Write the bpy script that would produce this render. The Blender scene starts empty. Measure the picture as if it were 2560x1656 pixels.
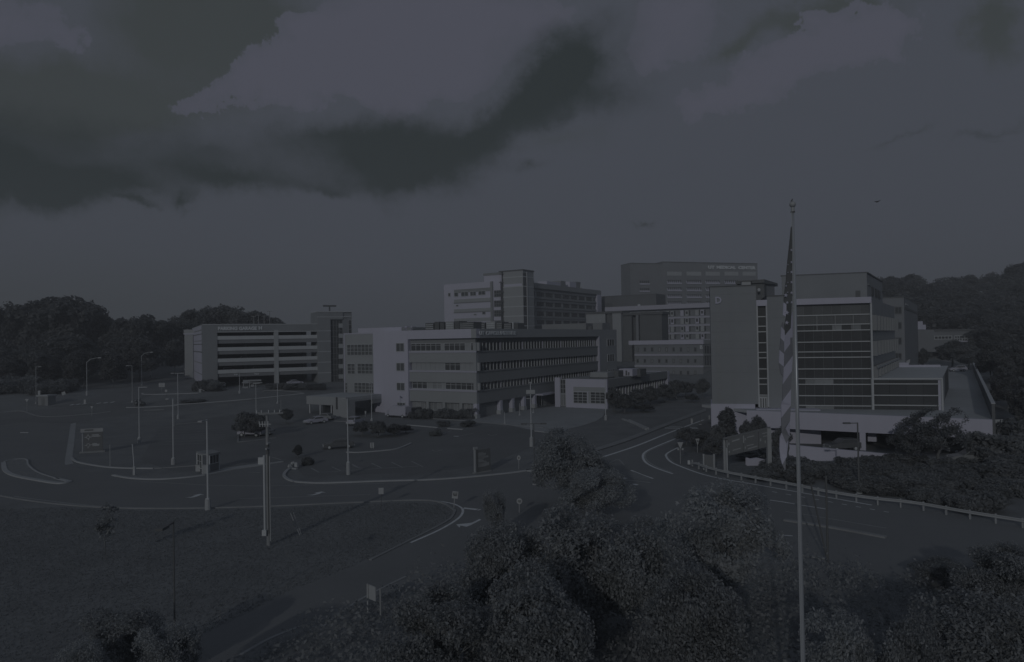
import bpy, math, random
import numpy as np
from mathutils import Vector, Matrix
from mathutils.geometry import tessellate_polygon

sc = bpy.context.scene
COL = sc.collection
RNG = random.Random(7)

# ------------------------------------------------------------------ camera
IW, IH, FPX = 2560.0, 1656.0, 1707.0
EYE = 16.4
ROLL, HORIZON = 0.0175, 849.0
_p = math.atan((HORIZON - IH / 2) / FPX)
_F = Vector((0, math.cos(_p), math.sin(_p)))
_U0 = Vector((0, -math.sin(_p), math.cos(_p)))
_R0 = Vector((1, 0, 0))
_U = _U0 * math.cos(ROLL) + _R0 * math.sin(ROLL)
_R = _R0 * math.cos(ROLL) - _U0 * math.sin(ROLL)
cam_d = bpy.data.cameras.new('camera')
cam_d.sensor_width = 36
cam_d.lens = 36 * FPX / IW
cam_d.clip_end = 6000
cam = bpy.data.objects.new('camera', cam_d)
cam.matrix_world = Matrix(((_R.x, _U.x, -_F.x, 0), (_R.y, _U.y, -_F.y, 0), (_R.z, _U.z, -_F.z, EYE), (0, 0, 0, 1)))
COL.objects.link(cam)
sc.camera = cam

# ------------------------------------------------------------------ light
SUN_EL, SUN_AZ = math.radians(17), math.radians(19)      # light travels to +Y, a little to +X
sun_d = bpy.data.lights.new('sun', 'SUN')
sun_d.energy = 3.0
sun_d.angle = math.radians(0.6)
sun_d.color = (1.0, 0.97, 0.95)
sun = bpy.data.objects.new('sun', sun_d)
_travel = Vector((math.sin(SUN_AZ) * math.cos(SUN_EL), math.cos(SUN_AZ) * math.cos(SUN_EL), -math.sin(SUN_EL)))
sun.rotation_euler = _travel.to_track_quat('-Z', 'Y').to_euler()
sun.location = (-30, -60, 60)
COL.objects.link(sun)

world = bpy.data.worlds.new('World')
sc.world = world
world.use_nodes = True
_nt = world.node_tree
for n in list(_nt.nodes):
    _nt.nodes.remove(n)
_N = _nt.nodes.new
_L = _nt.links.new


def wm(op, a, b=None, c=None, clamp=False):
    n = _N('ShaderNodeMath'); n.operation = op; n.use_clamp = clamp
    for i, v in enumerate((a, b, c)):
        if v is None:
            continue
        if isinstance(v, (int, float)):
            n.inputs[i].default_value = v
        else:
            _L(v, n.inputs[i])
    return n.outputs[0]


def wnoise(vec, scale, detail, rough=0.55, off=(0, 0, 0), sz=1.0):
    m = _N('ShaderNodeMapping'); _L(vec, m.inputs[0])
    m.inputs['Location'].default_value = off
    m.inputs['Scale'].default_value = (1, 1, sz)
    n = _N('ShaderNodeTexNoise'); _L(m.outputs[0], n.inputs['Vector'])
    n.inputs['Scale'].default_value = scale
    n.inputs['Detail'].default_value = detail
    n.inputs['Roughness'].default_value = rough
    return n.outputs[0]


def wstep(v, a, b):
    n = _N('ShaderNodeMapRange'); n.interpolation_type = 'SMOOTHSTEP'
    _L(v, n.inputs[0])
    n.inputs[1].default_value = a; n.inputs[2].default_value = b
    return n.outputs[0]


def wmix(f, a, b):
    n = _N('ShaderNodeMix'); n.data_type = 'RGBA'
    if isinstance(f, (int, float)):
        n.inputs[0].default_value = f
    else:
        _L(f, n.inputs[0])
    for i, v in ((6, a), (7, b)):
        if isinstance(v, tuple):
            n.inputs[i].default_value = (*v, 1)
        else:
            _L(v, n.inputs[i])
    return n.outputs[2]


_tc = _N('ShaderNodeTexCoord')
_dir = _tc.outputs['Generated']
_sx = _N('ShaderNodeSeparateXYZ'); _L(_dir, _sx.inputs[0])
_az = wm('ARCTAN2', _sx.outputs[0], _sx.outputs[1])
_el = wm('ARCSINE', _sx.outputs[2])
_n1 = wm('SUBTRACT', wnoise(_dir, 8, 7, 0.66), 0.5)
_n2 = wm('SUBTRACT', wnoise(_dir, 8, 7, 0.66, (3.7, 1.2, 5.1)), 0.5)
_azw = wm('ADD', _az, wm('MULTIPLY', _n1, 0.16))
_elw = wm('ADD', _el, wm('MULTIPLY', _n2, 0.16))


def blobs(items, a, e):
    """sum of soft blobs placed by direction (pixels of the 2381-wide view: x, y, rx, ry, strength, tilt)"""
    cv = _N('ShaderNodeCombineXYZ'); _L(a, cv.inputs[0]); _L(e, cv.inputs[1])
    tot = None
    for it in items:
        x, y, rx, ry, amp = it[:5]
        tilt = math.radians(it[5]) if len(it) > 5 else 0.0
        X, Y = x * IW / 2381, y * IW / 2381
        a0 = math.atan((X - 1280) / FPX)
        e0 = math.atan((HORIZON - ROLL * (X - 1280) - Y) / FPX * math.cos(a0))
        sx, sy = 2.15 * rx * IW / 2381 / FPX * math.cos(a0) ** 2, 2.15 * ry * IW / 2381 / FPX * math.cos(a0)
        mp = _N('ShaderNodeMapping'); mp.vector_type = 'TEXTURE'
        mp.inputs['Location'].default_value = (a0, e0, 0)
        mp.inputs['Rotation'].default_value = (0, 0, tilt)
        mp.inputs['Scale'].default_value = (sx, sy, 1)
        _L(cv.outputs[0], mp.inputs[0])
        g = _N('ShaderNodeTexGradient'); g.gradient_type = 'QUADRATIC_SPHERE'; _L(mp.outputs[0], g.inputs[0])
        tot = wm('MULTIPLY_ADD', g.outputs['Fac'], amp * 1.25, tot if tot is not None else 0.0)
    return tot


_fine = wm('SUBTRACT', wnoise(_dir, 3.2, 6, 0.6, (1.3, 8.0, 2.0), 1.6), 0.5)
_fine2 = wm('SUBTRACT', wnoise(_dir, 11, 7, 0.62, (4.3, 2.0, 7.0), 1.4), 0.5)
# sunlit cumulus
_bright = blobs([(985, 5, 140, 120, 1.0), (860, 95, 120, 75, .9), (745, 110, 80, 55, .8), (690, 165, 110, 55, .9), (590, 225, 105, 34, .75, 18), (490, 258, 80, 20, .38, 12),
                 (860, 210, 220, 48, .95), (1050, 150, 120, 90, .8), (1100, 30, 110, 90, .7), (1290, 10, 170, 55, .7), (1620, 25, 110, 75, .8), (1560, 120, 110, 55, .55),
                 (1850, 145, 120, 60, .95, 15), (1740, 195, 110, 45, .8, 20), (1970, 115, 110, 55, .85, 15), (2070, 75, 80, 55, .8), (2140, 15, 55, 60, .7), (1650, 225, 100, 36, .55),
                 (40, 55, 170, 75, .55), (190, 110, 70, 36, .45, -30), (-220, 20, 300, 140, .7), (2800, -60, 260, 140, .8), (1000, -260, 300, 130, .8), (2100, -280, 300, 120, .7), (300, -300, 200, 100, .6)], _azw, _elw)
_bsum = wm('ADD', _bright, wm('MULTIPLY', _fine2, 0.75))
_bm = wstep(_bsum, 0.43, 0.55)
# shaded cloud bases
_az2 = wm('ADD', _az, wm('MULTIPLY', _n2, 0.15))
_el2 = wm('ADD', _el, wm('MULTIPLY', _n1, 0.10))
_dark = blobs([(30, 425, 230, 48, 1.05), (30, 360, 260, 80, .5), (-250, 390, 300, 100, .9), (280, 440, 180, 34, .6), (560, 410, 240, 34, .75), (480, 345, 260, 55, .45), (150, 300, 250, 80, .35),
               (900, 345, 190, 65, .85), (985, 410, 120, 48, .85), (760, 305, 220, 40, .35), (1120, 310, 120, 55, .6, 25), (1250, 215, 140, 55, .8, 35), (1360, 140, 120, 60, .75, 30), (1440, 200, 110, 55, .35), (1300, 275, 150, 35, .3, 20),
               (1240, 385, 40, 13, .5), (300, 482, 45, 8, .5), (415, 470, 34, 14, .6, 35), (775, 435, 40, 16, .35), (1485, 503, 12, 7, .6, 25), (2320, 300, 150, 13, .45, 14), (2080, 338, 90, 9, .35, 10), (2340, 315, 50, 8, .35),
               (2900, 300, 200, 60, .6)], _az2, _el2)
_dsum = wm('ADD', _dark, wm('MULTIPLY', wm('ADD', _fine2, _fine), 0.52))
_dm = wm('MULTIPLY', wstep(_dsum, 0.05, 1.0), 0.97)
# clear sky and thin high veil
sky = _N('ShaderNodeTexSky'); sky.sky_type = 'NISHITA'; sky.sun_disc = False
sky.sun_elevation = SUN_EL; sky.sun_rotation = SUN_AZ + math.pi
sky.altitude = 270; sky.air_density = 1.0; sky.dust_density = 1.5; sky.ozone_density = 1.0
_hs = _N('ShaderNodeHueSaturation'); _hs.inputs['Saturation'].default_value = 0.22; _hs.inputs['Value'].default_value = 1.0
_L(sky.outputs[0], _hs.inputs['Color'])
K = 1 / 0.0125
SKY_BRIGHT = (.0725 * K, .0755 * K, .0985 * K)
SKY_VEIL = (.0600 * K, .0665 * K, .0835 * K)
SKY_CLEAR = (.0430 * K, .0505 * K, .0530 * K)
SKY_DARK = (.0225 * K, .0285 * K, .0300 * K)
_clear = blobs([(520, 70, 250, 100, 1.1), (250, 230, 260, 80, .75), (120, 250, 160, 90, .5), (1950, 20, 190, 42, 1.0), (2350, 60, 90, 80, .8), (1720, 110, 80, 30, .5, 20), (1300, 330, 200, 60, .3),
                (-300, 200, 300, 300, .7), (2900, 200, 300, 200, .6), (-700, 500, 900, 300, .5)], _az2, _el2)
_cm = wstep(wm('ADD', _clear, wm('MULTIPLY', wm('ADD', _fine2, _fine), 0.35)), 0.15, 0.75)
_right = wstep(wm('ADD', _az, wm('MULTIPLY', _fine, 0.25)), -0.10, -0.62)
_low2 = wstep(_el, 0.15, 0.0)
_cm = wm('ADD', _cm, wm('MULTIPLY', wm('MULTIPLY_ADD', _right, 0.75, 0.22), wm('MULTIPLY_ADD', _low2, 0.8, 0.15)), clamp=True)
_base = wmix(0.12, SKY_CLEAR, _hs.outputs[0])
_base = wmix(_cm, SKY_VEIL, _base)
_lit = wmix(wm('MULTIPLY', wstep(_bsum, 1.0, 0.45), 0.45), SKY_BRIGHT, SKY_VEIL)
_col = wmix(_bm, _base, _lit)
_col = wmix(_dm, _col, SKY_DARK)
_bg = _N('ShaderNodeBackground'); _L(_col, _bg.inputs[0]); _bg.inputs[1].default_value = 0.1
_out = _N('ShaderNodeOutputWorld'); _L(_bg.outputs[0], _out.inputs[0])

sc.view_settings.view_transform = 'Standard'
sc.view_settings.look = 'None'
sc.view_settings.gamma = 1.0
sc.view_settings.exposure = -3.0
sc.render.engine = 'CYCLES'
sc.cycles.max_bounces = 6
sc.cycles.diffuse_bounces = 4
sc.cycles.glossy_bounces = 2
sc.cycles.transmission_bounces = 3
sc.cycles.use_denoising = True

# ------------------------------------------------------------------ pixels to places


def ray(px, py):
    return _F + _R * ((px - IW / 2) / FPX) + _U * ((IH / 2 - py) / FPX)


def crop(ox, oy, s):
    return lambda x, y: (ox + x / s, oy + y / s)


A1, A2, A3, A4 = crop(0, 700, 4.529), crop(440, 740, 4.529), crop(840, 640, 4.529), crop(1080, 640, 4.529)
A5, A6, A7 = crop(1480, 620, 4.529), crop(1740, 640, 4.529), crop(2040, 640, 4.529)
B1, B2, B3 = crop(0, 960, 4.529), crop(440, 960, 4.529), crop(840, 940, 4.529)
B4, B5, B6 = crop(1240, 940, 4.529), crop(1660, 960, 4.529), crop(2040, 960, 4.529)
C1, C2, C3, C4 = crop(0, 1200, 3.377), crop(600, 1200, 3.377), crop(1200, 1200, 3.377), crop(1860, 1200, 3.377)


def ss(a, b, x):
    t = min(1, max(0, (x - a) / (b - a)))
    return t * t * (3 - 2 * t)


def hgt(x, y):
    z = 4.0 * ss(143, 200, y) * ss(-15, -50, x)
    z += 9.0 * ss(205, 330, y) * ss(-20, -110, x)
    z += 7.0 * ss(215, 300, y) * ss(-90, -20, x)
    s = (x - 63) * .846 - (y - 90) * .533
    z += 4.2 * ss(112, 180, y) * ss(62, 84, x)
    z += 30.0 * ss(6, 95, s) * ss(95, 200, y)
    z += 26.0 * ss(270, 420, y) * ss(70, 150, x)
    return z


def G(px, py):
    d = ray(px, py)
    t, step = 5.0, 4.0
    while t < 900:
        p = d * t
        if EYE + p.z <= hgt(p.x, p.y):
            lo, hi = t - step, t
            for _ in range(24):
                m = (lo + hi) / 2
                q = d * m
                if EYE + q.z <= hgt(q.x, q.y):
                    hi = m
                else:
                    lo = m
            q = d * hi
            return Vector((q.x, q.y, hgt(q.x, q.y)))
        t += step
    q = d * t
    return Vector((q.x, q.y, hgt(q.x, q.y)))


def DP(px, py, depth):
    d = ray(px, py)
    d = d * (depth / d.y)
    return Vector((d.x, d.y, EYE + d.z))


def along(P, dv, px):
    """the point on the horizontal line P + t dv that shows at column px (near eye level)"""
    r = ray(px, HORIZON - ROLL * (px - 1280))
    det = dv[0] * -r.y + r.x * dv[1]
    t = (-P[0] * -r.y + P[1] * -r.x) / det
    return Vector((P[0] + dv[0] * t, P[1] + dv[1] * t))


# ------------------------------------------------------------------ materials
MATS = {}


def mat(name, rgb, rough=0.8, spec=0.3, var=0.12, scale=0.6, bump=0.0, bscale=30, metal=0.0, streak=0.0, objvar=0.0, fine=0.0, fscale=6.0):
    m = bpy.data.materials.new(name); m.use_nodes = True
    nt = m.node_tree; b = nt.nodes['Principled BSDF']
    b.inputs['Roughness'].default_value = rough
    b.inputs['Specular IOR Level'].default_value = spec
    b.inputs['Metallic'].default_value = metal
    geo = nt.nodes.new('ShaderNodeNewGeometry')
    fac = None

    def noise(sc_, det, stretch=None):
        n = nt.nodes.new('ShaderNodeTexNoise'); n.inputs['Scale'].default_value = sc_; n.inputs['Detail'].default_value = det
        v = geo.outputs['Position']
        if stretch:
            mp = nt.nodes.new('ShaderNodeMapping'); mp.inputs['Scale'].default_value = stretch
            nt.links.new(v, mp.inputs[0]); v = mp.outputs[0]
        nt.links.new(v, n.inputs['Vector'])
        return n.outputs[0]

    def mth(op, a, b_):
        n = nt.nodes.new('ShaderNodeMath'); n.operation = op
        for i, v in enumerate((a, b_)):
            if isinstance(v, (int, float)):
                n.inputs[i].default_value = v
            else:
                nt.links.new(v, n.inputs[i])
        return n.outputs[0]
    val = mth('ADD', mth('MULTIPLY', mth('SUBTRACT', noise(scale, 5), 0.5), var * 2.4), 1.0)
    if streak:
        val = mth('ADD', val, mth('MULTIPLY', mth('SUBTRACT', noise(1.2, 4, (1, 1, .08)), 0.5), streak * 2.4))
    if fine:
        val = mth('ADD', val, mth('MULTIPLY', mth('SUBTRACT', noise(fscale, 6), 0.5), fine * 2.4))
    if objvar:
        oi = nt.nodes.new('ShaderNodeObjectInfo')
        val = mth('ADD', val, mth('MULTIPLY', mth('SUBTRACT', oi.outputs['Random'], 0.5), objvar * 2))
    mx = nt.nodes.new('ShaderNodeVectorMath'); mx.operation = 'SCALE'
    mx.inputs[0].default_value = rgb
    nt.links.new(val, mx.inputs['Scale'])
    nt.links.new(mx.outputs[0], b.inputs['Base Color'])
    if bump:
        bp = nt.nodes.new('ShaderNodeBump'); bp.inputs['Strength'].default_value = bump
        nt.links.new(noise(bscale, 4), bp.inputs['Height']); nt.links.new(bp.outputs[0], b.inputs['Normal'])
    MATS[name] = m
    return m


def leaf_mat(name, rgb, var=0.5, trans=0.35):
    m = bpy.data.materials.new(name); m.use_nodes = True
    nt = m.node_tree; nt.nodes.clear()
    out = nt.nodes.new('ShaderNodeOutputMaterial')
    dif = nt.nodes.new('ShaderNodeBsdfPrincipled'); dif.inputs['Roughness'].default_value = 0.55; dif.inputs['Specular IOR Level'].default_value = 0.35
    tr = nt.nodes.new('ShaderNodeBsdfTranslucent')
    mix = nt.nodes.new('ShaderNodeMixShader'); mix.inputs[0].default_value = trans
    geo = nt.nodes.new('ShaderNodeNewGeometry'); oi = nt.nodes.new('ShaderNodeObjectInfo')
    def mth(op, a, b_):
        n = nt.nodes.new('ShaderNodeMath'); n.operation = op
        for i, v in enumerate((a, b_)):
            if isinstance(v, (int, float)):
                n.inputs[i].default_value = v
            else:
                nt.links.new(v, n.inputs[i])
        return n.outputs[0]
    v = mth('ADD', mth('MULTIPLY', mth('SUBTRACT', geo.outputs['Random Per Island'], .5), var * 2), 1.0)
    v = mth('ADD', v, mth('MULTIPLY', mth('SUBTRACT', oi.outputs['Random'], .5), 0.35))
    mx = nt.nodes.new('ShaderNodeVectorMath'); mx.operation = 'SCALE'; mx.inputs[0].default_value = rgb
    nt.links.new(v, mx.inputs['Scale'])
    nt.links.new(mx.outputs[0], dif.inputs['Base Color']); nt.links.new(mx.outputs[0], tr.inputs['Color'])
    nt.links.new(dif.outputs[0], mix.inputs[1]); nt.links.new(tr.outputs[0], mix.inputs[2]); nt.links.new(mix.outputs[0], out.inputs[0])
    MATS[name] = m
    return m


def tint(v, c=0.0):
    """grey of value v, cooled as everything in this picture is"""
    return (v * (0.93 - c), v, v * (1.04 + c))


mat('grass', tint(.245), .95, .1, .22, .22, .5, 4, fine=.16, fscale=2.5)
mat('asphalt', tint(.225), .8, .3, .10, .15, .15, 40, fine=.07, fscale=5)
mat('asphalt_old', tint(.205), .85, .25, .16, .12, .2, 30, fine=.08, fscale=3)
mat('marking', tint(.72), .7, .3, .2, 1.5)
mat('marking_faint', tint(.37), .8, .2, .2, .8)
mat('kerb', tint(.46), .85, .2, .15, .8)
mat('kerb_dim', tint(.32), .85, .2, .2, .6)
mat('paving', tint(.40), .85, .2, .13, .25, fine=.1, fscale=1.2)
mat('gravel', tint(.27), .95, .1, .25, 2.0, .6, 12, fine=.2, fscale=8)
mat('white_wall', (.57, .585, .69), .75, .25, .05, .15, streak=.03)
mat('white_trim', (.50, .515, .60), .7, .3, .06, .4)
mat('grey_panel', tint(.40, .0), .75, .3, .05, .2, streak=.03)
mat('grey_dark_panel', tint(.30), .75, .3, .06, .2, streak=.03)
mat('brick', (.30, .325, .345), .85, .2, .08, .25, .2, 20, streak=.04)
mat('brick_mid', (.265, .285, .305), .85, .2, .10, .25, .2, 20, streak=.04)
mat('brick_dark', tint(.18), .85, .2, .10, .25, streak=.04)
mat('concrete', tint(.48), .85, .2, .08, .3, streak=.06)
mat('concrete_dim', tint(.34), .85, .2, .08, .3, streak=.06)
mat('glass', tint(.11), .12, .5, .10, .5, objvar=.16)
mat('glass_dark', tint(.10), .10, .5, .10, .4, objvar=.10)
mat('glass_tint', tint(.16), .12, .5, .12, .25, objvar=.14)
mat('blind', tint(.33), .8, .2, .10, .5, objvar=.2)
mat('frame', tint(.55), .5, .4, .05, .5)
mat('frame_dim', tint(.29), .5, .4, .05, .5)
mat('interior', tint(.15), .95, .1, .15, .3)
mat('roofing', tint(.33), .9, .1, .15, .3)
mat('metal_light', tint(.62), .5, .4, .10, .8)
mat('metal_mid', tint(.42), .5, .5, .12, .8)
mat('metal_dark', tint(.15), .5, .4, .10, .8)
mat('pole_steel', (.46, .50, .54), .35, .5, .10, 1.5, metal=.3)
mat('wood', tint(.33), .9, .1, .2, .8, streak=.1)
mat('sign_dark', tint(.17), .5, .4, .06, .5)
mat('sign_panel', tint(.21), .5, .4, .06, .5)
mat('sign_white', tint(.46), .5, .3, .06, .5)
mat('lettering', tint(.80), .6, .3, .03, .5)
mat('flag_white', (.55, .565, .68), .8, .1, .05, 2)
mat('flag_red', (.285, .30, .335), .8, .1, .05, 2)
mat('flag_blue', tint(.165), .8, .1, .05, 2)
mat('paint_white', (.52, .535, .62), .3, .5, .03, .5)
mat('paint_grey', tint(.30), .3, .5, .03, .5)
mat('paint_dark', tint(.15), .25, .5, .03, .5)
mat('rubber', tint(.12), .9, .1, .05, .5)
mat('lamp_glass', tint(.55), .2, .5, .02, .5)
mat('bark', tint(.20), .95, .1, .25, 3, .5, 8)
mat('bark_light', tint(.28), .95, .1, .25, 3, .5, 8)
mat('membrane', tint(.62), .85, .2, .10, .3)
mat('mulch', tint(.2), .95, .1, .3, 1.5, .5, 8)
leaf_mat('leaf_near', tint(.43), .34, .58)
leaf_mat('leaf_mid', tint(.27), .25, .52)
leaf_mat('leaf_far', tint(.21), .25, .5)
leaf_mat('leaf_hedge', tint(.32), .2, .55)
leaf_mat('leaf_under', tint(.36), .2, .55)
leaf_mat('leaf_pale', tint(.42), .4, .25)

# ------------------------------------------------------------------ meshes and objects


def mesh_pd(name, v, f, m=None, smooth=False):
    me = bpy.data.meshes.new(name)
    me.from_pydata([tuple(p) for p in v], [], f)
    if m:
        me.materials.append(MATS[m])
    if smooth:
        for p in me.polygons:
            p.use_smooth = True
    me.update()
    return me


def link(name, me, parent=None, loc=(0, 0, 0), rz=0.0, scale=None):
    o = bpy.data.objects.new(name, me)
    o.location = loc
    o.rotation_euler = (0, 0, rz)
    if scale:
        o.scale = scale
    if parent:
        o.parent = parent
    COL.objects.link(o)
    return o


def tag(o, label, cat, group=None):
    o['label'] = label; o['category'] = cat
    if group:
        o['group'] = group
    return o


def thing(name, label, cat, loc=(0, 0, 0), group=None, rz=0.0):
    o = bpy.data.objects.new(name, None)
    o.empty_display_size = 0.5
    o.location = loc; o.rotation_euler = (0, 0, rz)
    COL.objects.link(o)
    return tag(o, label, cat, group)


def struct(o):
    o['kind'] = 'structure'
    return o


def copy_tree(o, parent=None):
    c = o.copy(); COL.objects.link(c)
    c.parent = parent
    for ch in o.children:
        copy_tree(ch, c)
    return c


_CUBE_V = [(x, y, z) for x in (-.5, .5) for y in (-.5, .5) for z in (-.5, .5)]
_CUBE_F = [(0, 1, 3, 2), (4, 6, 7, 5), (0, 4, 5, 1), (2, 3, 7, 6), (0, 2, 6, 4), (1, 5, 7, 3)]
_cubes = {}


def cube(m):
    if m not in _cubes:
        _cubes[m] = mesh_pd('box_' + m, _CUBE_V, _CUBE_F, m)
    return _cubes[m]


def wloc(parent):
    v = Vector((0, 0, 0))
    while parent is not None:
        v += parent.location
        parent = parent.parent
    return v


def box(name, m, c, size, parent=None, rz=0.0):
    """box centred at world point c; sub-parts sit under plain (unscaled) parents or are re-based below"""
    return link(name, cube(m), parent, Vector(c) - wloc(parent), rz, size)


class MB:
    """collects shapes into one mesh"""

    def __init__(s):
        s.v, s.f = [], []

    def box(s, c, size, rz=0.0, taper=1.0):
        n = len(s.v); ca, sa = math.cos(rz), math.sin(rz)
        for x, y, z in _CUBE_V:
            k = taper if z > 0 else 1.0
            X, Y = x * size[0] * k, y * size[1] * k
            s.v.append((c[0] + X * ca - Y * sa, c[1] + X * sa + Y * ca, c[2] + z * size[2]))
        s.f += [tuple(i + n for i in q) for q in _CUBE_F]
        return s

    def tube(s, pts, rad, seg=8, cap=True):
        pts = [Vector(p) for p in pts]
        if isinstance(rad, (int, float)):
            rad = [rad] * len(pts)
        base = len(s.v)
        up = Vector((0, 0, 1))
        for i, p in enumerate(pts):
            t = (pts[min(i + 1, len(pts) - 1)] - pts[max(i - 1, 0)]).normalized()
            a = t.cross(up)
            if a.length < 1e-3:
                a = t.cross(Vector((0, 1, 0)))
            a.normalize(); b = t.cross(a)
            for k in range(seg):
                w = 2 * math.pi * k / seg
                s.v.append(tuple(p + (a * math.cos(w) + b * math.sin(w)) * rad[i]))
        for i in range(len(pts) - 1):
            for k in range(seg):
                q = base + i * seg
                s.f.append((q + k, q + (k + 1) % seg, q + seg + (k + 1) % seg, q + seg + k))
        if cap:
            s.f.append(tuple(base + k for k in range(seg))[::-1])
            e = base + (len(pts) - 1) * seg
            s.f.append(tuple(e + k for k in range(seg)))
        return s

    def prism(s, poly, z0, z1):
        """vertical prism over a 2D polygon"""
        n = len(s.v); k = len(poly)
        s.v += [(p[0], p[1], z0) for p in poly] + [(p[0], p[1], z1) for p in poly]
        for i in range(k):
            j = (i + 1) % k
            s.f.append((n + i, n + j, n + k + j, n + k + i))
        for t in tessellate_polygon([[Vector((p[0], p[1], 0)) for p in poly]]):
            s.f.append((n + t[0] + k, n + t[1] + k, n + t[2] + k))
            s.f.append((n + t[2], n + t[1], n + t[0]))
        return s

    def poly(s, pts):
        n = len(s.v)
        s.v += [tuple(p) for p in pts]
        s.f.append(tuple(range(n, n + len(pts))))
        return s

    def shift(s, off):
        s.v = [(p[0] - off[0], p[1] - off[1], p[2] - off[2]) for p in s.v]
        return s

    def mesh(s, name, m, smooth=False):
        return mesh_pd(name, s.v, s.f, m, smooth)

    def build(s, name, m, parent=None, smooth=False):
        if parent is not None:
            s.shift(wloc(parent))
        return link(name, s.mesh(name, m, smooth), parent)


def fix_normals(me):
    import bmesh
    b = bmesh.new(); b.from_mesh(me); bmesh.ops.recalc_face_normals(b, faces=b.faces); b.to_mesh(me); b.free()


class Fac:
    """a vertical facade from A to B (left to right seen from outside)"""

    def __init__(s, A, B):
        s.A, s.B = Vector((A[0], A[1])), Vector((B[0], B[1]))
        s.len = (s.B - s.A).length
        s.u = (s.B - s.A).normalized()
        s.n = Vector((s.u.y, -s.u.x))
        s.rz = math.atan2(s.u.y, s.u.x)

    def off(s, d):
        return Fac(s.A + s.n * d, s.B + s.n * d)

    def uz(s, p):
        d = ray(*p)
        t = s.A.dot(s.n) / (d.x * s.n.x + d.y * s.n.y)
        q = Vector((d.x, d.y)) * t
        return (q - s.A).dot(s.u), EYE + d.z * t

    def z(s, p):
        return s.uz(p)[1]

    def at(s, u, z, d=0.0):
        q = s.A + s.u * u + s.n * d
        return Vector((q.x, q.y, z))

    def box(s, name, m, u0, u1, z0, z1, d0, d1, parent):
        if z1 < z0: z0, z1 = z1, z0
        if u1 < u0: u0, u1 = u1, u0
        return box(name, m, s.at((u0 + u1) / 2, (z0 + z1) / 2, (d0 + d1) / 2), (u1 - u0, abs(d1 - d0), z1 - z0), parent, s.rz)

    def pbox(s, name, m, p, q, d0, d1, parent):
        u0, z1 = s.uz(p); u1, z0 = s.uz(q)
        return s.box(name, m, u0, u1, z0, z1, d0, d1, parent)

    def window(s, u0, u1, z0, z1, cols, rows, parent, glass='glass', frame='frame', d=0.0, t=0.10, name='window', proud=0.12, panes=None):
        """a framed window: the frame is the part, each pane a sub-part"""
        if u1 < u0: u0, u1 = u1, u0
        mb = MB()
        def bar(a, b, c, e):
            q = s.at((a + b) / 2, (c + e) / 2, d + proud / 2); mb.box(q, (b - a, proud, e - c), s.rz)
        h = t / 2
        bar(u0 - h, u1 + h, z0 - h, z0 + h); bar(u0 - h, u1 + h, z1 - h, z1 + h)
        us = [u0 + (u1 - u0) * i / cols for i in range(cols + 1)]
        zs = [z0 + (z1 - z0) * i / rows for i in range(rows + 1)]
        for a in us:
            bar(a - h * .8, a + h * .8, z0 + h, z1 - h)
        for i in range(1, rows):
            for j in range(cols):
                bar(us[j] + h * .8, us[j + 1] - h * .8, zs[i] - h * .7, zs[i] + h * .7)
        f = mb.build(name, frame, parent)
        for i in range(rows):
            for j in range(cols):
                gm = glass if panes is None else panes[(i * cols + j) % len(panes)]
                s.box('pane', gm, us[j] + h * .8, us[j + 1] - h * .8, zs[i] + h, zs[i + 1] - h, d + .005, d + proud * .4, f)
        return f

    def pwindow(s, p, q, cols, rows, parent, **k):
        u0, z1 = s.uz(p); u1, z0 = s.uz(q)
        return s.window(u0, u1, z0, z1, cols, rows, parent, **k)

    def text(s, name, body, p, q, m, parent, d=0.0, ext=0.12, bold=0.0):
        u0, z1 = s.uz(p); u1, z0 = s.uz(q)
        cu = bpy.data.curves.new('txt', 'FONT'); cu.body = body; cu.extrude = 0.05; cu.offset = bold
        cu.resolution_u = 2
        o = bpy.data.objects.new('txt', cu); COL.objects.link(o)
        bpy.context.view_layer.update()
        me = bpy.data.meshes.new_from_object(o.evaluated_get(bpy.context.evaluated_depsgraph_get()))
        bpy.data.objects.remove(o); bpy.data.curves.remove(cu)
        co = np.array([v.co for v in me.vertices])
        mn, mx = co.min(0), co.max(0)
        out = []
        for c in co:
            a = (c - mn) / np.maximum(mx - mn, 1e-6)
            out.append(s.at(u0 + (u1 - u0) * a[0], z0 + (z1 - z0) * a[1], d + ext * a[2]) - wloc(parent))
        for v, c in zip(me.vertices, out):
            v.co = c
        me.materials.clear(); me.materials.append(MATS[m])
        return link(name, me, parent)


def ground_poly(name, px, m, z, world_pts=None):
    pts = world_pts or [G(*p) for p in px]
    pts = [Vector((p.x, p.y, 0)) for p in pts]
    tr = tessellate_polygon([pts])
    me = mesh_pd(name, [(p.x, p.y, z + hgt(p.x, p.y)) for p in pts], [tuple(t) for t in tr], m)
    fix_up(me)
    return struct(link(name, me))


def fix_up(me):
    import bmesh
    b = bmesh.new(); b.from_mesh(me)
    for f in b.faces:
        if f.normal.z < 0:
            f.normal_flip()
    b.to_mesh(me); b.free()


def smooth_line(pts, n=8):
    """Catmull-Rom through 2D/3D points"""
    out = []
    P = [pts[0]] + list(pts) + [pts[-1]]
    for i in range(1, len(P) - 2):
        a, b, c, d = P[i - 1], P[i], P[i + 1], P[i + 2]
        for k in range(n):
            t = k / n
            out.append(tuple(0.5 * ((2 * b[j]) + (-a[j] + c[j]) * t + (2 * a[j] - 5 * b[j] + 4 * c[j] - d[j]) * t * t + (-a[j] + 3 * b[j] - 3 * c[j] + d[j]) * t ** 3) for j in range(len(b))))
    out.append(tuple(pts[-1]))
    return out


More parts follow.
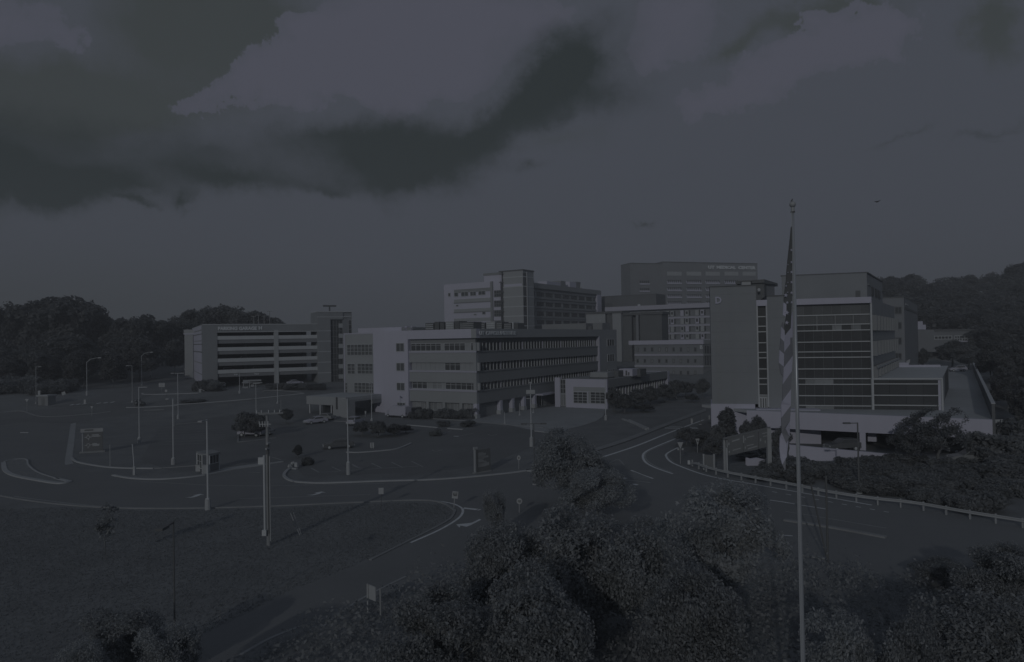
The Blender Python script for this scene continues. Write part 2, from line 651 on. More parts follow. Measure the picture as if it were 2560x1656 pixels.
def ribbon(name, pts, w, m, z, h=0.0, closed=False):
    """a strip (h=0) or a kerb of height h along world points"""
    pts = [Vector((p[0], p[1])) for p in pts]
    v, f = [], []
    n = len(pts)
    for i, p in enumerate(pts):
        t = (pts[min(i + 1, n - 1)] - pts[max(i - 1, 0)])
        if t.length < 1e-6:
            t = Vector((1, 0))
        t.normalize(); s = Vector((-t.y, t.x)) * (w / 2)
        for q in (p - s, p + s):
            g = hgt(q.x, q.y)
            v.append((q.x, q.y, g + z + h))
        if h:
            for q in (p - s, p + s):
                g = hgt(q.x, q.y)
                v.append((q.x, q.y, g - .05))
    k = 4 if h else 2
    for i in range(n - 1):
        a, b = i * k, (i + 1) * k
        f.append((a, a + 1, b + 1, b))
        if h:
            f.append((a + 2, a, b, b + 2)); f.append((a + 1, a + 3, b + 3, b + 1))
    if h:
        f.append((0, 2, 3, 1)); e = (n - 1) * k; f.append((e, e + 1, e + 3, e + 2))
    me = mesh_pd(name, v, f, m)
    if h:
        fix_normals(me)
    else:
        fix_up(me)
    return struct(link(name, me))


def gl(pxs, n=6):
    """pixel polyline -> smoothed ground points"""
    return smooth_line([tuple(G(*p)) for p in pxs], n)
# ------------------------------------------------------------------ ground
def axis(segs):
    out = []
    for a, b, st in segs:
        out += list(np.arange(a, b, st))
    out.append(segs[-1][1])
    return out


_gx = axis([(-1200, -600, 100), (-600, -240, 30), (-240, 260, 4), (260, 620, 20), (620, 1200, 100)])
_gy = axis([(-120, 90, 15), (90, 350, 4), (350, 700, 25), (700, 1500, 100)])
_v = [(x, y, hgt(x, y)) for y in _gy for x in _gx]
_nx = len(_gx)
_f = [(j * _nx + i, j * _nx + i + 1, (j + 1) * _nx + i + 1, (j + 1) * _nx + i) for j in range(len(_gy) - 1) for i in range(_nx - 1)]
struct(link('ground', mesh_pd('ground', _v, _f, 'grass', True)))


def strip2(name, up, lo, m, z, n=10, k=6):
    a = smooth_line([tuple(G(*p)) for p in up], n)
    b = smooth_line([tuple(G(*p)) for p in lo], n)
    N = 40
    def res(l):
        return [l[min(len(l) - 1, int(round(i * (len(l) - 1) / N)))] for i in range(N + 1)]
    a, b = res(a), res(b)
    v, f = [], []
    for p, q in zip(a, b):
        for i in range(k + 1):
            x, y = p[0] + (q[0] - p[0]) * i / k, p[1] + (q[1] - p[1]) * i / k
            v.append((x, y, hgt(x, y) + z))
    for i in range(N):
        for j in range(k):
            c = i * (k + 1) + j
            f.append((c, c + 1, c + k + 2, c + k + 1))
    me = mesh_pd(name, v, f, m); fix_up(me)
    return struct(link(name, me))


KERB_PARK = [B1(815, 845), B1(880, 890), B1(1150, 940), B1(1400, 958), B1(1740, 962)]
KERB_ROAD = [B1(1280, 1040), B1(1500, 1075), B1(1800, 1085), B1(2100, 1065), B1(2300, 1040), B2(360, 1030), B2(700, 965), B2(1000, 920), B2(1210, 885)]
KERB_ISLE = [B2(1370, 968), B2(1290, 965), B2(1232, 1015), B2(1228, 1055), B2(1300, 1100), B2(1430, 1120), B2(1700, 1127), B2(2355, 1105), B3(950, 1185), B3(1250, 1170), B3(1600, 1142), B3(2000, 1100), B3(2240, 1065), B4(360, 1080), B4(665, 1100)]
LAWN_TOP = [C1(-40, 130), C1(300, 185), C1(700, 225), C1(1150, 243), C1(1750, 240), C1(2360, 222), C2(1000, 192), C2(1500, 174), C2(1700, 195), C2(1815, 262)]
LAWN_BOT = [C2(1815, 262), C2(1770, 335), C2(1600, 430), C2(1400, 530), C2(1100, 680), C2(700, 845), C2(400, 960), C2(0, 1160), C1(1560, 1390), C1(1200, 1560)]
ROAD_BOT = [C1(1600, 1700), C2(0, 1500), C2(250, 1350), C2(800, 1090), C2(1050, 970), C2(1400, 830), C2(1560, 760), (1250, 1385), (1450, 1370), (1650, 1370), (1850, 1385), (2005, 1395), (2067, 1402), (2250, 1440), (2480, 1480), (2620, 1520)]
RAIL = [B5(300, 930), B5(480, 1003), B5(700, 1060), B5(940, 1108), B5(1110, 1142), B5(1480, 1212), B5(1850, 1290), B6(640, 1370), C4(1440, 252), C4(1900, 335), C4(2364, 412), (2660, 1342)]
main = ([(0, 1064), (60, 1056), (176, 1058), (170, 1100), (163, 1150), (182, 1166), (215, 1178), (268, 1189)] + KERB_ROAD +
        [(725, 1168)] + KERB_ISLE[1:] + [(1420, 1165), B4(1050, 868), B4(1500, 720), B4(2000, 530), B4(2355, 395), (1781, 1020), (1781, 1046), (1740, 1066), B4(2060, 820), B4(1925, 900), B4(1990, 985)] +
        RAIL + ROAD_BOT[::-1] + LAWN_BOT[::-1] + LAWN_TOP[::-1])
ground_poly('road', main, 'asphalt', .006)
park = [(352, 1150), (400, 1066), (470, 1052), (560, 1040), (640, 1030), (760, 1020), (905, 1046), (1010, 1058), (1160, 1075), (1236, 1064), (1300, 1070), (1330, 1082), (1395, 1084), (1330, 1118), (1250, 1150),
        (1150, 1172), (1040, 1182), (860, 1188), (760, 1190), (742, 1172), (728, 1166), (707, 1152), (640, 1158), (560, 1172), (500, 1180), (420, 1176)]
ground_poly('parking_lot', park, 'asphalt_old', .011)
# upper road that climbs to the garage, and the road up the left hillside
strip2('access_road', [(-60, 1040), (120, 1024), (290, 1011), (400, 1003), (520, 992), (640, 981), (862, 966)], [(-60, 1066), (60, 1057), (176, 1058), (290, 1040), (440, 1024), (620, 1003), (862, 972)], 'asphalt_old', .03)
strip2('hill_road', [(120, 1019), (230, 996), (330, 973), (430, 948), (470, 938)], [(290, 1012), (330, 1003), (390, 985), (460, 962), (490, 950)], 'asphalt_old', .05)
strip2('footpath', [B1(795, 455), B1(770, 650), B1(735, 870), B1(745, 920)], [B1(860, 440), B1(845, 620), B1(820, 850), B1(835, 905)], 'paving', .02)
strip2('forecourt', [B4(-60, 440), B4(300, 395), B4(660, 343)], [B4(-60, 545), B4(100, 552), B4(440, 590)], 'paving', .03)
ground_poly('plaza', [B4(-380, 520), B4(-40, 450), B4(300, 395), B4(660, 343), B4(960, 355), B4(1262, 378), B4(1200, 470), B4(1130, 515), B4(980, 565), B4(790, 610), B4(690, 640), B4(440, 622), B4(100, 552), B4(-120, 540)], 'paving', .035)
strip2('pavement', [B4(1050, 850), B4(1500, 700), B4(2000, 510), B4(2380, 372)], [B4(1055, 880), B4(1500, 740), B4(2000, 545), B4(2380, 405)], 'kerb_dim', .10)
# dark planting bed between the ramp and the hospital base
ground_poly('planting_bed', [(1781, 1046), (1740, 1068), (1697, 1100), (1672, 1140), (1690, 1158), (1770, 1185), (1900, 1205), (2000, 1222), (2000, 1150), (1860, 1100)], 'mulch', .008)
# kerbs
ribbon('kerb', gl(KERB_PARK), .30, 'kerb', .0, .14)
ribbon('kerb', gl(KERB_ROAD), .38, 'kerb', .0, .14)
ribbon('kerb', gl(KERB_ISLE), .36, 'kerb', .0, .14)
ribbon('kerb', gl(LAWN_TOP), .24, 'kerb_dim', .0, .10)
ribbon('kerb', gl(LAWN_BOT[:5]), .24, 'kerb_dim', .0, .08)
ribbon('kerb', gl([B1(1750, 962), B1(1900, 953), B1(2230, 930)]), .25, 'kerb_dim', .0, .12)
ribbon('kerb', gl([B2(700, 663), B2(800, 655), B2(1130, 615)]), .35, 'kerb_dim', .0, .14)
ribbon('kerb', gl([B2(710, 555), B2(700, 663)]), .3, 'kerb_dim', .0, .14)
ribbon('kerb', gl([B3(120, 868), B3(250, 872), B3(520, 852), B3(700, 828), B3(850, 768)]), .35, 'kerb', .0, .14)
ribbon('kerb', gl([B3(800, 562), B3(950, 572), B3(1150, 590)]), .4, 'kerb', .0, .16)
ribbon('kerb', gl([B3(1268, 600), B3(1440, 612)]), .45, 'kerb', .0, .16)
ribbon('kerb', gl([B3(880, 476), B3(1100, 488), B3(1500, 515), B3(1900, 553), B3(2355, 590)]), .35, 'kerb_dim', .0, .14)
ribbon('kerb', gl([B4(440, 628), B4(700, 650), B4(790, 615)]), .35, 'kerb', .0, .14)
ribbon('kerb', gl([B2(0, 462), B2(350, 432)]), .35, 'kerb_dim', .0, .14)
ribbon('kerb', gl([B2(1790, 425), B2(1980, 432)]), .35, 'kerb_dim', .0, .14)
ribbon('kerb', gl([B1(1610, 110), B1(1640, 122), B1(1850, 120), B1(2250, 107)]), .5, 'kerb', .0, .16)
ribbon('kerb', gl([B1(1430, 272), B1(1700, 265), B1(2000, 248), B2(0, 240), B2(500, 205), B2(1000, 160), B2(1450, 110)]), .42, 'kerb', .0, .16)
ribbon('kerb', gl([B1(1630, 303), B1(1860, 296)]), .3, 'kerb_dim', .0, .14)
ribbon('kerb', gl([B1(0, 330), B1(240, 310), B1(500, 375), B1(1000, 345), B1(1250, 318)]), .35, 'kerb_dim', .0, .12)
ribbon('kerb', gl([B1(235, 556), B1(330, 556)]), .35, 'kerb', .0, .14)
ribbon('kerb', gl([B1(1000, 220), B1(1060, 218)]), .4, 'kerb_dim', .0, .1)
ribbon('kerb', gl([B2(980, 85), B2(1180, 80), B2(1430, 100)]), .4, 'kerb_dim', .0, .14)
ribbon('kerb', gl([B4(1430, 497), B4(1560, 545), B4(1700, 615)]), .30, 'kerb', .0, .3)
ribbon('kerb', gl([B4(1505, 510), B4(1630, 565), B4(1725, 608)]), .30, 'kerb', .0, .3)
# left splitter island with a gravel top
ISLE = [B1(40, 900), B1(60, 985), B1(170, 1045), B1(420, 1095), B1(650, 1130), B1(772, 1120), B1(760, 1108), B1(600, 1068), B1(420, 1005), B1(320, 925), B1(295, 862), B1(160, 862), B1(70, 880), B1(40, 900)]
_il = gl(ISLE, 5)
ground_poly('splitter_island', None, 'gravel', .10, [Vector(p) for p in _il[:-1]])
ribbon('kerb', _il[:len(_il) // 2 + 2], .55, 'kerb', .0, .15)
ribbon('kerb', _il[len(_il) // 2:], .22, 'kerb', .0, .15)
ground_poly('gravel_verge', [B1(1290, 1038), B1(1500, 1068), B1(1800, 1078), B1(2100, 1058), B1(2300, 1030), B2(340, 1020), B2(240, 985), B1(2200, 985), B1(1900, 1020), B1(1600, 1040)], 'gravel', .016)
strip2('shelter_path', [B2(360, 1005), B2(620, 945), B2(1000, 895)], [B2(400, 1018), B2(660, 965), B2(1010, 915)], 'paving', .03)
ground_poly('gravel_patch', [B4(1480, 1120), B4(1560, 1085), B4(1760, 1165), B4(1720, 1190), B4(1560, 1170)], 'gravel', .02)


# painted lines
def line(pxs, w=.14, m='marking', n=5, z=.017):
    return ribbon('road_marking', gl(pxs, n), w * 1.5, m, z)


line([B2(-400, 1110), B2(0, 1128), B2(400, 1150), B2(1000, 1157), B2(1500, 1146), B2(2355, 1130)], .12, 'marking_faint')
line([C1(120, 140), C1(300, 165), C1(700, 212), C1(1000, 232), C1(1300, 238)], .14, 'marking_faint')
line([C2(1580, 173), C2(1700, 184), C2(1800, 204), C2(1862, 232), C2(1882, 262), C2(1860, 310), C2(1780, 370), C2(1650, 440), C2(1440, 532)], .16)
line([C2(0, 160), C2(500, 145), C2(1100, 125)], .12, 'marking_faint')
line([C2(700, 1240), C2(1000, 1020), C2(1400, 815)], .12, 'marking_faint')
line([C2(0, 1480), C2(250, 1340), C2(500, 1240)], .14, 'marking_faint')
ribbon('road_marking', gl([C2(1885, 240), C2(2003, 252)], 2), .5, 'marking', .017)
ribbon('road_marking', gl([C2(2012, 253), C2(2026, 255)], 2), .5, 'marking', .017)
line([B4(1215, 918), B4(1600, 790), B4(2000, 630), B4(2355, 498)], .3)
line([B4(2070, 697), B4(1900, 765), B4(1720, 845), B4(1665, 900), B4(1690, 975), B4(1800, 1040), B4(2000, 1110)], .22)
line([B4(2075, 697), B4(1910, 775), B4(1735, 852), B4(1688, 900), B4(1715, 965), B4(1820, 1030), B4(1990, 1095)], .14, 'marking_faint')
line([B4(2062, 812), B4(1960, 865), B4(1925, 905), B4(1985, 978), B4(2150, 1050), B4(2355, 1120), B5(700, 1085), B5(940, 1125), B5(1480, 1220), B5(2355, 1375)], .20)
line([B4(1910, 592), B4(2290, 596)], .5)
line([B4(1960, 574), B4(2280, 588)], .3)
line([B4(1530, 1070), B4(1650, 1120), B4(1780, 1165)], .2)
line([B4(1270, 1000), B4(1330, 965), B4(1390, 950), B4(1450, 1010)], .12, 'marking_faint')
line([B4(1415, 1180), B4(1600, 1192), B4(1750, 1212)], .2, 'marking_faint')
line([B4(1430, 1165), B4(1475, 1158)], .3, 'marking')
line([B4(1555, 1225), B4(1600, 1238)], .3, 'marking')
for k in range(9):
    x = 1225 + 158 * k
    y = 1222 + 28.0 * k
    line([B5(x, y), B5(x + 56, y + 10)], .12, 'marking', 2)
line([B5(1200, 1318), B5(1340, 1338), B5(1480, 1362)], .16)
line([B5(1530, 1372), B5(1700, 1398), B5(1850, 1422)], .16)
line([B5(460, 1210), B5(600, 1230)], .2)
line([B5(635, 1130), B5(680, 1138)], .2)
line([B5(520, 1115), B5(550, 1120)], .2, 'marking_faint')
line([C4(350, 268), C4(700, 325), C4(1200, 410)], .12, 'marking_faint')
line([C4(290, 466), C4(410, 475)], .14)
ribbon('kerb', gl([C4(340, 345), C4(600, 385), C4(880, 432), C4(1200, 492)]), .45, 'kerb_dim', .0, .14)
ribbon('kerb', gl([C4(480, 640), C4(700, 672)]), .3, 'kerb_dim', .0, .10)


def arrow(pts, m='marking'):
    P = [G(*p) for p in pts]
    me = mesh_pd('arrow_marking', [(p.x, p.y, .018) for p in P], [tuple(t) for t in tessellate_polygon([[Vector((p.x, p.y, 0)) for p in P]])], m)
    fix_up(me); struct(link('arrow_marking', me))


arrow([C2(1825, 378), C2(1852, 405), C2(1862, 388), C2(1912, 398), C2(1950, 384), C2(2038, 338), C2(2022, 332), C2(1960, 362), C2(1930, 368), C2(1880, 372)])
for ox, oy, cr in ((0, 0, C2), (-1006 + 0, 20, None)):
    base = [(560, 130), (612, 126), (650, 113), (625, 112), (690, 100), (728, 110), (694, 108), (676, 118), (640, 128), (612, 132)]
    if cr:
        arrow([C2(*p) for p in base], 'marking')
    else:
        arrow([C1(p[0] + 1000, p[1] + 20) for p in base], 'marking')
for k in range(6):                                   # stall lines of the near parking row
    a = (180 + 224 * k, 1003 - 12 * k); b = (300 + 228 * k, 1060 - 10 * k)
    if k in (0, 1, 2, 3):
        line([B3(*a), B3(*b)], .12, 'marking_faint', 2)
for k in range(3):
    line([B2(1540 + 235 * k - 10, 955 - 14 * k), B2(1620 + 245 * k, 1003 - 16 * k)], .12, 'marking_faint', 2)
line([B2(1640, 1003), B2(1950, 985), B3(300, 1062), B3(800, 1032), B3(940, 1022)], .12, 'marking_faint')
line([B2(1090, 832), B2(1190, 862)], .14, 'marking_faint', 2)
line([B2(1100, 905), B2(1200, 880)], .14, 'marking', 2)
line([B3(1090, 842), B3(1130, 856), B3(1205, 838)], .14, 'marking_faint', 2)
line([B3(1720, 662), B3(1765, 676), B3(1830, 660)], .14, 'marking_faint', 2)
line([B3(1335, 684), B3(1390, 686)], .4, 'marking', 2)
line([B3(1390, 684), B3(1560, 650)], .14, 'marking_faint', 2)
line([B3(1180, 668), B3(1310, 620)], .12, 'marking_faint', 2)
line([B3(770, 636), B3(900, 590)], .12, 'marking_faint', 2)
line([B2(810, 1008), B2(880, 1002), B2(955, 1008)], .14, 'marking_faint', 3)
line([B2(1430, 805), B2(1500, 795)], .14, 'marking_faint', 2)
line([B2(1150, 440), B2(1220, 452), B2(1295, 440)], .16, 'marking_faint', 3)
for k in range(7):                                   # rows of stall lines in the far left lot
    line([B1(1740 + 10 * k, 500 + 32 * k), B1(2320, 470 + 34 * k)], .10, 'marking_faint', 3)
for k in range(7):
    line([B2(60, 500 + 26 * k), B2(560, 470 + 26 * k)], .10, 'marking_faint', 3)
for k in range(6):                                   # zebra bars on the hill road
    x = 790 + 72 * k if k < 3 else 860 + 78 * k
    line([B1(x, 247 - k * 6), B1(x + 48, 236 - k * 6)], .45, 'marking', 2, z=.09)
for k in range(5):                                   # yield teeth at the left mouth
    line([B1(615 + 34 * k, 455), B1(632 + 34 * k, 450)], .4, 'marking_faint', 2)

# ------------------------------------------------------------------ buildings
LV, RV = Vector((-.843, .537)), Vector((.537, .843))


def prism_part(name, m, poly, z0, z1, parent):
    return MB().prism(poly, z0, z1).build(name, m, parent)


# ---- white office block with ribbon windows (corner towards the camera)
c0 = G(1194, 1048); C0 = Vector((c0.x, c0.y))
LA = along(C0, LV, 932.5)
RB = along(C0, RV, 1541.5)
LF, RF = Fac(LA, C0), Fac(C0, RB)
bld = thing('office_building', 'white four storey block with ribbon windows and rooftop lettering on its parapet', 'building', (C0.x, C0.y, 0))
ZC = lambda y: LF.z((1193.3, y))
zt = ZC(822)
zs = dict(b=ZC(845.3), w4=(ZC(877.6), ZC(857)), w3=(ZC(928.4), ZC(907.8)), w2=(ZC(977.4), ZC(959)), g=(ZC(1037), ZC(1011)))
_in = 1.3
core = [C0 + LV * _in + RV * _in, RB + LV * _in, RB + LV * (LF.len + 2), LA + RV * 60 , LA + RV * _in]
core = [C0 + (LV + RV) * _in, RB + LV * _in, RB + LV * LF.len, LA + RV * _in]
prism_part('core', 'grey_dark_panel', core, -.5, zt - .8, bld)
prism_part('roof', 'roofing', [C0 + (LV + RV) * .5, RB + LV * .5, RB + LV * LF.len, LA + RV * .5], zt - .8, zt - .5, bld)
uP = LF.uz(A3(812, 1000))[0]
LF.box('end_wall', 'white_wall', 0, uP, -.5, zt, -1.3, 0, bld)
LF.box('parapet', 'white_wall', uP, LF.len, zs['b'], zt, -1.3, -.01, bld)
uE = RF.uz(A4(1900, 1000))[0]
RF.box('parapet', 'grey_panel', 0, uE, zs['b'], zt - .003, -1.3, 0, bld)  # greyer than the white left face; its weaker light put into colour
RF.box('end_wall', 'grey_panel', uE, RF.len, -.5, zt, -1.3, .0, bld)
RF.box('end_fin', 'white_trim', uE - .5, uE, 6.5, zs['b'], -1.3, .1, bld)
def band(fac, u0, u1, z0, z1, m, d0, d1, name):
    return fac.box(name, m, u0, u1, z0, z1, d0, d1, bld)
# spandrels and sills run round the corner
for z1, z0 in ((zs['w4'][0], zs['w3'][1]), (zs['w3'][0], zs['w2'][1]), (zs['w2'][0], zs['g'][1])):
    band(LF, uP, LF.len - .45, z0, z1 - .35, 'grey_panel', -1.3, -.45, 'spandrel')
    band(LF, uP, LF.len - .30, z1 - .35, z1, 'white_trim', -1.3, -.30, 'sill')
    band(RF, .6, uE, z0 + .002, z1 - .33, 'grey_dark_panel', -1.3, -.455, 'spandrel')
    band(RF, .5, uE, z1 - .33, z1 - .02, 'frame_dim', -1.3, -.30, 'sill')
band(LF, uP, LF.len - .9, zs['w4'][1], zs['b'], 'grey_dark_panel', -1.3, -.9, 'soffit_shade')  # dark bands put the shade under the parapet into colour
band(RF, 1.05, uE, zs['w4'][1] + .003, zs['b'] - .002, 'brick_dark', -1.3, -.95, 'soffit_shade')
# left face windows
def lwin(rects, row, pane_w=1.4, glass='glass'):
    z0, z1 = zs[row]
    for a, b, g in rects:
        u0, u1 = LF.uz(A3(a, 1000))[0], LF.uz(A3(b, 1000))[0]
        n = max(1, round((u1 - u0) / pane_w))
        if g == 'p':
            for i in range(n):
                LF.box('wall_panel', 'grey_panel', u0 + (u1 - u0) * i / n + .02, u0 + (u1 - u0) * (i + 1) / n - .02, z0, z1, -1.2, -.8, bld)
        else:
            LF.window(u0, u1, z0 + .05, z1 - .05, n, 1, bld, glass=g, d=-.9, t=.12, proud=.14)
            LF.box('transom', 'frame', u0, u1, z1 - .5, z1 - .42, -.78, -.72, bld)
lwin([(822, 1162, 'glass'), (1200, 1436, 'glass'), (1503, 1560, 'glass'), (1162, 1200, 'p'), (1436, 1503, 'p'), (1560, 1596, 'p')], 'w4')
lwin([(830, 1202, 'p'), (1204, 1378, 'glass'), (1380, 1596, 'p')], 'w3')
lwin([(832, 998, 'glass'), (1000, 1168, 'blind'), (1168, 1206, 'p'), (1208, 1566, 'glass'), (1568, 1596, 'p')], 'w2')
z0, z1 = zs['g']
for a, b in ((832, 1010), (1028, 1195), (1212, 1385), (1405, 1570)):
    u0, u1 = LF.uz(A3(a, 1600))[0], LF.uz(A3(b, 1600))[0]
    LF.window(u0, u1, z0, z1 - .05, 4, 1, bld, glass='blind', d=-1.2, t=.1, proud=.12)
for a in (1018, 1203, 1395):
    u = LF.uz(A3(a, 1600))[0]
    LF.box('column', 'grey_panel', u - .35, u + .35, z0, z1, -1.2, -.5, bld)
LF.box('plinth', 'concrete', uP, LF.len - .3, -.5, z0, -1.3, -.35, bld)
LF.box('corner_pier', 'grey_panel', LF.len - 1.05, LF.len - .45, z0, z1, -1.3, -.45, bld)
for (p, q, n) in ((A3(683, 990), A3(772, 1082), 2), (A3(686, 1213), A3(775, 1303), 2), (A3(690, 1437), A3(778, 1525), 2), (B3(695, 302), B3(785, 368), 3)):
    LF.pwindow(p, q, n, 1 if n == 2 else 2, bld, glass='glass_tint', frame='frame', d=.0, t=.12, proud=.1)
for row in ('w4', 'w3', 'w2'):
    LF.box('corner_post', 'grey_panel', LF.len - 1.25, LF.len - .47, zs[row][0], zs[row][1], -1.25, -.47, bld)
# right face: ribbon glazing with fins
for row in ('w4', 'w3', 'w2'):
    z0, z1 = zs[row]
    n = 44; w = (uE - .9) / n
    for i in range(n):
        u = .8 + w * i
        RF.box('pane', 'glass_dark', u + .05, u + w - .05, z0 - .02, z1, -1.2, -.95, bld)
        RF.box('mullion', 'frame' if i % 7 else 'white_trim', u - .045, u + .045, z0 - .02, z1, -1.2, -.76, bld)
        if i % 7 == 0:
            RF.box('mullion', 'frame', u + .30, u + .39, z0 - .02, z1, -1.2, -.76, bld)
RF.text('lettering', 'UT  CANCER INSTITUTE', A3(1620, 852), A3(2030, 896), 'lettering', bld, .02, .15, .045)
for (p, q) in ((A4(1980, 945), A4(2060, 1020)), (A4(1985, 1117), A4(2062, 1192)), (A4(1988, 1290), A4(2066, 1362))):
    RF.pwindow(p, q, 3, 1, bld, d=.0, t=.16, proud=.12)
# ground floor arcade of the right face
zg = zs['g'][1]
RF.box('ground_wall', 'grey_dark_panel', 1.5, uE, -.5, zg, -3.0, -2.6, bld)
for x, y in ((-360, 470), (80, 430), (215, 405), (345, 385), (465, 350)):
    u = RF.uz(B4(x, y))[0]
    u = max(u, .75)
    RF.box('column', 'white_wall', u - .45, u + .45, -.5, zg, -1.25, -.35, bld)
    RF.box('column_base', 'concrete', u - .6, u + .6, -.5, .9, -1.35, -.25, bld)
for i in range(13):
    u = 2.2 + i * 2.15
    RF.window(u, u + 1.9, .5, zg - .3, 2, 1, bld, glass='glass_dark', frame='frame_dim', d=-2.6, t=.08)
u0 = RF.uz(B4(492, 350))[0]; u1 = RF.uz(B4(640, 345))[0]
d = RF.window(u0 + .5, u0 + 3.0, .1, 3.6, 2, 1, bld, glass='glass_dark', d=-1.2, t=.22, name='door')
RF.window(u0 + 3.6, u1 - 1, .1, zg - .2, 3, 2, bld, glass='glass_tint', d=-1.4, t=.16)
RF.box('entrance_canopy', 'white_trim', u0 - 1, u1, zg - .1, zg + .25, -1.2, 1.6, bld)
# left wing, set back, with gridded windows
XB = LA + LV * .0 - LF.n * 2.2
XA = along(XB, LV, 860)
XF = Fac(XA, XB)
wing = bld
zx = XF.z(A3(250, 888))
XF.box('wing_wall', 'grey_panel', 0, XF.len, -.5, zx, -14, 0, wing)
XF.box('wing_coping', 'white_trim', -.05, XF.len, zx, zx + .3, -14, .06, wing)
for (p, q, c, r) in ((A2(1940, 552), A2(2228, 672), 7, 3), (A2(1945, 767), A2(2030, 885), 2, 3), (A2(2058, 765), A2(2234, 885), 4, 3), (A2(1918, 980), A2(1945, 1098), 1, 3), (A2(2022, 980), A2(2238, 1100), 5, 3)):
    XF.pwindow(p, q, c, r, wing, glass='glass_tint', d=.0, t=.11, proud=.16)
XF.box('corner_post', 'white_trim', -.06, .35, -.5, zx, .0, .12, wing)
# rooftop plant
RT = LF.off(-16)
for (p, q, m, dep) in ((A3(250, 822), A3(742, 858), 'white_wall', 14), (A3(742, 812), A3(865, 850), 'grey_dark_panel', 6), (A3(778, 800), A3(800, 850), 'white_wall', 1.5), (A3(845, 800), A3(862, 850), 'white_wall', 1.5)):
    u0, z1 = RT.uz(p); u1, _ = RT.uz(q)
    RT.box('rear_block' if dep == 14 else 'plant_screen', m, u0, u1, -.5 if dep == 14 else zt - .6, z1, -dep, 0, bld)
RT = LF.off(-8)
ROOF_L = ['pale slatted chiller next to the grey penthouse screen', 'narrow dark unit beside the first slatted chiller', 'second narrow dark unit after the first slatted chiller', 'mid grey slatted chiller below the white corner of the hospital wing',
          'narrow dark unit after the mid grey slatted chiller', 'longest dark chiller on the office roof, before the pale vent stack', 'slim pale vent stack between two long dark chillers', 'dark chiller just after the slim pale vent stack', 'grey slatted chiller below the hospital glass shaft',
          'dark unit between the grey slatted chiller and the stair tower', 'dark chiller below the banded stair tower', 'slim pale vent stack below the banded stair tower', 'small dark end unit beside the stair tower vent stack']
for k, (a, b, t, m) in enumerate(((1012, 1105, 762, 'metal_dark'), (1115, 1165, 748, 'metal_dark'), (1178, 1225, 756, 'metal_dark'), (1240, 1332, 745, 'metal_mid'), (1345, 1395, 740, 'metal_dark'), (1400, 1560, 752, 'metal_dark'), (1572, 1586, 748, 'metal_light'), (1590, 1685, 758, 'metal_dark'), (1700, 1800, 745, 'metal_mid'), (1812, 1880, 750, 'metal_dark'), (1900, 1985, 762, 'metal_dark'), (1995, 2008, 752, 'metal_light'), (2012, 2060, 762, 'metal_dark'))):
    if a > 1560: RT = LF.off(-26)
    u0, z1 = RT.uz(A3(a, t)); u1, _ = RT.uz(A3(b, t))
    uo = thing('rooftop_unit', ROOF_L[k], 'rooftop unit', RT.at((u0 + u1) / 2, zt - .5, -1.5), 'plant on the office roof')
    RT.box('casing', m, u0, u1, zt - .5, z1, -3, 0, uo)
    if b - a > 60:
        n = 4
        for i in range(n):
            zz = zt - .2 + (z1 - zt) * (i + .3) / n
            RT.box('louvre', 'metal_light' if k in (0, 3, 8) else 'metal_mid', u0 + .15, u1 - .15, zz, zz + (z1 - zt) / n * .35, .005, .08, uo)

# ---- drop-off canopy in front of it
def ray_at_depth(p, d):
    return DP(p[0], p[1], d)
can = thing('entrance_canopy', 'low flat roofed drop-off canopy with angled end beside the white block', 'canopy', tuple(G(*B2(1860, 390))))
g0 = G(*B2(1945, 388)); P0 = Vector((g0.x, g0.y))
CF = Fac(along(P0, LV, B2(1468, 0)[0]), P0)
CR = Fac(P0, along(P0, RV, B2(2322, 0)[0]))
zc1 = CF.z(B2(1940, 165)); zc0 = CF.z(B2(1500, 245))
zroof = CF.z(B2(1945, 158))
CF.box('fascia', 'grey_panel', 0, CF.len, zc0 + .3, zroof, -.5, 0, can)
roofpoly = [CF.A, CF.B, CR.B, CF.A + (CR.B - CF.B)]
prism_part('roof_slab', 'concrete', [p + (CF.n * -.5 if i in (0, 1) else Vector((0, 0))) for i, p in enumerate(roofpoly)], zroof - .55, zroof + .02, can)
CR.box('fascia', 'grey_panel', 0, CR.len, zroof - 1.0, zroof - .01, -.4, -.01, can)
uw0, uw1 = CF.uz(B2(1775, 300))[0], CF.len
CF.box('pier_wall', 'grey_panel', uw0, uw1, -.3, zroof - .6, -2.2, -.03, can)
CF.box('slot_window', 'glass_dark', CF.uz(B2(1812, 300))[0], CF.uz(B2(1832, 300))[0], CF.z(B2(1820, 290)), CF.z(B2(1820, 152)), -.02, .04, can)
for x in (1500, 1618, 1745):
    u = CF.uz(B2(x, 300))[0]
    p = CF.at(u, 0, -.4)
    MB().tube([(p.x, p.y, hgt(p.x, p.y) - .2), (p.x, p.y, zc0 + .35)], .16, 8).build('column', 'metal_light', can)
MB().prism([CR.B, CR.B - CR.n * 1.2, CR.B - CR.n * 1.2 - CR.u * 3, CR.B - CR.u * 3], zroof - 1.9, zroof - 1.0).build('end_bracket', 'grey_dark_panel', can)
CR.box('back_wall', 'brick_dark', 1.5, CR.len, 0, zroof - .56, -9.5, -9, can)

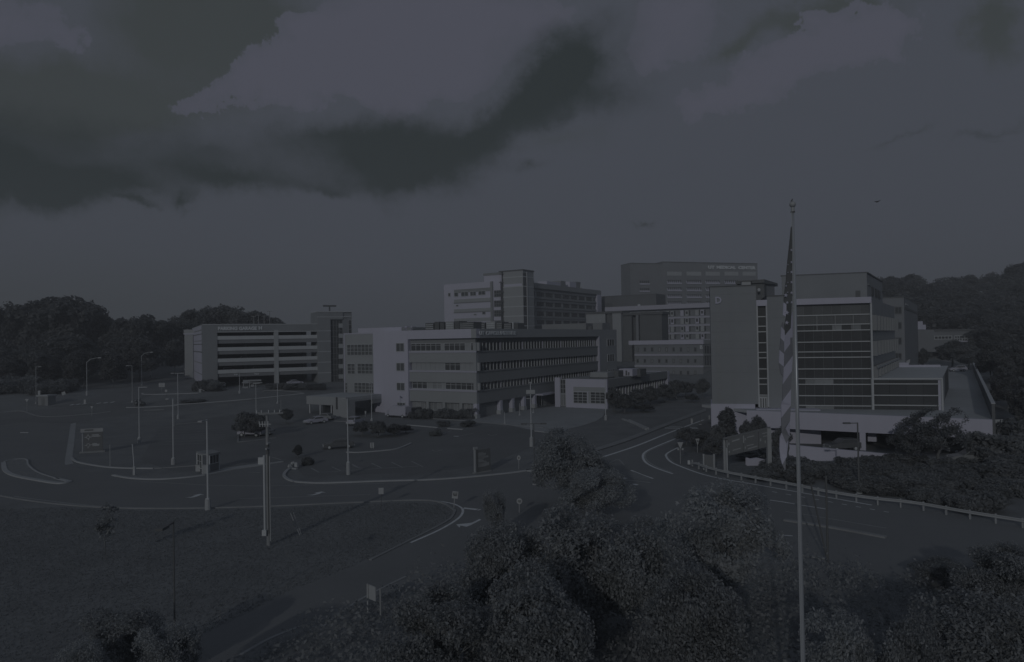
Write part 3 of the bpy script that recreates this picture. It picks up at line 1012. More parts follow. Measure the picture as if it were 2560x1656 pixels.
# ---- low annex
a0 = G(*B4(1262, 377)); AC = Vector((a0.x, a0.y))
AF = Fac(along(AC, LV, B4(655, 0)[0]), AC)
AR = Fac(AC, along(AC, RV, B4(1950, 0)[0]))
ann = thing('annex_building', 'low white annex with two gridded square windows by the plaza', 'building', (AC.x, AC.y, 0))
za = AF.z(B4(1250, 42))
prism_part('core', 'grey_dark_panel', [AF.A - AF.n * .5, AF.B - AF.n * .5 - AR.n * .9, AR.B - AR.n * .9, AR.B - AR.n * AF.len], -.5, za - .4, ann)
uA, uB_ = AF.uz(B4(723, 100))[0], AF.uz(B4(788, 100))[0]
AF.box('front_wall', 'white_wall', 0, uA, -.5, za + .25, -.6, 0, ann)
AF.box('front_wall', 'white_wall', uB_, AF.len, -.5, za, -.6, .02, ann)
z1 = AF.z(B4(755, 42)); z0 = AF.z(B4(755, 200)); zb = AF.z(B4(755, 335))
AF.window(uA + .1, uB_ - .1, z0, z1, 2, 3, ann, glass='glass_dark', d=-.2, t=.12)
AF.window(uA + .1, uB_ - .1, zb, z0 - .2, 2, 1, ann, glass='blind', d=-.2, t=.10, name='door')
AF.box('recess_panel', 'grey_panel', *[AF.uz(B4(875, 0))[0], AF.uz(B4(1240, 0))[0]], AF.z(B4(1060, 178)), AF.z(B4(1060, 128)), .02, .06, ann)
AF.box('recess_panel', 'grey_panel', *[AF.uz(B4(1040, 0))[0], AF.uz(B4(1068, 0))[0]], AF.z(B4(1060, 312)), AF.z(B4(1060, 182)), .02, .06, ann)
AF.pwindow(B4(880, 180), B4(1035, 312), 3, 4, ann, glass='glass_dark', frame='frame', d=.03, t=.13)
AF.pwindow(B4(1073, 182), B4(1236, 316), 3, 4, ann, glass='glass_dark', frame='frame', d=.03, t=.13)
AR.box('parapet', 'concrete_dim', .05, AR.len, za - 2.0, za - .01, -1.0, -.02, ann)
AR.box('base_wall', 'grey_dark_panel', .05, AR.len, -.5, 1.0, -1.0, -.2, ann)
AR.box('end_pier', 'white_wall', AR.len - 1.2, AR.len + .3, -.5, za, -1.0, .05, ann)
for i in range(22):
    u = 1.2 + i * 1.78
    if u > AR.len - 2: break
    AR.box('pane', 'glass_dark', u + .08, u + 1.70, 1.0, za - 2.0, -1.0, -.7, ann)
    AR.box('mullion', 'frame' if i % 3 else 'white_trim', u - .1, u + .08, 1.0, za - 2.0, -1.0, -.35, ann)
prism_part('roof', 'roofing', [AF.A - AF.n * .6, AF.B - AF.n * .6 - AR.n * 1.0, AR.B - AR.n * 1.0, AR.B - AR.n * AF.len], za - .4, za - .25, ann)
for k, (p, q, m, back) in enumerate(((A4(1790, 1318), A4(1988, 1400), 'grey_panel', -7), (A4(1990, 1300), A4(2112, 1400), 'brick_dark', -9), (A4(2115, 1280), A4(2270, 1362), 'white_wall', -10), (A4(2275, 1282), A4(2360, 1362), 'brick_dark', -11))):
    T = AF.off(back - 2 * k)
    u0, z1 = T.uz(p); u1, _ = T.uz(q)
    o = thing('rooftop_unit', ['wide pale rooftop unit at the front of the annex roof', 'dark rooftop unit between two pale ones on the annex', 'white rooftop unit with ladder on the annex roof', 'dark rooftop unit at the far side of the annex roof'][k], 'rooftop unit', T.at((u0 + u1) / 2, za - .25, -1.5))
    T.box('casing', m, u0, u1, za - .25, z1, -4, 0, o)
    T.box('curb', 'metal_dark', u0 - .1, u1 + .1, za - .25, za + .05, -4.1, .1, o)
    if k == 2:
        T.box('access_panel', 'metal_dark', u0 + (u1 - u0) * .5, u0 + (u1 - u0) * .62, za + .2, z1 - .4, .0, .06, o)
        T.box('access_panel', 'metal_dark', u0 + (u1 - u0) * .68, u0 + (u1 - u0) * .78, za + .2, z1 - .8, .0, .06, o)

# ---- parking garage
gb = DP(546, 968, 199)
GD = Vector((.88, .474)); GP = Vector((-.474, .88))
g0 = Vector((gb.x, gb.y))
GA, GB = along(g0, GD, 506), along(g0, GD, 862)
GF = Fac(GA, GB)
gar = thing('parking_garage', 'five level open parking garage with lettering along its parapet', 'building', (GA.x, GA.y, hgt(GA.x, GA.y)))
gz0 = 2.0
ztop = GF.z(A2(800, 328))
uc1 = GF.uz(A2(470, 700))[0]; ut0 = GF.uz(A2(1612, 700))[0]
GF.box('end_pier', 'brick', 0, uc1, gz0, ztop - .01, -3, 0, gar)
GF.box('parapet', 'brick', uc1, ut0, GF.z(A2(1000, 402)), ztop, -1.0, -.05, gar)
GF.box('coping', 'frame', 0, ut0, ztop, ztop + .25, -1.1, .08, gar)
GF.box('parapet_trim', 'frame', uc1, ut0, GF.z(A2(1000, 410)), GF.z(A2(1000, 402)), -1.0, .02, gar)
dep = 45
zl = []
for (y0, y1, y2) in ((455, 497, 540), (583, 624, 663), (710, 752, 792), (838, 880, 920)):
    zl.append((GF.z(A2(560, y0)), GF.z(A2(560, y1)), GF.z(A2(560, y2))))
for (za_, zb_, zc_) in zl:
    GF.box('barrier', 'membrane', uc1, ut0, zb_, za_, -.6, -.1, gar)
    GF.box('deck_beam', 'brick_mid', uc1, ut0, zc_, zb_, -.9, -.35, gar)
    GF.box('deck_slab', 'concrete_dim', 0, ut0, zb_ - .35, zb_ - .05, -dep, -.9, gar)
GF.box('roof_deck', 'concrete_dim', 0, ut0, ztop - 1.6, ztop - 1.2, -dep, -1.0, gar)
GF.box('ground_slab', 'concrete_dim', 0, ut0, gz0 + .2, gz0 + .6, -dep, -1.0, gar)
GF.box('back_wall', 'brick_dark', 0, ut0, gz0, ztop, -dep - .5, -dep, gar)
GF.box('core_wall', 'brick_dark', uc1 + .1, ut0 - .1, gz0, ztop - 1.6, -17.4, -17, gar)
for x in (1138,):
    u = GF.uz(A2(x, 700))[0]
    GF.box('column', 'concrete', u - .65, u + .65, gz0, ztop - 1.6, -.95, -.02, gar)
for u in np.arange(uc1 + 9, ut0, 9.0):
    GF.box('column', 'concrete_dim', u - .4, u + .4, gz0, ztop - 1.6, -12.5, -11.7, gar)
# white end wall of the garage, seen edge-on at the left
SA = along(GA, GP, 481)
SF = Fac(SA, GA)
SF.box('side_wall', 'white_wall', 0, SF.len - .05, gz0 - 1, ztop - .1, -.5, 0, gar)
for y in (430, 548, 640):
    z = GF.z(A2(303, y))
    SF.box('dark_joint', 'brick_dark', 0, SF.len - .05, z - .12, z + .12, -.3, .03, gar)  # dark joint strips across the white side wall
SF.box('side_coping', 'frame', 0, SF.len, ztop - .1, ztop + .15, -.6, .05, gar)
GF.text('lettering', 'PARKING GARAGE', A2(474, 350), A2(915, 388), 'lettering', gar, .0, .18, .055)
GF.text('lettering', 'H', A2(935, 345), A2(975, 384), 'lettering', gar, .0, .18, .06)
GF.text('lettering', 'Enter', A2(660, 884), A2(702, 898), 'lettering', gar, -.3, .1, .04)
GF.text('lettering', 'Visitor', A2(886, 876), A2(945, 892), 'lettering', gar, -.3, .1, .04)
# stair tower with glazing
zT = GF.z(A2(1700, 186))
u1, u2, u3, u4 = [GF.uz(A2(x, 700))[0] for x in (1602, 1748, 1890, 1992)]
GF.box('tower_wall', 'brick', u1, u2, gz0, zT, -9, .8, gar)
GF.box('tower_wall', 'brick_mid', u3, u4, GF.z(A2(1940, 1030)), zT - .02, -9, .5, gar)
GF.box('tower_head', 'brick', u2, u3, GF.z(A2(1800, 268)), zT - .01, -9, .79, gar)
GF.box('tower_core', 'interior', u2, u3, gz0, GF.z(A2(1800, 268)), -9, -3.5, gar)
GF.box('coping', 'frame', u1 - .1, u4 + .1, zT, zT + .3, -9, .95, gar)
for y in (240, 397, 513, 630, 750, 870):
    z = GF.z(A2(1680, y)); GF.box('band_course', 'frame', u1 - .02, u2 + .02, z - .12, z + .12, .4, .88, gar)
z = GF.z(A2(1800, 240)); GF.box('band_course', 'frame', u2 + .02, u4, z - .12, z + .12, .4, .86, gar)
z0, z1 = GF.z(A2(1800, 1030)), GF.z(A2(1800, 270))
GF.window(u2 + .1, u3 - .1, z0, z1, 4, 12, gar, glass='glass_dark', frame='frame_dim', d=.1, t=.12)
for y in (335, 450, 565, 685, 795, 910):
    z = GF.z(A2(1870, y)); u = GF.uz(A2(1870, y))[0]
    GF.box('stair_landing', 'concrete', u - .9, u + .9, z - .75, z + .6, .3, .36, gar)
GF.pwindow(A2(1945, 275), A2(1985, 430), 1, 3, gar, glass='glass', d=.5)
GF.box('tower_base', 'concrete', u1 - .1, u2 + .1, gz0 - 1, GF.z(A2(1680, 1008)), -2, 1.0, gar)
mb = MB()
zq = zT + .3
q = GF.at((u1 + u4) / 2 - .5, zq, -4)
mb.tube([(q.x, q.y, zq), (q.x, q.y, zq + 1.6)], .25, 8)
mb.box((q.x, q.y, zq + 1.9), (4, 1.2, .5), GF.rz)
mb.build('roof_vent', 'metal_dark', gar)
# low walls at the mouth of the garage
for (p, q) in ((A2(1045, 1012), A2(1250, 1040)), (A2(1360, 1012), A2(1570, 1038))):
    W = GF.off(3.0)
    u0, z1 = W.uz(p); u1_, _ = W.uz(q)
    o = thing('low_wall', 'low pale concrete wall before the garage mouth', 'wall', W.at((u0 + u1_) / 2, 2.0, -.2), 'low walls before the garage')
    W.box('wall_panel', 'concrete', u0, u1_, 1.2, z1, -.4, 0, o)
    W.box('wall_cap', 'frame', u0 - .05, u1_ + .05, z1, z1 + .12, -.45, .05, o)
# retaining wall right of the garage
rw = [G(*p) for p in (A2(1000, 1080), A2(1450, 1103), A2(1910, 1105))]
RW = Fac(Vector((DP(*A2(1000, 1060), 186).x, 186)), Vector((DP(*A2(1915, 1060), 196).x, 196)))
o = thing('retaining_wall', 'long dark planted retaining bank below the garage tower', 'wall', RW.at(RW.len / 2, 0))
RW.box('wall_panel', 'brick_dark', 0, RW.len, -.5, RW.z(A2(1700, 1045)), -.6, 0, o)
RW.box('wall_cap', 'kerb_dim', 0, RW.len, RW.z(A2(1700, 1045)), RW.z(A2(1700, 1036)), -.7, .1, o)
for i, x in enumerate((880, 935, 997, 1060)):
    T = GF.off(-20)
    u, zz = T.uz(A2(x, (232, 218, 230, 175)[i]))
    p = T.at(u, ztop - 1.2)
    o = thing('roof_lamp', 'thin lamp pole standing on the garage roof deck', 'lamp post', p, 'lamp poles on the garage roof')
    MB().tube([p, (p.x, p.y, zz)], .10, 6).build('pole', 'frame_dim', o)
    MB().box((p.x, p.y, zz), (1.6, .3, .15)).build('lamp_head', 'frame_dim', o)
# small hip roof building left of the garage
o = thing('utility_building', 'small pale flat roofed block at the left end of the garage', 'building', DP(470, 1000, 232))
T = Fac(Vector((DP(460, 800, 232).x, 232)), Vector((DP(483, 800, 232).x, 232)))
T.pbox('wall', 'grey_panel', A2(95, 438), A2(200, 1150), -4, 0, o)
T.pbox('fascia', 'white_trim', A2(88, 425), A2(205, 438), -4.2, .2, o)
T.pbox('fascia', 'grey_panel', A2(88, 383), A2(205, 424), -4.1, .1, o)
# ---- hospital with a stair tower (behind the office block)
h0 = DP(1309, 800, 290); HC = Vector((h0.x, h0.y))
HT = Fac(along(HC, LV, A4(818, 0)[0]), HC)
zb_h = 4.0
hos = thing('hospital_wing', 'white and glass hospital wing with a banded stair tower, above the office roof', 'building', (HC.x, HC.y, hgt(HC.x, HC.y)))
zt_h = HT.z(A4(900, 175))
HT.box('tower', 'grey_panel', 0, HT.len, zb_h, zt_h, -9, 0, hos)
HT.box('tower_cap', 'metal_dark', -2.2, HT.len + .3, zt_h, zt_h + .5, -9.2, .2, hos)
for y in (240, 350, 463, 575, 683, 795):
    z = HT.z(A4(930, y)); HT.box('band_course', 'frame', -.1, HT.len + .1, z - .22, z + .22, -9, .08, hos)
HT.box('band_panel', 'white_wall', .5, HT.len - .5, HT.z(A4(930, 345)), HT.z(A4(930, 318)), 0, .12, hos)
HS = Fac(HC, along(HC, RV, A4(1090, 0)[0]))
HS.box('tower_glazing', 'glass_dark', .2, HS.len - .8, zb_h, zt_h - 1, -.1, .06, hos)
HS.box('tower_edge', 'frame', HS.len - .7, HS.len - .2, zb_h, zt_h - .5, -.1, .3, hos)
# shaft left of the tower
HT.box('glass_shaft', 'glass_dark', HT.uz(A4(785, 500))[0], 0, zb_h, zt_h + .5, -7, -.5, hos)
for y in (205, 300, 412, 520, 630, 740):
    z = HT.z(A4(800, y)); HT.box('shaft_fin', 'metal_dark', HT.uz(A4(770, 500))[0], .3, z - .15, z + .15, -.5, .5, hos)
# left white wing
HL = Fac(along(HC - HT.n * 3, LV, A4(145, 0)[0]), along(HC - HT.n * 3, LV, A4(785, 0)[0]))
zl_ = HL.z(A4(600, 293))
HL.box('wing_wall', 'white_wall', 0, HL.len, zb_h, zl_, -16, 0, hos)
HL.pbox('plant_room', 'white_wall', A4(580, 208), A4(785, 300), -12, -.6, hos)
HL.pbox('plant_room_cap', 'grey_dark_panel', A4(575, 200), A4(788, 210), -12.2, -.4, hos)
for y0, y1, m in ((372, 412, 'grey_dark_panel'), (485, 520, 'grey_panel'), (597, 635, 'grey_panel'), (705, 742, 'grey_panel')):
    HL.box('band_panel', m, HL.uz(A4(250, y0))[0], HL.uz(A4(695, y0))[0], HL.z(A4(450, y1)), HL.z(A4(450, y0)), 0, .12, hos)
for y in (525, 635):
    z = HL.z(A4(450, y)); HL.box('band_course', 'frame_dim', HL.uz(A4(250, y))[0], HL.uz(A4(695, y))[0], z - .2, z + .2, .12, .3, hos)
HL.box('pilaster', 'grey_dark_panel', HL.uz(A4(668, 400))[0], HL.uz(A4(694, 400))[0], zb_h, HL.z(A4(680, 290)), 0, .6, hos)
for a, b, y0, y1 in ((186, 210, 422, 460), (255, 298, 416, 460), (333, 412, 410, 455), (435, 500, 405, 450), (528, 605, 400, 440), (572, 608, 630, 662), (275, 300, 556, 570), (475, 505, 658, 670)):
    HL.pwindow(A4(a, y0), A4(b, y1), max(1, (b - a) // 30), 1, hos, d=.12, t=.2)
for y0, y1 in ((395, 462), (510, 575), (618, 685), (735, 800)):
    HL.pwindow(A4(705, y0), A4(785, y1), 3, 2, hos, glass='glass_dark', d=.02, t=.2, frame='frame_dim')
# right wing
w0 = HC + RV * (HS.len + 3) + LV * 2.0
HR = Fac(along(w0, RV, A4(1170, 0)[0]), along(w0, RV, A4(1925, 0)[0]))
zr = HR.z(A4(1400, 333))
ur = HR.uz(A4(1870, 400))[0]
HR.box('link_block', 'brick_dark', -8, 0, zb_h, HR.z(A4(1130, 250)), -10, -.4, hos)
HR.box('wing_core', 'grey_dark_panel', 0, HR.len, zb_h, zr - .5, -16, -1.2, hos)
HR.box('parapet', 'concrete_dim', 0, HR.len, HR.z(A4(1400, 388)), zr, -1.2, 0, hos)
HR.box('end_wall', 'white_wall', ur, HR.len, zb_h, HR.z(A4(1400, 388)), -1.2, 0, hos)
zw = [(HR.z(A4(1200, a)), HR.z(A4(1200, b))) for a, b in ((408, 460), (518, 567), (625, 678), (728, 775))]
for z1, z0 in zw:
    n = 30
    for i in range(n):
        u = 1.5 + (ur - 2) * i / n; w = (ur - 2) / n
        HR.box('window', 'glass_dark' if i % 4 else 'blind', u + .25, u + w - .25, z0, z1, -1.2, -.9, hos)
    HR.box('sill', 'concrete_dim', .5, ur, z0 - .9, z0, -1.2, -.5, hos)
    HR.box('lintel', 'brick_mid', .5, ur, z1, z1 + 1.0, -1.2, -.7, hos)
for a, b, t, m in ((1300, 1455, 285, 'white_wall'), (1458, 1512, 282, 'grey_dark_panel'), (1560, 1632, 292, 'white_wall'), (1634, 1682, 292, 'grey_dark_panel')):
    T = HR.off(-7)
    u0, z1 = T.uz(A4(a, t)); u1, _ = T.uz(A4(b, t))
    T.box('plant_screen', m, u0, u1, zr - .6, z1, -5, 0, hos)
for a, t in ((1240, 268), (1760, 320), (1772, 335)):
    u, z1 = HR.uz(A4(a, t)); p = HR.at(u, zr - .5, -4)
    MB().tube([p, (p.x, p.y, z1)], .12, 5).build('roof_mast', 'frame', hos)

# ---- tall tower with lettering
UD = Vector((.956, .293)); UP = Vector((-.293, .956))
t0 = DP(1576, 700, 410); UA = Vector((t0.x, t0.y))
UB = along(UA, UD, A5(1890, 0)[0]); UF = Fac(UA, UB)
tow = thing('hospital_tower', 'tallest dark brick hospital tower with white lettering near its roof', 'building', (UA.x, UA.y, hgt(UA.x, UA.y)))
zu = UF.z(A5(1200, 172))
zu2 = UF.z(A5(500, 180)); us = UF.uz(A5(800, 300))[0]
UL = along(UA, UP, A5(342, 0)[0])
sd = (UL - UA).length
prism_part('shaft', 'brick_mid', [UA + UD * us, UB, UB + UP * 34, UA + UD * us + UP * 34], 4, zu, tow)
prism_part('shaft', 'brick_mid', [UA, UA + UD * us, UA + UD * us + UP * sd, UL], 4, zu2, tow)
UF.box('coping', 'brick_dark', us, UF.len, zu, zu + .5, -34, .2, tow)
UF.box('coping', 'brick_dark', 0, us, zu2, zu2 + .5, -sd, .2, tow)
UF.text('lettering', 'UT', A5(1312, 202), A5(1385, 240), 'lettering', tow, .05, .4, .05)
UF.text('lettering', 'MEDICAL', A5(1408, 203), A5(1625, 242), 'lettering', tow, .05, .4, .05)
UF.text('lettering', 'CENTER', A5(1652, 206), A5(1850, 246), 'lettering', tow, .05, .4, .05)
grp = ((850, 1012), (1070, 1235), (1285, 1445), (1500, 1655), (1705, 1850))
for k, (a, b) in enumerate(grp):
    u0, u1 = UF.uz(A5(a, 300))[0], UF.uz(A5(b, 300))[0]
    UF.box('louvre_panel', 'concrete', u0, u1, UF.z(A5(a, 315)), UF.z(A5(a, 270)), 0, .2, tow)
    for i in range(6):
        zz = UF.z(A5(a, 315)) + 1.5 * i
    for r, (y0, y1) in enumerate(((362, 390), (444, 472), (524, 550), (602, 630))):
        if r > 0 and k > 2 or (k == 4): continue
        z1, z0 = UF.z(A5(a, y0)), UF.z(A5(a, y1))
        UF.box('sill', 'white_wall', u0, u1, z0 - 1.1, z0 - .2, 0, .5, tow)
        n = 7
        for i in range(n):
            w = (u1 - u0) / n
            UF.box('window', 'glass_dark', u0 + w * i + w * .22, u0 + w * (i + 1) - w * .22, z0, z1, 0, .15, tow)
            UF.box('pier', 'white_wall', u0 + w * i - w * .16, u0 + w * i + w * .16, z0 - .2, z0 + (z1 - z0) * .45, 0, .35, tow)
for y0, y1 in ((372, 400), (455, 482)):
    u0, u1 = UF.uz(A5(538, 400))[0], UF.uz(A5(652, 400))[0]
    z1, z0 = UF.z(A5(600, y0)), UF.z(A5(600, y1))
    UF.box('sill', 'white_wall', u0, u1, z0 - .9, z0 - .1, 0, .4, tow)
    for i in range(5):
        w = (u1 - u0) / 5
        UF.box('window', 'glass_dark', u0 + w * (i + .2), u0 + w * (i + .8), z0, z1, 0, .15, tow)
for x, t in ((910, 140), (1193, 135), (1240, 150), (1060, 150)):
    u, z1 = UF.uz(A5(x, t)); p = UF.at(u, zu, -5)
    MB().tube([p, (p.x, p.y, z1)], .16, 5).build('roof_mast', 'frame_dim', tow)

# ---- low dark block before the tower
k0 = DP(A5(870, 0)[0], 800, 350); KB = Vector((k0.x, k0.y))
KF = Fac(along(KB, LV, A5(115, 0)[0]), along(KB, LV, A5(735, 0)[0]))
o = thing('service_block', 'plain dark brick block with flat roof at the foot of the tall tower', 'building', (KF.A.x, KF.A.y, hgt(KF.A.x, KF.A.y)))
zk = KF.z(A5(500, 538))
prism_part('wall', 'brick_dark', [KF.A, KF.B, KF.B + RV * 14, KF.A + RV * 14], 4, zk, o)
prism_part('coping', 'metal_dark', [KF.A - RV * .2, KF.B - RV * .2, KF.B + RV * 14, KF.A + RV * 14], zk, zk + .4, o)
KF.pbox('louvre', 'interior', A5(118, 628), A5(232, 700), 0, .1, o)
KF.pbox('vent_box', 'metal_light', A5(525, 640), A5(552, 668), .0, 1.0, o)

# ---- ward block with a white grid front
e0 = DP(A5(1345, 0)[0], 800, 322); EB = Vector((e0.x, e0.y))
EF = Fac(along(EB, LV, A5(182, 0)[0]), along(EB, LV, A5(1352, 0)[0]))
war = thing('ward_block', 'ward block with pale grid of panels under a thin white roof slab', 'building', (EF.B.x, EF.B.y, hgt(EF.B.x, EF.B.y)))
ze = EF.z(A5(1200, 668))
EF.box('wall', 'brick_mid', 0, EF.len, 3, ze - .5, -14, 0, war)
EF.box('roof_slab', 'white_trim', -.5, EF.len, ze - .5, ze + 1.6, -15, 2.2, war)
ub = EF.uz(A5(795, 800))[0]
for y in (790, 880, 968, 1050):
    z = EF.z(A5(1000, y)); EF.box('floor_band', 'white_trim', 0, EF.len, z - .45, z + .45, 0, .5, war)
tops = [EF.z(A5(1000, y)) for y in (700, 783, 874, 961)]
bots = [EF.z(A5(1000, y)) for y in (785, 876, 963, 1046)]
for k, x in enumerate((258, 368, 430, 535, 585, 690, 745, 858, 910, 1022, 1077, 1192, 1250)):
    u = EF.uz(A5(x, 800))[0]; w = .85
    for r in range(4):
        EF.box('panel', 'concrete' if (k + r) % 3 else 'white_wall', u - w, u + w, bots[r] + .5, tops[r] - .4, 0, .35, war)
        if (k * 3 + r * 5) % 7 < 4:
            EF.box('window', 'glass_dark', u - .45, u + .45, bots[r] + 1.4, tops[r] - 1.0, .3, .5, war)
        EF.box('window', 'glass', u + w + .1, u + w + .75, bots[r] + .6, tops[r] - .5, 0, .2, war)
# pale rooftop boxes and dark block in front of it
x0 = DP(A5(345, 0)[0], 800, 284); XQ = Vector((x0.x, x0.y))
QF = Fac(along(XQ, LV, A4(1745, 0)[0]), along(XQ, LV, A4(2152, 0)[0]))
o = thing('link_building', 'pale windowless link block in front of the hospital wing end', 'building', (QF.B.x, QF.B.y, hgt(QF.B.x, QF.B.y)))
QF.pbox('wall', 'grey_panel', A4(1745, 655), A4(1972, 1300), -8, 0, o)
QF.pbox('wall', 'brick_dark', A4(1972, 652), A4(2040, 1300), -8, -.8, o)
QF.pbox('wall', 'grey_panel', A4(2040, 645), A4(2152, 1300), -8, 0, o)
QF.pbox('coping', 'metal_dark', A4(1740, 640), A4(2156, 648), -8.2, .2, o)
QF.pbox('hatch', 'sign_white', A4(1895, 725), A4(1920, 752), 0, .2, o)
o = thing('plant_building', 'dark windowless brick plant building between the link block and ward front', 'building', DP(A5(560, 0)[0], 940, 276))
PB_ = DP(A5(795, 0)[0], 800, 276); PF = Fac(along(PB_.xy, LV, A5(285, 0)[0]), along(PB_.xy, LV, A5(795, 0)[0]))
PF.pbox('wall', 'brick_dark', A5(335, 745), A5(452, 1380), -8, -.6, o)
PF.pbox('recess', 'interior', A5(452, 785), A5(495, 1380), -8, -1.4, o)
PF.pbox('wall', 'brick_mid', A5(495, 750), A5(536, 1380), -8, 0, o)
PF.pbox('wall', 'brick_dark', A5(536, 752), A5(797, 1380), -8, -.4, o)
PF.pbox('coping', 'metal_dark', A5(335, 738), A5(800, 750), -8.2, .15, o)
PF.pbox('wall', 'brick_dark', A5(285, 935), A5(335, 1380), -8, -.3, o)
# rooftop units above the office roof line at right
o = thing('plant_building', 'grey stepped penthouse with dark right end behind the office parapet', 'building', DP(A4(1900, 0)[0], 960, 215))
T = Fac(along(DP(A4(1945, 0)[0], 800, 212).xy, LV, A4(1240, 0)[0]), along(DP(A4(1945, 0)[0], 800, 212).xy, LV, A4(1945, 0)[0]))
T.pbox('wall', 'grey_dark_panel', A4(1245, 778), A4(1760, 1690), -6, 0, o)
T.pbox('wall', 'grey_dark_panel', A4(1820, 762), A4(1945, 1690), -6, 0, o)
T.pbox('wall', 'brick_dark', A4(1760, 800), A4(1820, 1690), -6, -.5, o)

# ---- brick block B
q0 = DP(A5(1258, 0)[0], 900, 245); QC = Vector((q0.x, q0.y))
BF = Fac(along(QC, LV, A5(480, 0)[0]), QC)
BR = Fac(QC, along(QC, Vector((.8, .6)), A5(1360, 0)[0]))
bb = thing('brick_block', 'three storey brick block with pale top band and the letter B', 'building', (QC.x, QC.y, hgt(QC.x, QC.y)))
zB = BF.z(A5(1200, 1090))
prism_part('wall', 'brick_mid', [BF.A, BF.B, BR.B, BR.B + LV * 8, BF.A + RV * 10], 0, zB, bb)
zB2 = BF.z(A5(1200, 1042))
BF.box('top_band', 'white_wall', -2.2, BF.len + .4, zB, zB2, -8, .5, bb)
BR.box('top_band', 'concrete_dim', .3, BR.len, zB + .005, zB2 - .05, -5, .4, bb)
for y in (1212, 1340):
    z = BF.z(A5(900, y))
    BF.box('band_course', 'white_trim', 0, BF.len + .2, z - .35, z + .35, 0, .3, bb)
    BR.box('band_course', 'concrete_dim', .2, BR.len, z - .33, z + .33, 0, .3, bb)
for r, (y0, y1, pale_pane) in enumerate(((1130, 1172, (0, 3, 4, 7)), (1262, 1300, (2, 5, 6)), (1395, 1432, (5, 8)))):
    for k in range(9):
        x = 517 + 81.5 * k
        if r == 2 and k < 5: continue
        BF.pwindow(A5(x - 10, y0), A5(x + 11, y1), 1, 1, bb, glass='blind' if k in pale_pane else 'glass', frame='brick_dark', d=.0, t=.2)  # pale blind material on chosen windows
for r, (y0, y1) in enumerate(((1110, 1195), (1225, 1325))):
    for k in range(3):
        x = 1275 + 28 * k
        BR.pbox('window', 'glass', A5(x, y0), A5(x + 16, y1), 0, .15, bb)
BF.text('lettering', 'B', A5(1225, 1104), A5(1255, 1145), 'lettering', bb, .02, .3, .01)
BF.pbox('canopy', 'white_wall', A5(930, 1470), A5(1212, 1508), -1, 3.0, bb)
BF.pbox('canopy', 'white_wall', A5(530, 1392), A5(845, 1402), -1, 1.0, bb)

# ---- D building: brick pier, glass curtain wall and deck
DL = Vector((-.961, .276))
d0 = DP(2180, 900, 102); D0 = Vector((d0.x, d0.y))
DA = along(D0, DL, 1777)
DF = Fac(DA, D0)
dbl = thing('hospital_building', 'brick and dark glass hospital building with a large letter D', 'building', (DA.x, DA.y, 0))
uG0, uG1 = DF.uz(A6(690, 900))[0], DF.uz(A6(812, 900))[0]
uC = DF.uz(A6(1125, 900))[0]
zD = DF.z(A6(400, 348)); zD2 = DF.z(A6(880, 458))
zbase = DF.z(B5(800, 228))
SD = Vector((.55, .83))
DS = Fac(D0, along(D0, SD, A6(2252, 0)[0]))
back = -26
DF.box('brick_tower', 'brick', 0, uG0, zbase, zD, back, 0, dbl)
DF.box('coping', 'brick_dark', -.05, uG0, zD, zD + .18, back, .1, dbl)
# brick coursing joints
for y in (432, 640, 740, 860, 965, 1050, 1130, 1320):
    z = DF.z(A6(500, y)); DF.box('joint', 'brick_mid', 0, uG0, z - .03, z + .03, .002, .012, dbl)
    if y > 500: DF.box('joint', 'brick_mid', uG1, uC, z + .37, z + .43, -.248, -.238, dbl)
DF.box('brick_pier', 'brick', uG1, uC, 5, zD2, back, -.25, dbl)
DF.box('coping', 'brick_dark', uG1, uC, zD2, zD2 + .18, back, -.15, dbl)
DF.text('lettering', 'D', A6(218, 466), A6(290, 541), 'flag_white', dbl, .0, .25, .03)
rr = random.Random(3)
z = DF.z(A6(255, 560)); zend = DF.z(B5(640, 205))
while z > zend:                                        # weathered upright lettering too faint to read
    h = rr.uniform(.16, .30)
    u = DF.uz(A6(252, 900))[0]
    DF.box('letter_block', 'concrete_dim', u - rr.uniform(.22, .36), u + rr.uniform(.22, .36), z - h, z, 0, .05, dbl)
    z -= h + rr.choice((.06, .07, .08, .45))
# slot of glass between the brick parts
ys = (567, 688, 797, 860, 985, 1095, 1157, 1283, 1392, 1457)
zz = [DF.z(A6(745, y)) for y in ys] + [DF.z(B5(1120, 132))]
DF.box('slot_head', 'white_wall', uG0, uG1, zz[0], DF.z(A6(745, 500)), -4, .1, dbl)
for a, b in zip(zz[1:], zz[:-1]):
    DF.box('pane', 'glass_dark', uG0 + .2, uG1 - .2, a + .08, b - .08, -.9, -.7, dbl)
    DF.box('transom', 'frame', uG0 + .2, uG1 - .2, a - .08, a + .08, -.9, -.55, dbl)
for u in (uG0, uG1 - .2):
    DF.box('jamb', 'frame', u, u + .2, 5.2, zz[0], -.9, .03, dbl)
DF.box('shaft_back', 'interior', uG0, uG1, 0, zz[0], -8, -1.0, dbl)
z0, z1 = DF.z(B5(1120, 290)), DF.z(B5(1120, 158))
DF.window(uG0 + .25, uG1 - .25, z0, z1, 3, 1, dbl, glass='glass_dark', d=-.9, t=.28, name='door')
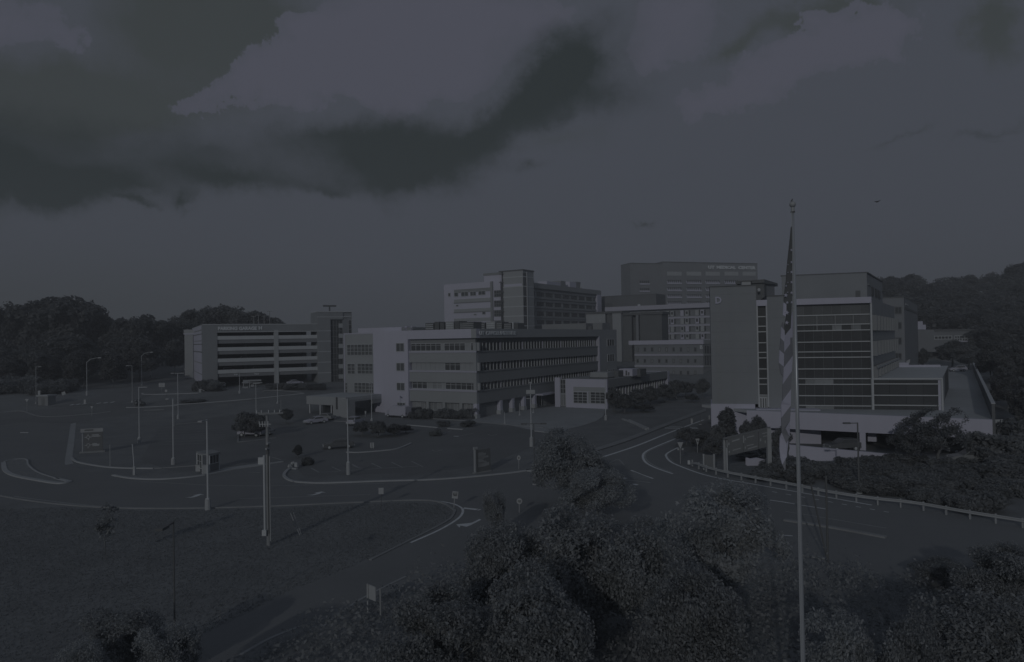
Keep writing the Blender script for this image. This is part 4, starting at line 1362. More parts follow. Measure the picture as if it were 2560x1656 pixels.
# curtain wall
zc = [DF.z(A6(1560, y)) for y in (545, 669, 778, 845, 974, 1086, 1150, 1281, 1392, 1457)] + [DF.z(B5(1900, 138)), DF.z(B5(1900, 250)), DF.z(B5(1900, 316))]
DF.box('cornice', 'white_wall', uC, DF.len + .05, zc[0], DF.z(A6(1560, 477)), -3, .35, dbl)
DF.box('curtain_back', 'interior', uC, DF.len - .4, 3.5, zc[0], back, -1.6, dbl)
rows = list(zip(zc[1:], zc[:-1]))
ncol = 8
for r, (a, b) in enumerate(rows):
    for c in range(ncol):
        w = (DF.len - uC) / ncol
        u = uC + c * w
        pale_pane = (r in (2, 8, 11)) and ((c in (1, 2, 3) and r > 5) or (c in (4, 6) and r == 2) or (c == 4 and r == 5))
        DF.box('pane', 'blind' if pale_pane else ('glass_tint' if r in (0, 1) else 'glass_dark'), u + .02, u + w - .02, a + .06, b - .06, -.5, -.42 + .004 * rr.uniform(-1, 1), dbl)  # chosen panes take the pale blind material instead of glass
    DF.box('transom', 'frame', uC, DF.len, a - .075, a + .075, -.5, -.25, dbl)
for x in (1372, 1580, 1785):
    u = DF.uz(A6(x, 720))[0]
    DF.box('mullion', 'frame_dim', u - .06, u + .06, zc[3], zc[1], -.5, -.3, dbl)
DF.box('corner_mullion', 'frame', DF.len - .1, DF.len + .15, 4.5, zc[0], -.5, .1, dbl)
# brick penthouse
PH = DF.off(-5)
u0, u1 = PH.uz(A6(970, 300))[0], PH.uz(A6(1935, 300))[0]
zp = PH.z(A6(1500, 213))
p0, p1 = PH.at(u0, 0).xy, PH.at(u1, 0).xy
p2 = along(p1, SD, A6(2122, 0)[0])
prism_part('penthouse', 'brick', [p0, p1, p2, p2 + DL * 14, p0 + SD * 14], DF.z(A6(1560, 490)), zp, dbl)
prism_part('penthouse_coping', 'brick_dark', [p0 + DL * .15, p1 - DL * .15, p2 - DL * .1, p2 + DL * 14, p0 + SD * 14], zp, zp + .2, dbl)
PS = Fac(p1, p2)
for a, b, y0, y1 in ((1985, 2012, 350, 460), (2025, 2052, 370, 475), (2060, 2084, 390, 490)):
    PS.pbox('window', 'glass_dark', A6(a, y0), A6(b, y1), 0, .1, dbl)
PS.pbox('window_surround', 'concrete_dim', A6(1945, 315), A6(1975, 345), 0, .12, dbl)
PH.pbox('access_door', 'brick_dark', A6(1805, 395), A6(1862, 468), 0, .04, dbl)
# fin side of the glass box
prism_part('side_wall', 'brick', [D0 - DF.n * .5, DS.B, DS.B + DL * 18, D0 - DF.n * .5 + DL * 12], 4, DF.z(A6(1990, 480)), dbl)
for y0a, y1a in ((675, 845), (965, 1130), (1250, 1380)):
    z1, z0 = DS.z(A6(2010, y0a)), DS.z(A6(2010, y1a))
    DS.box('ribbon_glazing', 'glass_dark', .8, DS.len - .4, z0, z1, 0, .1, dbl)
    for k in range(9):
        u = 1.2 + (DS.len - 1.9) * k / 8.2
        DS.box('fin', 'concrete_dim', u - .38, u + .38, z0, z1, .1, .7, dbl)
DS.box('sign_strip', 'sign_white', .2, DS.len - 1, DS.z(A6(2010, 1268)), DS.z(A6(2010, 1245)), .7, .75, dbl)
# lower glass wing to the right with a roof terrace
WB = along(D0, -DL, A7(1412, 0)[0])
WF = Fac(D0, WB)
zw1 = WF.z(A7(1000, 1393)); zlines = [WF.z(A7(1000, 1452)), WF.z(B6(1000, 133)), WF.z(B6(1000, 246)), WF.z(B6(1000, 312))]
wb_back = along(WB, SD, A7(1440, 0)[0])
lw = 46
prism_part('wing_core', 'interior', [D0 - WF.n * .6, WB - WF.n * .6, WB + SD * lw, D0 + SD * lw], 4, zw1 - .2, dbl)
prism_part('roof_terrace', 'membrane', [D0 - WF.n * .2, WB - WF.n * .2, WB + SD * lw, D0 + SD * lw], zw1 - .2, zw1, dbl)
seq = [zw1 - .1] + zlines
for a, b in zip(seq[1:], seq[:-1]):
    for c in range(4):
        w = (WF.len - .3) / 4; u = .15 + c * w
        WF.box('pane', 'glass_dark', u + .02, u + w - .02, a + .06, b - .06, -.6, -.42, dbl)
    WF.box('transom', 'frame', .15, WF.len - .1, a - .075, a + .075, -.6, -.25, dbl)
WF.box('roof_edge', 'frame', -.1, WF.len + .1, zw1 - .1, zw1 + .12, -.5, .05, dbl)
WF.box('corner_mullion', 'frame', WF.len - .1, WF.len + .15, 4, zw1, -.6, 0, dbl)
WF.box('corner_mullion', 'frame', -.16, .14, 4, zw1, -.6, .02, dbl)
WS = Fac(WB, WB + SD * lw)
WS.box('side_wall', 'white_wall', .2, 6, 4, zw1 - .2, -.5, 0, dbl)
WS.box('side_wall', 'brick', 6, lw, 4, zw1 - .2, -.5, -.1, dbl)
T = WF.off(-38)
T.box('terrace_wall', 'white_wall', T.uz(A7(890, 1250))[0], T.uz(A7(1410, 1250))[0], zw1 - .1, T.z(A7(1200, 1235)), -.4, 0, dbl)
for x, y in ((1115, 1330), (1380, 1365)):
    p = G(2300, 1000)
# white plinth and parking deck
DF.box('plinth', 'white_wall', -.2, uG0 - .5, -.5, zbase, -8, .15, dbl)
q1 = DP(1867, 1050, 104).xy; q2 = DP(2481, 1050, 88).xy
KD = Fac(q1, q2)
deck = thing('parking_deck', 'white parking deck with open lower level under the glass building', 'parking deck', (q1.x, q1.y, 0))
zk1 = KD.z((2000, 1031.5)); zk0 = KD.z((2000, 1074))
uend = KD.len
KD.box('deck_front', 'white_wall', 0, uend, zk0, zk1, -.6, 0, deck)
far = Vector((138, 205))
deckpoly = [KD.at(0, 0, -.6).xy, KD.at(uend, 0, -.6).xy, far, Vector((100, 215)), D0 + SD * 48, DA + Vector((0, 6))]
prism_part('deck_slab', 'concrete', deckpoly, zk1 - .45, zk1 - .02, deck)
DF.box('stair_wall', 'white_wall', uG0 - .45, uC + 3, -.5, zk1 + .1, -.2, 2.2, deck)
for x0_, x1_ in ((2149, 2164),):
    KD.box('pillar', 'white_wall', KD.uz((x0_, 1100))[0], KD.uz((x1_, 1100))[0], -1, zk0, -.9, -.02, deck)
KD.box('pillar', 'white_wall', uend - .75, uend + .003, -1, zk0, -.9, -.002, deck)
KD.box('pillar', 'white_wall', 0, 2.4, -1, zk0, -.9, -.02, deck)
KD.box('back_wall', 'brick_dark', 0, uend, -1, zk0 + .3, -16.5, -16, deck)
KD.box('lower_floor', 'asphalt_old', 0, uend, -.3, .012, -16, 1.5, deck)
KD.pbox('lift_lobby', 'white_wall', B6(565, 572), B6(668, 690), -5, -3, deck)
EF2 = Fac(KD.at(uend, 0, -.6).xy, far)
# parapet of the deck's right edge; dark colour carries its shaded face
n_ = EF2.n
prism_part('edge_parapet', 'brick_dark', [EF2.A, EF2.B, EF2.B + n_ * .35, EF2.A + n_ * .35], zk1 - 3.5, zk1 + 2.0, deck)
prism_part('parapet_cap', 'frame', [EF2.A - n_ * .06, EF2.B - n_ * .06, EF2.B + n_ * .4, EF2.A + n_ * .4], zk1 + 2.0, zk1 + 2.12, deck)
# low white wall in front of the lower level
lwpts = [(B5(940, 850), 92), (B5(1000, 880), 91), (B5(1160, 905), 90), (B5(1410, 690), 89), (B6(0, 720), 88.5), (B6(490, 765), 88), (B6(1000, 812), 87), (B6(1130, 840), 86.5)]
g = []
for (p, d) in lwpts[3:]:
    w = DP(p[0], p[1], d); g.append(w)
lw_o = thing('low_wall', 'low white wall running behind the hedge below the parking deck', 'wall', (g[0].x, g[0].y, 0))
v, f = [], []
for i, p in enumerate(g):
    v += [(p.x, p.y, -.6), (p.x, p.y, p.z), (p.x + .1, p.y + .45, p.z), (p.x + .1, p.y + .45, -.6)]
for i in range(len(g) - 1):
    a, b = i * 4, i * 4 + 4
    f += [(a, b, b + 1, a + 1), (a + 1, b + 1, b + 2, a + 2), (a + 2, b + 2, b + 3, a + 3)]
f += [(0, 1, 2, 3), (len(v) - 4, len(v) - 1, len(v) - 2, len(v) - 3)]
lo = wloc(lw_o)
link('wall_panel', mesh_pd('wall_panel', [(a[0] - lo.x, a[1] - lo.y, a[2] - lo.z) for a in v], f, 'white_wall'), lw_o)
o2 = thing('low_wall', 'short curved pale wall under the road sign', 'wall', DP(*B5(1060, 900), 86))
mbw = MB(); pl = [DP(*p, 86) for p in (B5(935, 852), B5(985, 905), B5(1060, 930), B5(1165, 955), B5(1230, 965))]
lo = wloc(o2); v, f = [], []
for i, p in enumerate(pl):
    v += [(p.x - lo.x, p.y - lo.y, p.z - lo.z - (.1 if i == 0 else .3)), (p.x - lo.x, p.y - lo.y, p.z - lo.z + (1.0 if i > 1 else .2 + .4 * i)), (p.x - lo.x, p.y - lo.y + .4, p.z - lo.z + (1.0 if i > 1 else .2 + .4 * i)), (p.x - lo.x, p.y - lo.y + .4, -.6 - lo.z)]
    v[-4] = (v[-4][0], v[-4][1], -.4 - lo.z)
for i in range(len(pl) - 1):
    a, b = i * 4, i * 4 + 4
    f += [(a, b, b + 1, a + 1), (a + 1, b + 1, b + 2, a + 2), (a + 2, b + 2, b + 3, a + 3)]
link('wall_panel', mesh_pd('wall_panel', v, f, 'white_wall'), o2)

# ---- brick building behind D and a long low one beyond it
e0 = DP(A7(1000, 0)[0], 800, 168).xy
NF = Fac(along(e0, Vector((-.97, .24)), A7(740, 0)[0]), e0)
NS = Fac(e0, along(e0, SD, A7(1155, 0)[0]))
o = thing('brick_building', 'four storey brick building with square dark windows behind the glass corner', 'building', (e0.x, e0.y, hgt(e0.x, e0.y)))
zn = NF.z(A7(900, 478))
prism_part('wall', 'brick_mid', [NF.A, NF.B, NS.B, NS.B + Vector((-18, 5))], 2, zn, o)
prism_part('coping', 'brick_dark', [NF.A, NF.B - NF.n * -.1, NS.B, NS.B + Vector((-18, 5))], zn, zn + .3, o)
for y0, y1 in ((583, 652), (757, 825), (930, 1000), (1105, 1172)):
    NF.pwindow(A7(895, y0), A7(965, y1), 2, 1, o, glass='glass_dark', frame='brick_dark', d=.0, t=.2)
NS.pbox('name_plate', 'sign_white', A7(1010, 540), A7(1040, 570), 0, .15, o)
NS.box('band_course', 'brick_dark', 0, NS.len, NS.z(A7(1010, 610)), NS.z(A7(1010, 580)), 0, .1, o)
for k in range(6):
    NS.box('rail_post', 'frame', .6 + 2.2 * k, .75 + 2.2 * k, NS.z(A7(1010, 1230)), NS.z(A7(1010, 1190)), .2, .3, o)
NF.pbox('base_wall', 'white_wall', A7(895, 1208), A7(1030, 1236), 0, 1.5, o)
f0 = DP(A7(1155, 0)[0], 800, 250).xy
FF = Fac(Vector((f0.x - 4, 250)), Vector((DP(A7(1803, 0)[0], 800, 250).x, 250)))
o = thing('clinic_building', 'long low pale building with white framed windows below the wooded hill', 'building', (FF.A.x, FF.A.y, hgt(FF.A.x, FF.A.y)))
FF.pbox('wall', 'brick_mid', A7(1100, 840), A7(1803, 1080), -14, 0, o)
FF.pbox('fascia', 'brick_dark', A7(1340, 838), A7(1803, 848), -14, .3, o)
for a, b, y0, y1, c, r in ((1340, 1535, 910, 942, 5, 1), (1568, 1650, 906, 962, 3, 2), (1655, 1710, 906, 962, 2, 2), (1735, 1803, 906, 940, 2, 2)):
    FF.pwindow(A7(a, y0), A7(b, y1), c, r, o, glass='glass_dark', d=.05, t=.3)
FF.pbox('awning', 'white_trim', A7(1570, 962), A7(1690, 975), 0, 2.5, o)
o = thing('rooftop_unit', 'stepped white rooftop enclosure beside the brick building', 'rooftop unit', DP(A7(1190, 0)[0], 826, 246))
T = FF.off(-3)
T.pbox('casing', 'white_wall', A7(1150, 742), A7(1212, 834), -5, 0, o)
T.pbox('casing', 'white_wall', A7(1212, 780), A7(1250, 834), -5, -.2, o)
# blocks behind the D brick tower
o = thing('lift_house', 'dark brick lift house behind the roof of the brick pier', 'building', DP(A6(850, 0)[0], 760, 150))
T = Fac(DP(A6(770, 0)[0], 700, 150).xy, Vector((DP(A6(912, 0)[0], 700, 162).x, 162)))
T.pbox('wall', 'brick_dark', A6(772, 312), A6(912, 1800), -6, 0, o)
T.pbox('coping', 'metal_dark', A6(765, 304), A6(915, 313), -6, .2, o)
for x in (815, 850): T.pbox('window', 'glass_dark', A6(x, 380), A6(x + 14, 440), 0, .1, o)
T2 = Fac(Vector((DP(A6(640, 0)[0], 700, 152).x, 152)), DP(A6(770, 0)[0], 700, 150).xy)
T2.pbox('wall', 'brick_mid', A6(640, 312), A6(772, 1800), -6, 0, o)
T2.pbox('coping', 'metal_dark', A6(635, 304), A6(770, 313), -6, .2, o)
o = thing('rooftop_unit', 'pale box unit on the roof of the brick pier', 'rooftop unit', DF.at(DF.uz(A6(570, 330))[0], zD, -4))
T = DF.off(-2); T.pbox('casing', 'concrete', A6(517, 288), A6(620, 345), -3, 0, o); T.pbox('casing_lid', 'metal_dark', A6(515, 285), A6(640, 290), -3.1, .1, o)
o = thing('wall_lamp', 'small round floodlight on the lift house', 'lamp', DP(*A6(708, 385), 149))
MB().tube([Vector(wloc(o)) + Vector((0, .8, 0)), Vector(wloc(o)) + Vector((0, 0, 0))], .06, 6).build('bracket', 'metal_dark', o)
MB().tube([Vector(wloc(o)) + Vector((0, 0, 0)), Vector(wloc(o)) + Vector((0, -.3, 0))], [.2, .35], 10).build('lamp_head', 'lamp_glass', o)
# ------------------------------------------------------------------ lamp posts
def vert(p, py):
    """height at which row py cuts the upright through ground point p"""
    q = DP(1280, py, p.y)
    px = IW / 2 + FPX * p.x / p.y
    return DP(px, py, p.y).z


def lamp(label, bx, by, ty, arm='single', steel='metal_light', foot=.75, r=.085, group=None, away=0.0, foot_r=.3):
    p = G(bx, by); zt_ = vert(p, ty)
    o = thing('lamp_post', label, 'lamp post', p, group)
    if foot:
        MB().tube([(p.x, p.y, p.z - .3), (p.x, p.y, p.z + foot)], [foot_r, foot_r * .92], 12).build('concrete_base', 'kerb', o)
    MB().tube([(p.x, p.y, p.z + foot - .02), (p.x, p.y, zt_)], [r, r * .7], 8).build('pole', steel, o)
    MB().box((p.x, p.y, p.z + foot + .06), (r * 3.4, r * 3.4, .10)).build('base_plate', steel, o)
    hm = 'metal_mid' if steel != 'metal_dark' else 'metal_dark'
    if arm == 'cobra':
        L_ = away
        MB().tube([(p.x, p.y, zt_ - .1), (p.x + L_ * .35, p.y - .3, zt_ + .75), (p.x + L_ * .75, p.y - .5, zt_ + 1.05), (p.x + L_, p.y - .6, zt_ + 1.08)], [.07, .06, .05, .05], 6).build('arm', steel, o)
        MB().box((p.x + L_ + .3, p.y - .6, zt_ + 1.08), (.9, .32, .16), 0, .8).build('lamp_head', steel, o)
    else:
        sides = {'single': (1,), 'left': (-1,), 'double': (1, -1), 'none': (), 'front': (0,)}[arm]
        for s in sides:
            if s == 0:
                MB().box((p.x, p.y - .6, zt_ - .05), (.12, 1.1, .08)).build('arm', steel, o)
                MB().box((p.x, p.y - 1.2, zt_ - .04), (.4, .75, .14)).build('lamp_head', hm, o)
            else:
                MB().box((p.x + s * .45, p.y, zt_ - .05), (.9, .08, .08)).build('arm', steel, o)
                MB().box((p.x + s * 1.1, p.y, zt_ - .04), (.7, .36, .14)).build('lamp_head', hm, o)
    return o


lamp('pale lamp post with concrete base on the lawn verge before the bus shelter', 520, 1275, 1049, 'front', foot=1.05, foot_r=.3, r=.10)
lamp('pale lamp post in the car park behind the roundabout direction sign', 348.4, 1108, 968, 'single', foot=.9)
lamp('pale lamp post in the car park between direction sign and bus shelter', 433.5, 1162, 995, 'front', foot=.85)
lamp('pale lamp post in the near parking row before the tree island', 871, 1187, 993, 'front', foot=1.5, foot_r=.26)
lo_ = lamp('pale lamp post with square sign panel by the plaza corner', 1328.7, 1117, 955, 'front', foot=1.4, foot_r=.3)
p = Vector(lo_.location)
zz1, zz0 = vert(p, 975), vert(p, 985)
MB().box((p.x, p.y - .15, (zz1 + zz0) / 2), (1.35, .06, (zz1 - zz0))).build('sign_panel', 'sign_white', lo_)
lamp('pale lamp post in the shrubs left of the white van', 929.5, 1053, 957, 'front', foot=.4)
lamp('pale lamp post at the garage entrance beside the gate booth', 599, 984, 932, 'front', foot=.6)
lamp('double headed lamp post on the grass below the garage', 640.5, 1041, 957, 'double', foot=.3)
lamp('pale lamp post in front of the garage centre column', 694, 1009, 920, 'none', foot=.3)
lamp('double headed lamp post on the bank left of the garage pier', 445.5, 1048, 933, 'double', foot=.8)
lamp('slim lamp post beside the pale clipped shrub on the access road', 331, 1006, 914, 'left', 'metal_mid', foot=.3)
lamp('slim lamp post next to the small hut with white roof', 90.5, 1010, 917, 'single', 'metal_mid', foot=.3)
lamp('curved arm road lamp by the zebra crossing', 217.5, 989, 905.5, 'cobra', foot=1.0, away=3.6)
lamp('curved arm road lamp on the hill road nearer the crossing', 354.5, 964, 890, 'cobra', foot=1.0, away=3.2)
lamp('curved arm road lamp at the top of the hill road', 377.5, 945, 880, 'cobra', foot=.9, away=3.4)
lamp('dark lamp post in the hedge before the parking deck pillar', 2148, 1234, 1057, 'left', 'metal_dark', foot=.2, r=.10)
lamp('pale lamp post at the front corner of the annex', 1514.5, 1051, 948, 'none', foot=.9)
lamp('dark slender lamp post rising from the lawn beside the lower road', 437, 1602, 1304, 'front', 'metal_dark', foot=.35, r=.055, foot_r=.16)
lamp('dark double headed lamp post by the junction before the plaza', 1337, 1212, 1059, 'double', 'metal_dark', foot=.1, r=.07)
lamp('short pale lamp post at the plaza edge by the office corner', 1262, 1061, 1030, 'none', foot=.2, r=.06)
lamp('short slanted plaza lamp post among the office columns', 1299, 1039, 1008, 'none', foot=.2, r=.06)
lamp('short pale lamp post before the office entrance door', 1333, 1033, 996, 'left', foot=.2, r=.06)
lamp('thin lamp post on the grass before the drop-off canopy', 702.5, 1028, 1000, 'none', 'metal_mid', foot=.1, r=.06)
lamp('dark slim lamp post on the ramp verge beside the brick pier', 1751, 1062, 1040, 'none', 'metal_dark', foot=.1, r=.06)

# ------------------------------------------------------------------ utility pole
p = G(672, 1364)
up = thing('utility_pole', 'pale utility pole with crossarm, conduits and meter box on the lawn', 'utility pole', p)
zt_ = vert(p, 1031); zm = vert(p, 1112); zm2 = vert(p, 1130)
MB().tube([(p.x, p.y, -.4), (p.x, p.y, zm2 - .2)], [.17, .15], 12).build('pole_lower', 'wood', up)
MB().tube([(p.x, p.y, zm2 - .2), (p.x, p.y, zm)], .14, 12).build('pole_sleeve', 'metal_dark', up)
MB().tube([(p.x, p.y, zm), (p.x, p.y, zt_)], [.14, .11], 12).build('pole_upper', 'wood', up)
for dx, r_, m, z0_, z1_ in ((-.24, .09, 'metal_light', .9, vert(p, 1138)), (.21, .06, 'metal_mid', .4, vert(p, 1140)), (.08, .05, 'metal_dark', 1.0, vert(p, 1135))):
    MB().tube([(p.x + dx, p.y - .16, z0_), (p.x + dx, p.y - .16, z1_)], r_, 8).build('conduit', m, up)
zc_ = vert(p, 1034)
ca = MB(); ca.box((p.x + .35, p.y - .12, zc_), (1.9, .12, .14), .35); ca.build('crossarm', 'wood', up)
ca = MB(); ca.box((p.x - .4, p.y + .1, zc_ + .02), (1.1, .10, .12), -.5); ca.build('crossarm', 'wood', up)
for dx in (-.75, -.4, .15, .6, 1.0):
    MB().tube([(p.x + dx, p.y - .1 + dx * .2, zc_ + .05), (p.x + dx, p.y - .1 + dx * .2, zc_ + .28)], [.05, .035], 8).build('insulator', 'metal_light', up)
zi = vert(p, 1060)
for dx, t in ((-.52, .08), (-.30, .05), (-.12, .0), (.12, .0)):
    MB().tube([(p.x + dx, p.y - .15, zi - .22), (p.x + dx + t * -1, p.y - .15, zi + .22)], .045, 6).build('insulator', 'metal_light', up)
MB().box((p.x - .1, p.y - .12, zi - .02), (.9, .08, .08)).build('bracket', 'metal_mid', up)
zb1, zb0 = vert(p, 1143), vert(p, 1160)
MB().box((p.x - .48, p.y - .1, (zb0 + zb1) / 2), (.44, .28, zb1 - zb0)).build('switch_box', 'metal_light', up)
zb1, zb0 = vert(p, 1323), vert(p, 1337)
MB().box((p.x - .24, p.y - .28, (zb0 + zb1) / 2), (.34, .22, zb1 - zb0)).build('meter_box', 'metal_light', up)
MB().tube([(p.x, p.y - .02, vert(p, 1325)), (p.x, p.y - .02, vert(p, 1327))], .22, 12).build('strap', 'metal_dark', up)
for x, y in ((668, 1110), (665, 1123)):
    q = DP(x, y, p.y - .3); MB().tube([q, q + Vector((.1, .3, 0))], .09, 8).build('junction_fitting', 'metal_mid', up)
a, b = G(750, 1339), None
zt2 = vert(a, 1283)
o = thing('guy_guard', 'pale leaning guy wire guard on the lawn beside the utility pole', 'guy wire', a)
top = DP(726, 1283, a.y + 1.2)
MB().tube([a, top], .045, 8).build('guard_tube', 'wood', o)
MB().tube([a + Vector((.1, .1, 0)), DP(733, 1281, a.y + 1.4)], .02, 6).build('wire', 'metal_mid', o)
a = G(2070, 1408)
o = thing('brace_pole', 'thin dark pole with slanted brace standing before the right hand road', 'pole', a)
MB().tube([a - Vector((0, 0, .3)), (a.x, a.y, vert(a, 1190))], [.09, .07], 8).build('pole', 'metal_dark', o)
MB().tube([a + Vector((-.05, -.1, 0)), DP(2027, 1210, a.y - .2)], .06, 8).build('brace', 'metal_dark', o)

# ------------------------------------------------------------------ flag and flagpole
FD = 18.5
E5, E6 = crop(1900, 480, 4.8125), crop(1900, 780, 3.667)
tp = DP(1981.6, 516, FD)
fp = thing('flagpole', 'tall slim steel flagpole with a ball finial before the hospital', 'flagpole', (tp.x, tp.y, 0))
MB().tube([(tp.x, tp.y, -.3), (tp.x, tp.y, 8), (tp.x, tp.y, 14), (tp.x, tp.y, tp.z)], [.085, .062, .050, .034], 16).build('pole', 'pole_steel', fp, True)
MB().tube([(tp.x, tp.y, 0), (tp.x, tp.y, .25)], [.2, .14], 16).build('base_collar', 'metal_mid', fp)
zc1_, zc0_ = DP(1982, 519, FD).z, DP(1982, 530, FD).z
MB().tube([(tp.x, tp.y, zc0_), (tp.x, tp.y, zc1_)], [.048, .048], 14).build('truck', 'metal_mid', fp)
MB().tube([(tp.x, tp.y, zc0_ - .02), (tp.x, tp.y, zc0_ + .01)], [.058, .058], 14).build('truck_rim', 'metal_dark', fp)
bz = DP(1981, 511.5, FD).z
mb = MB(); n = 10
mb.tube([(tp.x, tp.y, bz + .086 * math.sin(-math.pi / 2 + math.pi * i / n)) for i in range(n + 1)], [max(.002, .086 * math.cos(-math.pi / 2 + math.pi * i / n)) for i in range(n + 1)], 20)
mb.build('ball_finial', 'metal_mid', fp, True)
MB().tube([(tp.x - .03, tp.y, bz + .08), (tp.x + .0, tp.y, bz + .15)], [.025, .012], 8).build('finial_tip', 'metal_dark', fp)
MB().tube([(tp.x - .06, tp.y - .03, 3.0), (tp.x - .055, tp.y - .03, 12.0), (tp.x - .045, tp.y - .03, zc0_)], .008, 5).build('halyard', 'frame', fp)

fl = thing('flag', 'limp stars and stripes flag hanging in folds from the flagpole', 'flag', (tp.x - .15, tp.y, DP(1960, 1180, FD).z))
def crease(y):
    return 1961 + (1979 - 1961) * max(0, min(1, (820 - y) / 260.0))
def fdepth(x, y):
    c = crease(y)
    return FD - .10 + (.011 * (c - x) if x < c else .0065 * (x - c)) + .03 * math.sin(y * .03)
def cloth(name, pts, m, th=.03):
    P = [DP(x, y, fdepth(x, y)) for x, y in pts]
    Q = [q + Vector((0, th, 0)) for q in P]
    k = len(P); lo = wloc(fl)
    v = [tuple(q - lo) for q in P + Q]
    tr = tessellate_polygon([[Vector((x, -y, 0)) for x, y in pts]])
    f = [tuple(t) for t in tr] + [tuple(i + k for i in t[::-1]) for t in tr] + [(i, (i + 1) % k, (i + 1) % k + k, i + k) for i in range(k)]
    me = mesh_pd(name, v, f, m); fix_normals(me)
    return link(name, me, fl)
e6 = lambda l: [E6(*q) for q in l]
e5 = lambda l: [E5(*q) for q in l]
cloth('canton', e5([(385, 415), (375, 425), (362, 560), (340, 760), (322, 940), (315, 1060), (300, 1180), (288, 1290), (290, 1330), (318, 1352), (318, 1450), (316, 1500)]) + e6([(222, 140), (228, 218), (245, 195), (283, 148), (287, 40)]) + e5([(378, 1440), (385, 1300), (388, 1200), (390, 900), (388, 600)]), 'flag_blue')
cloth('stripe', e5([(284, 1335), (290, 1332), (318, 1354), (318, 1450), (308, 1500), (276, 1482)]), 'flag_white')
cloth('stripe', e6([(210, 95), (222, 120), (226, 172), (196, 137)]), 'flag_red')
cloth('stripe', e6([(196, 137), (226, 172), (228, 218), (222, 275), (191, 240)]), 'flag_white')
cloth('stripe', e6([(191, 240), (222, 275), (222, 388), (180, 350)]), 'flag_red')
cloth('stripe', e6([(180, 350), (222, 388), (218, 502), (175, 468)]), 'flag_white')
cloth('stripe', e6([(175, 468), (218, 502), (214, 600), (190, 560)]), 'flag_red')
cloth('stripe', e6([(287, 40), (283, 148), (228, 218), (222, 275), (222, 370), (278, 292), (278, 235), (300, 235), (302, 0)]), 'flag_white')
cloth('stripe', e6([(222, 370), (278, 292), (280, 240), (296, 240), (302, 400), (218, 512)]), 'flag_red')
cloth('stripe', e6([(302, 400), (292, 545), (211, 662), (218, 512)]), 'flag_white')
cloth('stripe', e6([(292, 545), (285, 708), (207, 815), (205, 790), (211, 662)]), 'flag_red')
cloth('stripe', e6([(285, 708), (283, 858), (196, 972), (195, 850), (207, 815)]), 'flag_white')
cloth('stripe', e6([(283, 858), (276, 1000), (234, 1068), (270, 1145), (242, 1208), (200, 1110), (196, 972)]), 'flag_red')
cloth('stripe', e6([(276, 1000), (272, 1145), (234, 1068)]), 'flag_white')
cloth('stripe', e6([(200, 1110), (242, 1208), (262, 1180), (246, 1330), (236, 1345), (205, 1400), (188, 1340), (180, 1255), (183, 1150)]), 'flag_white')
cloth('stripe', e6([(205, 1400), (236, 1345), (234, 1450), (226, 1450)]), 'flag_red')
cloth('stripe', e6([(262, 1180), (272, 1250), (262, 1290), (252, 1280)]), 'flag_blue')
def star(x, y, r):
    c = DP(x, y, fdepth(x, y) - .02); lo = wloc(fl)
    k = r * FD / FPX
    pts = [(c.x + k * (1 if i % 2 == 0 else .42) * math.sin(i * math.pi / 5 + .1), c.y, c.z + k * (1 if i % 2 == 0 else .42) * math.cos(i * math.pi / 5 + .1)) for i in range(10)]
    v = [(c.x - lo.x, c.y - .012 - lo.y, c.z - lo.z)] + [(q[0] - lo.x, q[1] - lo.y, q[2] - lo.z) for q in pts]
    link('star', mesh_pd('star', v, [(0, i + 1, (i + 1) % 10 + 1) for i in range(10)], 'flag_white'), fl)
for x, y, r in ((380, 702, 4), (380, 848, 4), (380, 967, 4.2), (380, 1088, 4.2), (380, 1215, 4.2), (382, 1330, 4), (335, 877, 2.2), (337, 970, 2), (336, 1092, 2), (315, 1132, 3), (311, 1246, 6), (333, 1210, 2.4), (328, 1333, 4.5), (325, 1455, 6.4)):
    star(*E5(x, y), r)
star(*E6(246, 100), 6)

# ------------------------------------------------------------------ signs
def sign(label, bx, by, shape, x0, y0, x1, y1, face='sign_white', post='metal_mid', mark=None, lean=0.0, cat='sign'):
    p = G(bx, by)
    o = thing('road_sign', label, cat, p)
    c = DP((x0 + x1) / 2, (y0 + y1) / 2, p.y)
    w, h = (x1 - x0) * p.y / FPX, (y1 - y0) * p.y / FPX
    MB().tube([(p.x, p.y, p.z - .2), (c.x, c.y + .05, c.z + h * .4)], .04, 6).build('post', post, o)
    v = []
    if shape == 'round':
        v = [(w / 2 * math.cos(t), h / 2 * math.sin(t)) for t in np.linspace(0, 2 * math.pi, 20, endpoint=False)]
    elif shape == 'yield':
        v = [(-w / 2, h / 2), (w / 2, h / 2), (w * .08, -h / 2), (-w * .08, -h / 2)]
    else:
        v = [(-w / 2, -h / 2), (w / 2, -h / 2), (w / 2, h / 2), (-w / 2, h / 2)]
    ca_, sa_ = math.cos(lean), math.sin(lean)
    v = [(a * ca_ - b * sa_, a * sa_ + b * ca_) for a, b in v]
    lo = wloc(o); k = len(v)
    vv = [(c.x + a - lo.x, c.y - .03 - lo.y, c.z + b - lo.z) for a, b in v] + [(c.x + a - lo.x, c.y - lo.y, c.z + b - lo.z) for a, b in v]
    ff = [tuple(range(k)), tuple(range(2 * k - 1, k - 1, -1))] + [(i, i + k, (i + 1) % k + k, (i + 1) % k) for i in range(k)]
    me = mesh_pd('sign_face', vv, ff, face); fix_normals(me)
    link('sign_face', me, o)
    if mark:
        mm = MB()
        for (a, b, sw, sh) in mark:
            A_, B__ = a * w * ca_ - b * h * sa_, a * w * sa_ + b * h * ca_
            mm.box((c.x + A_, c.y - .04, c.z + B__), (sw * w, .015, sh * h))
        mm.build('symbol', 'sign_dark', o)
    return o


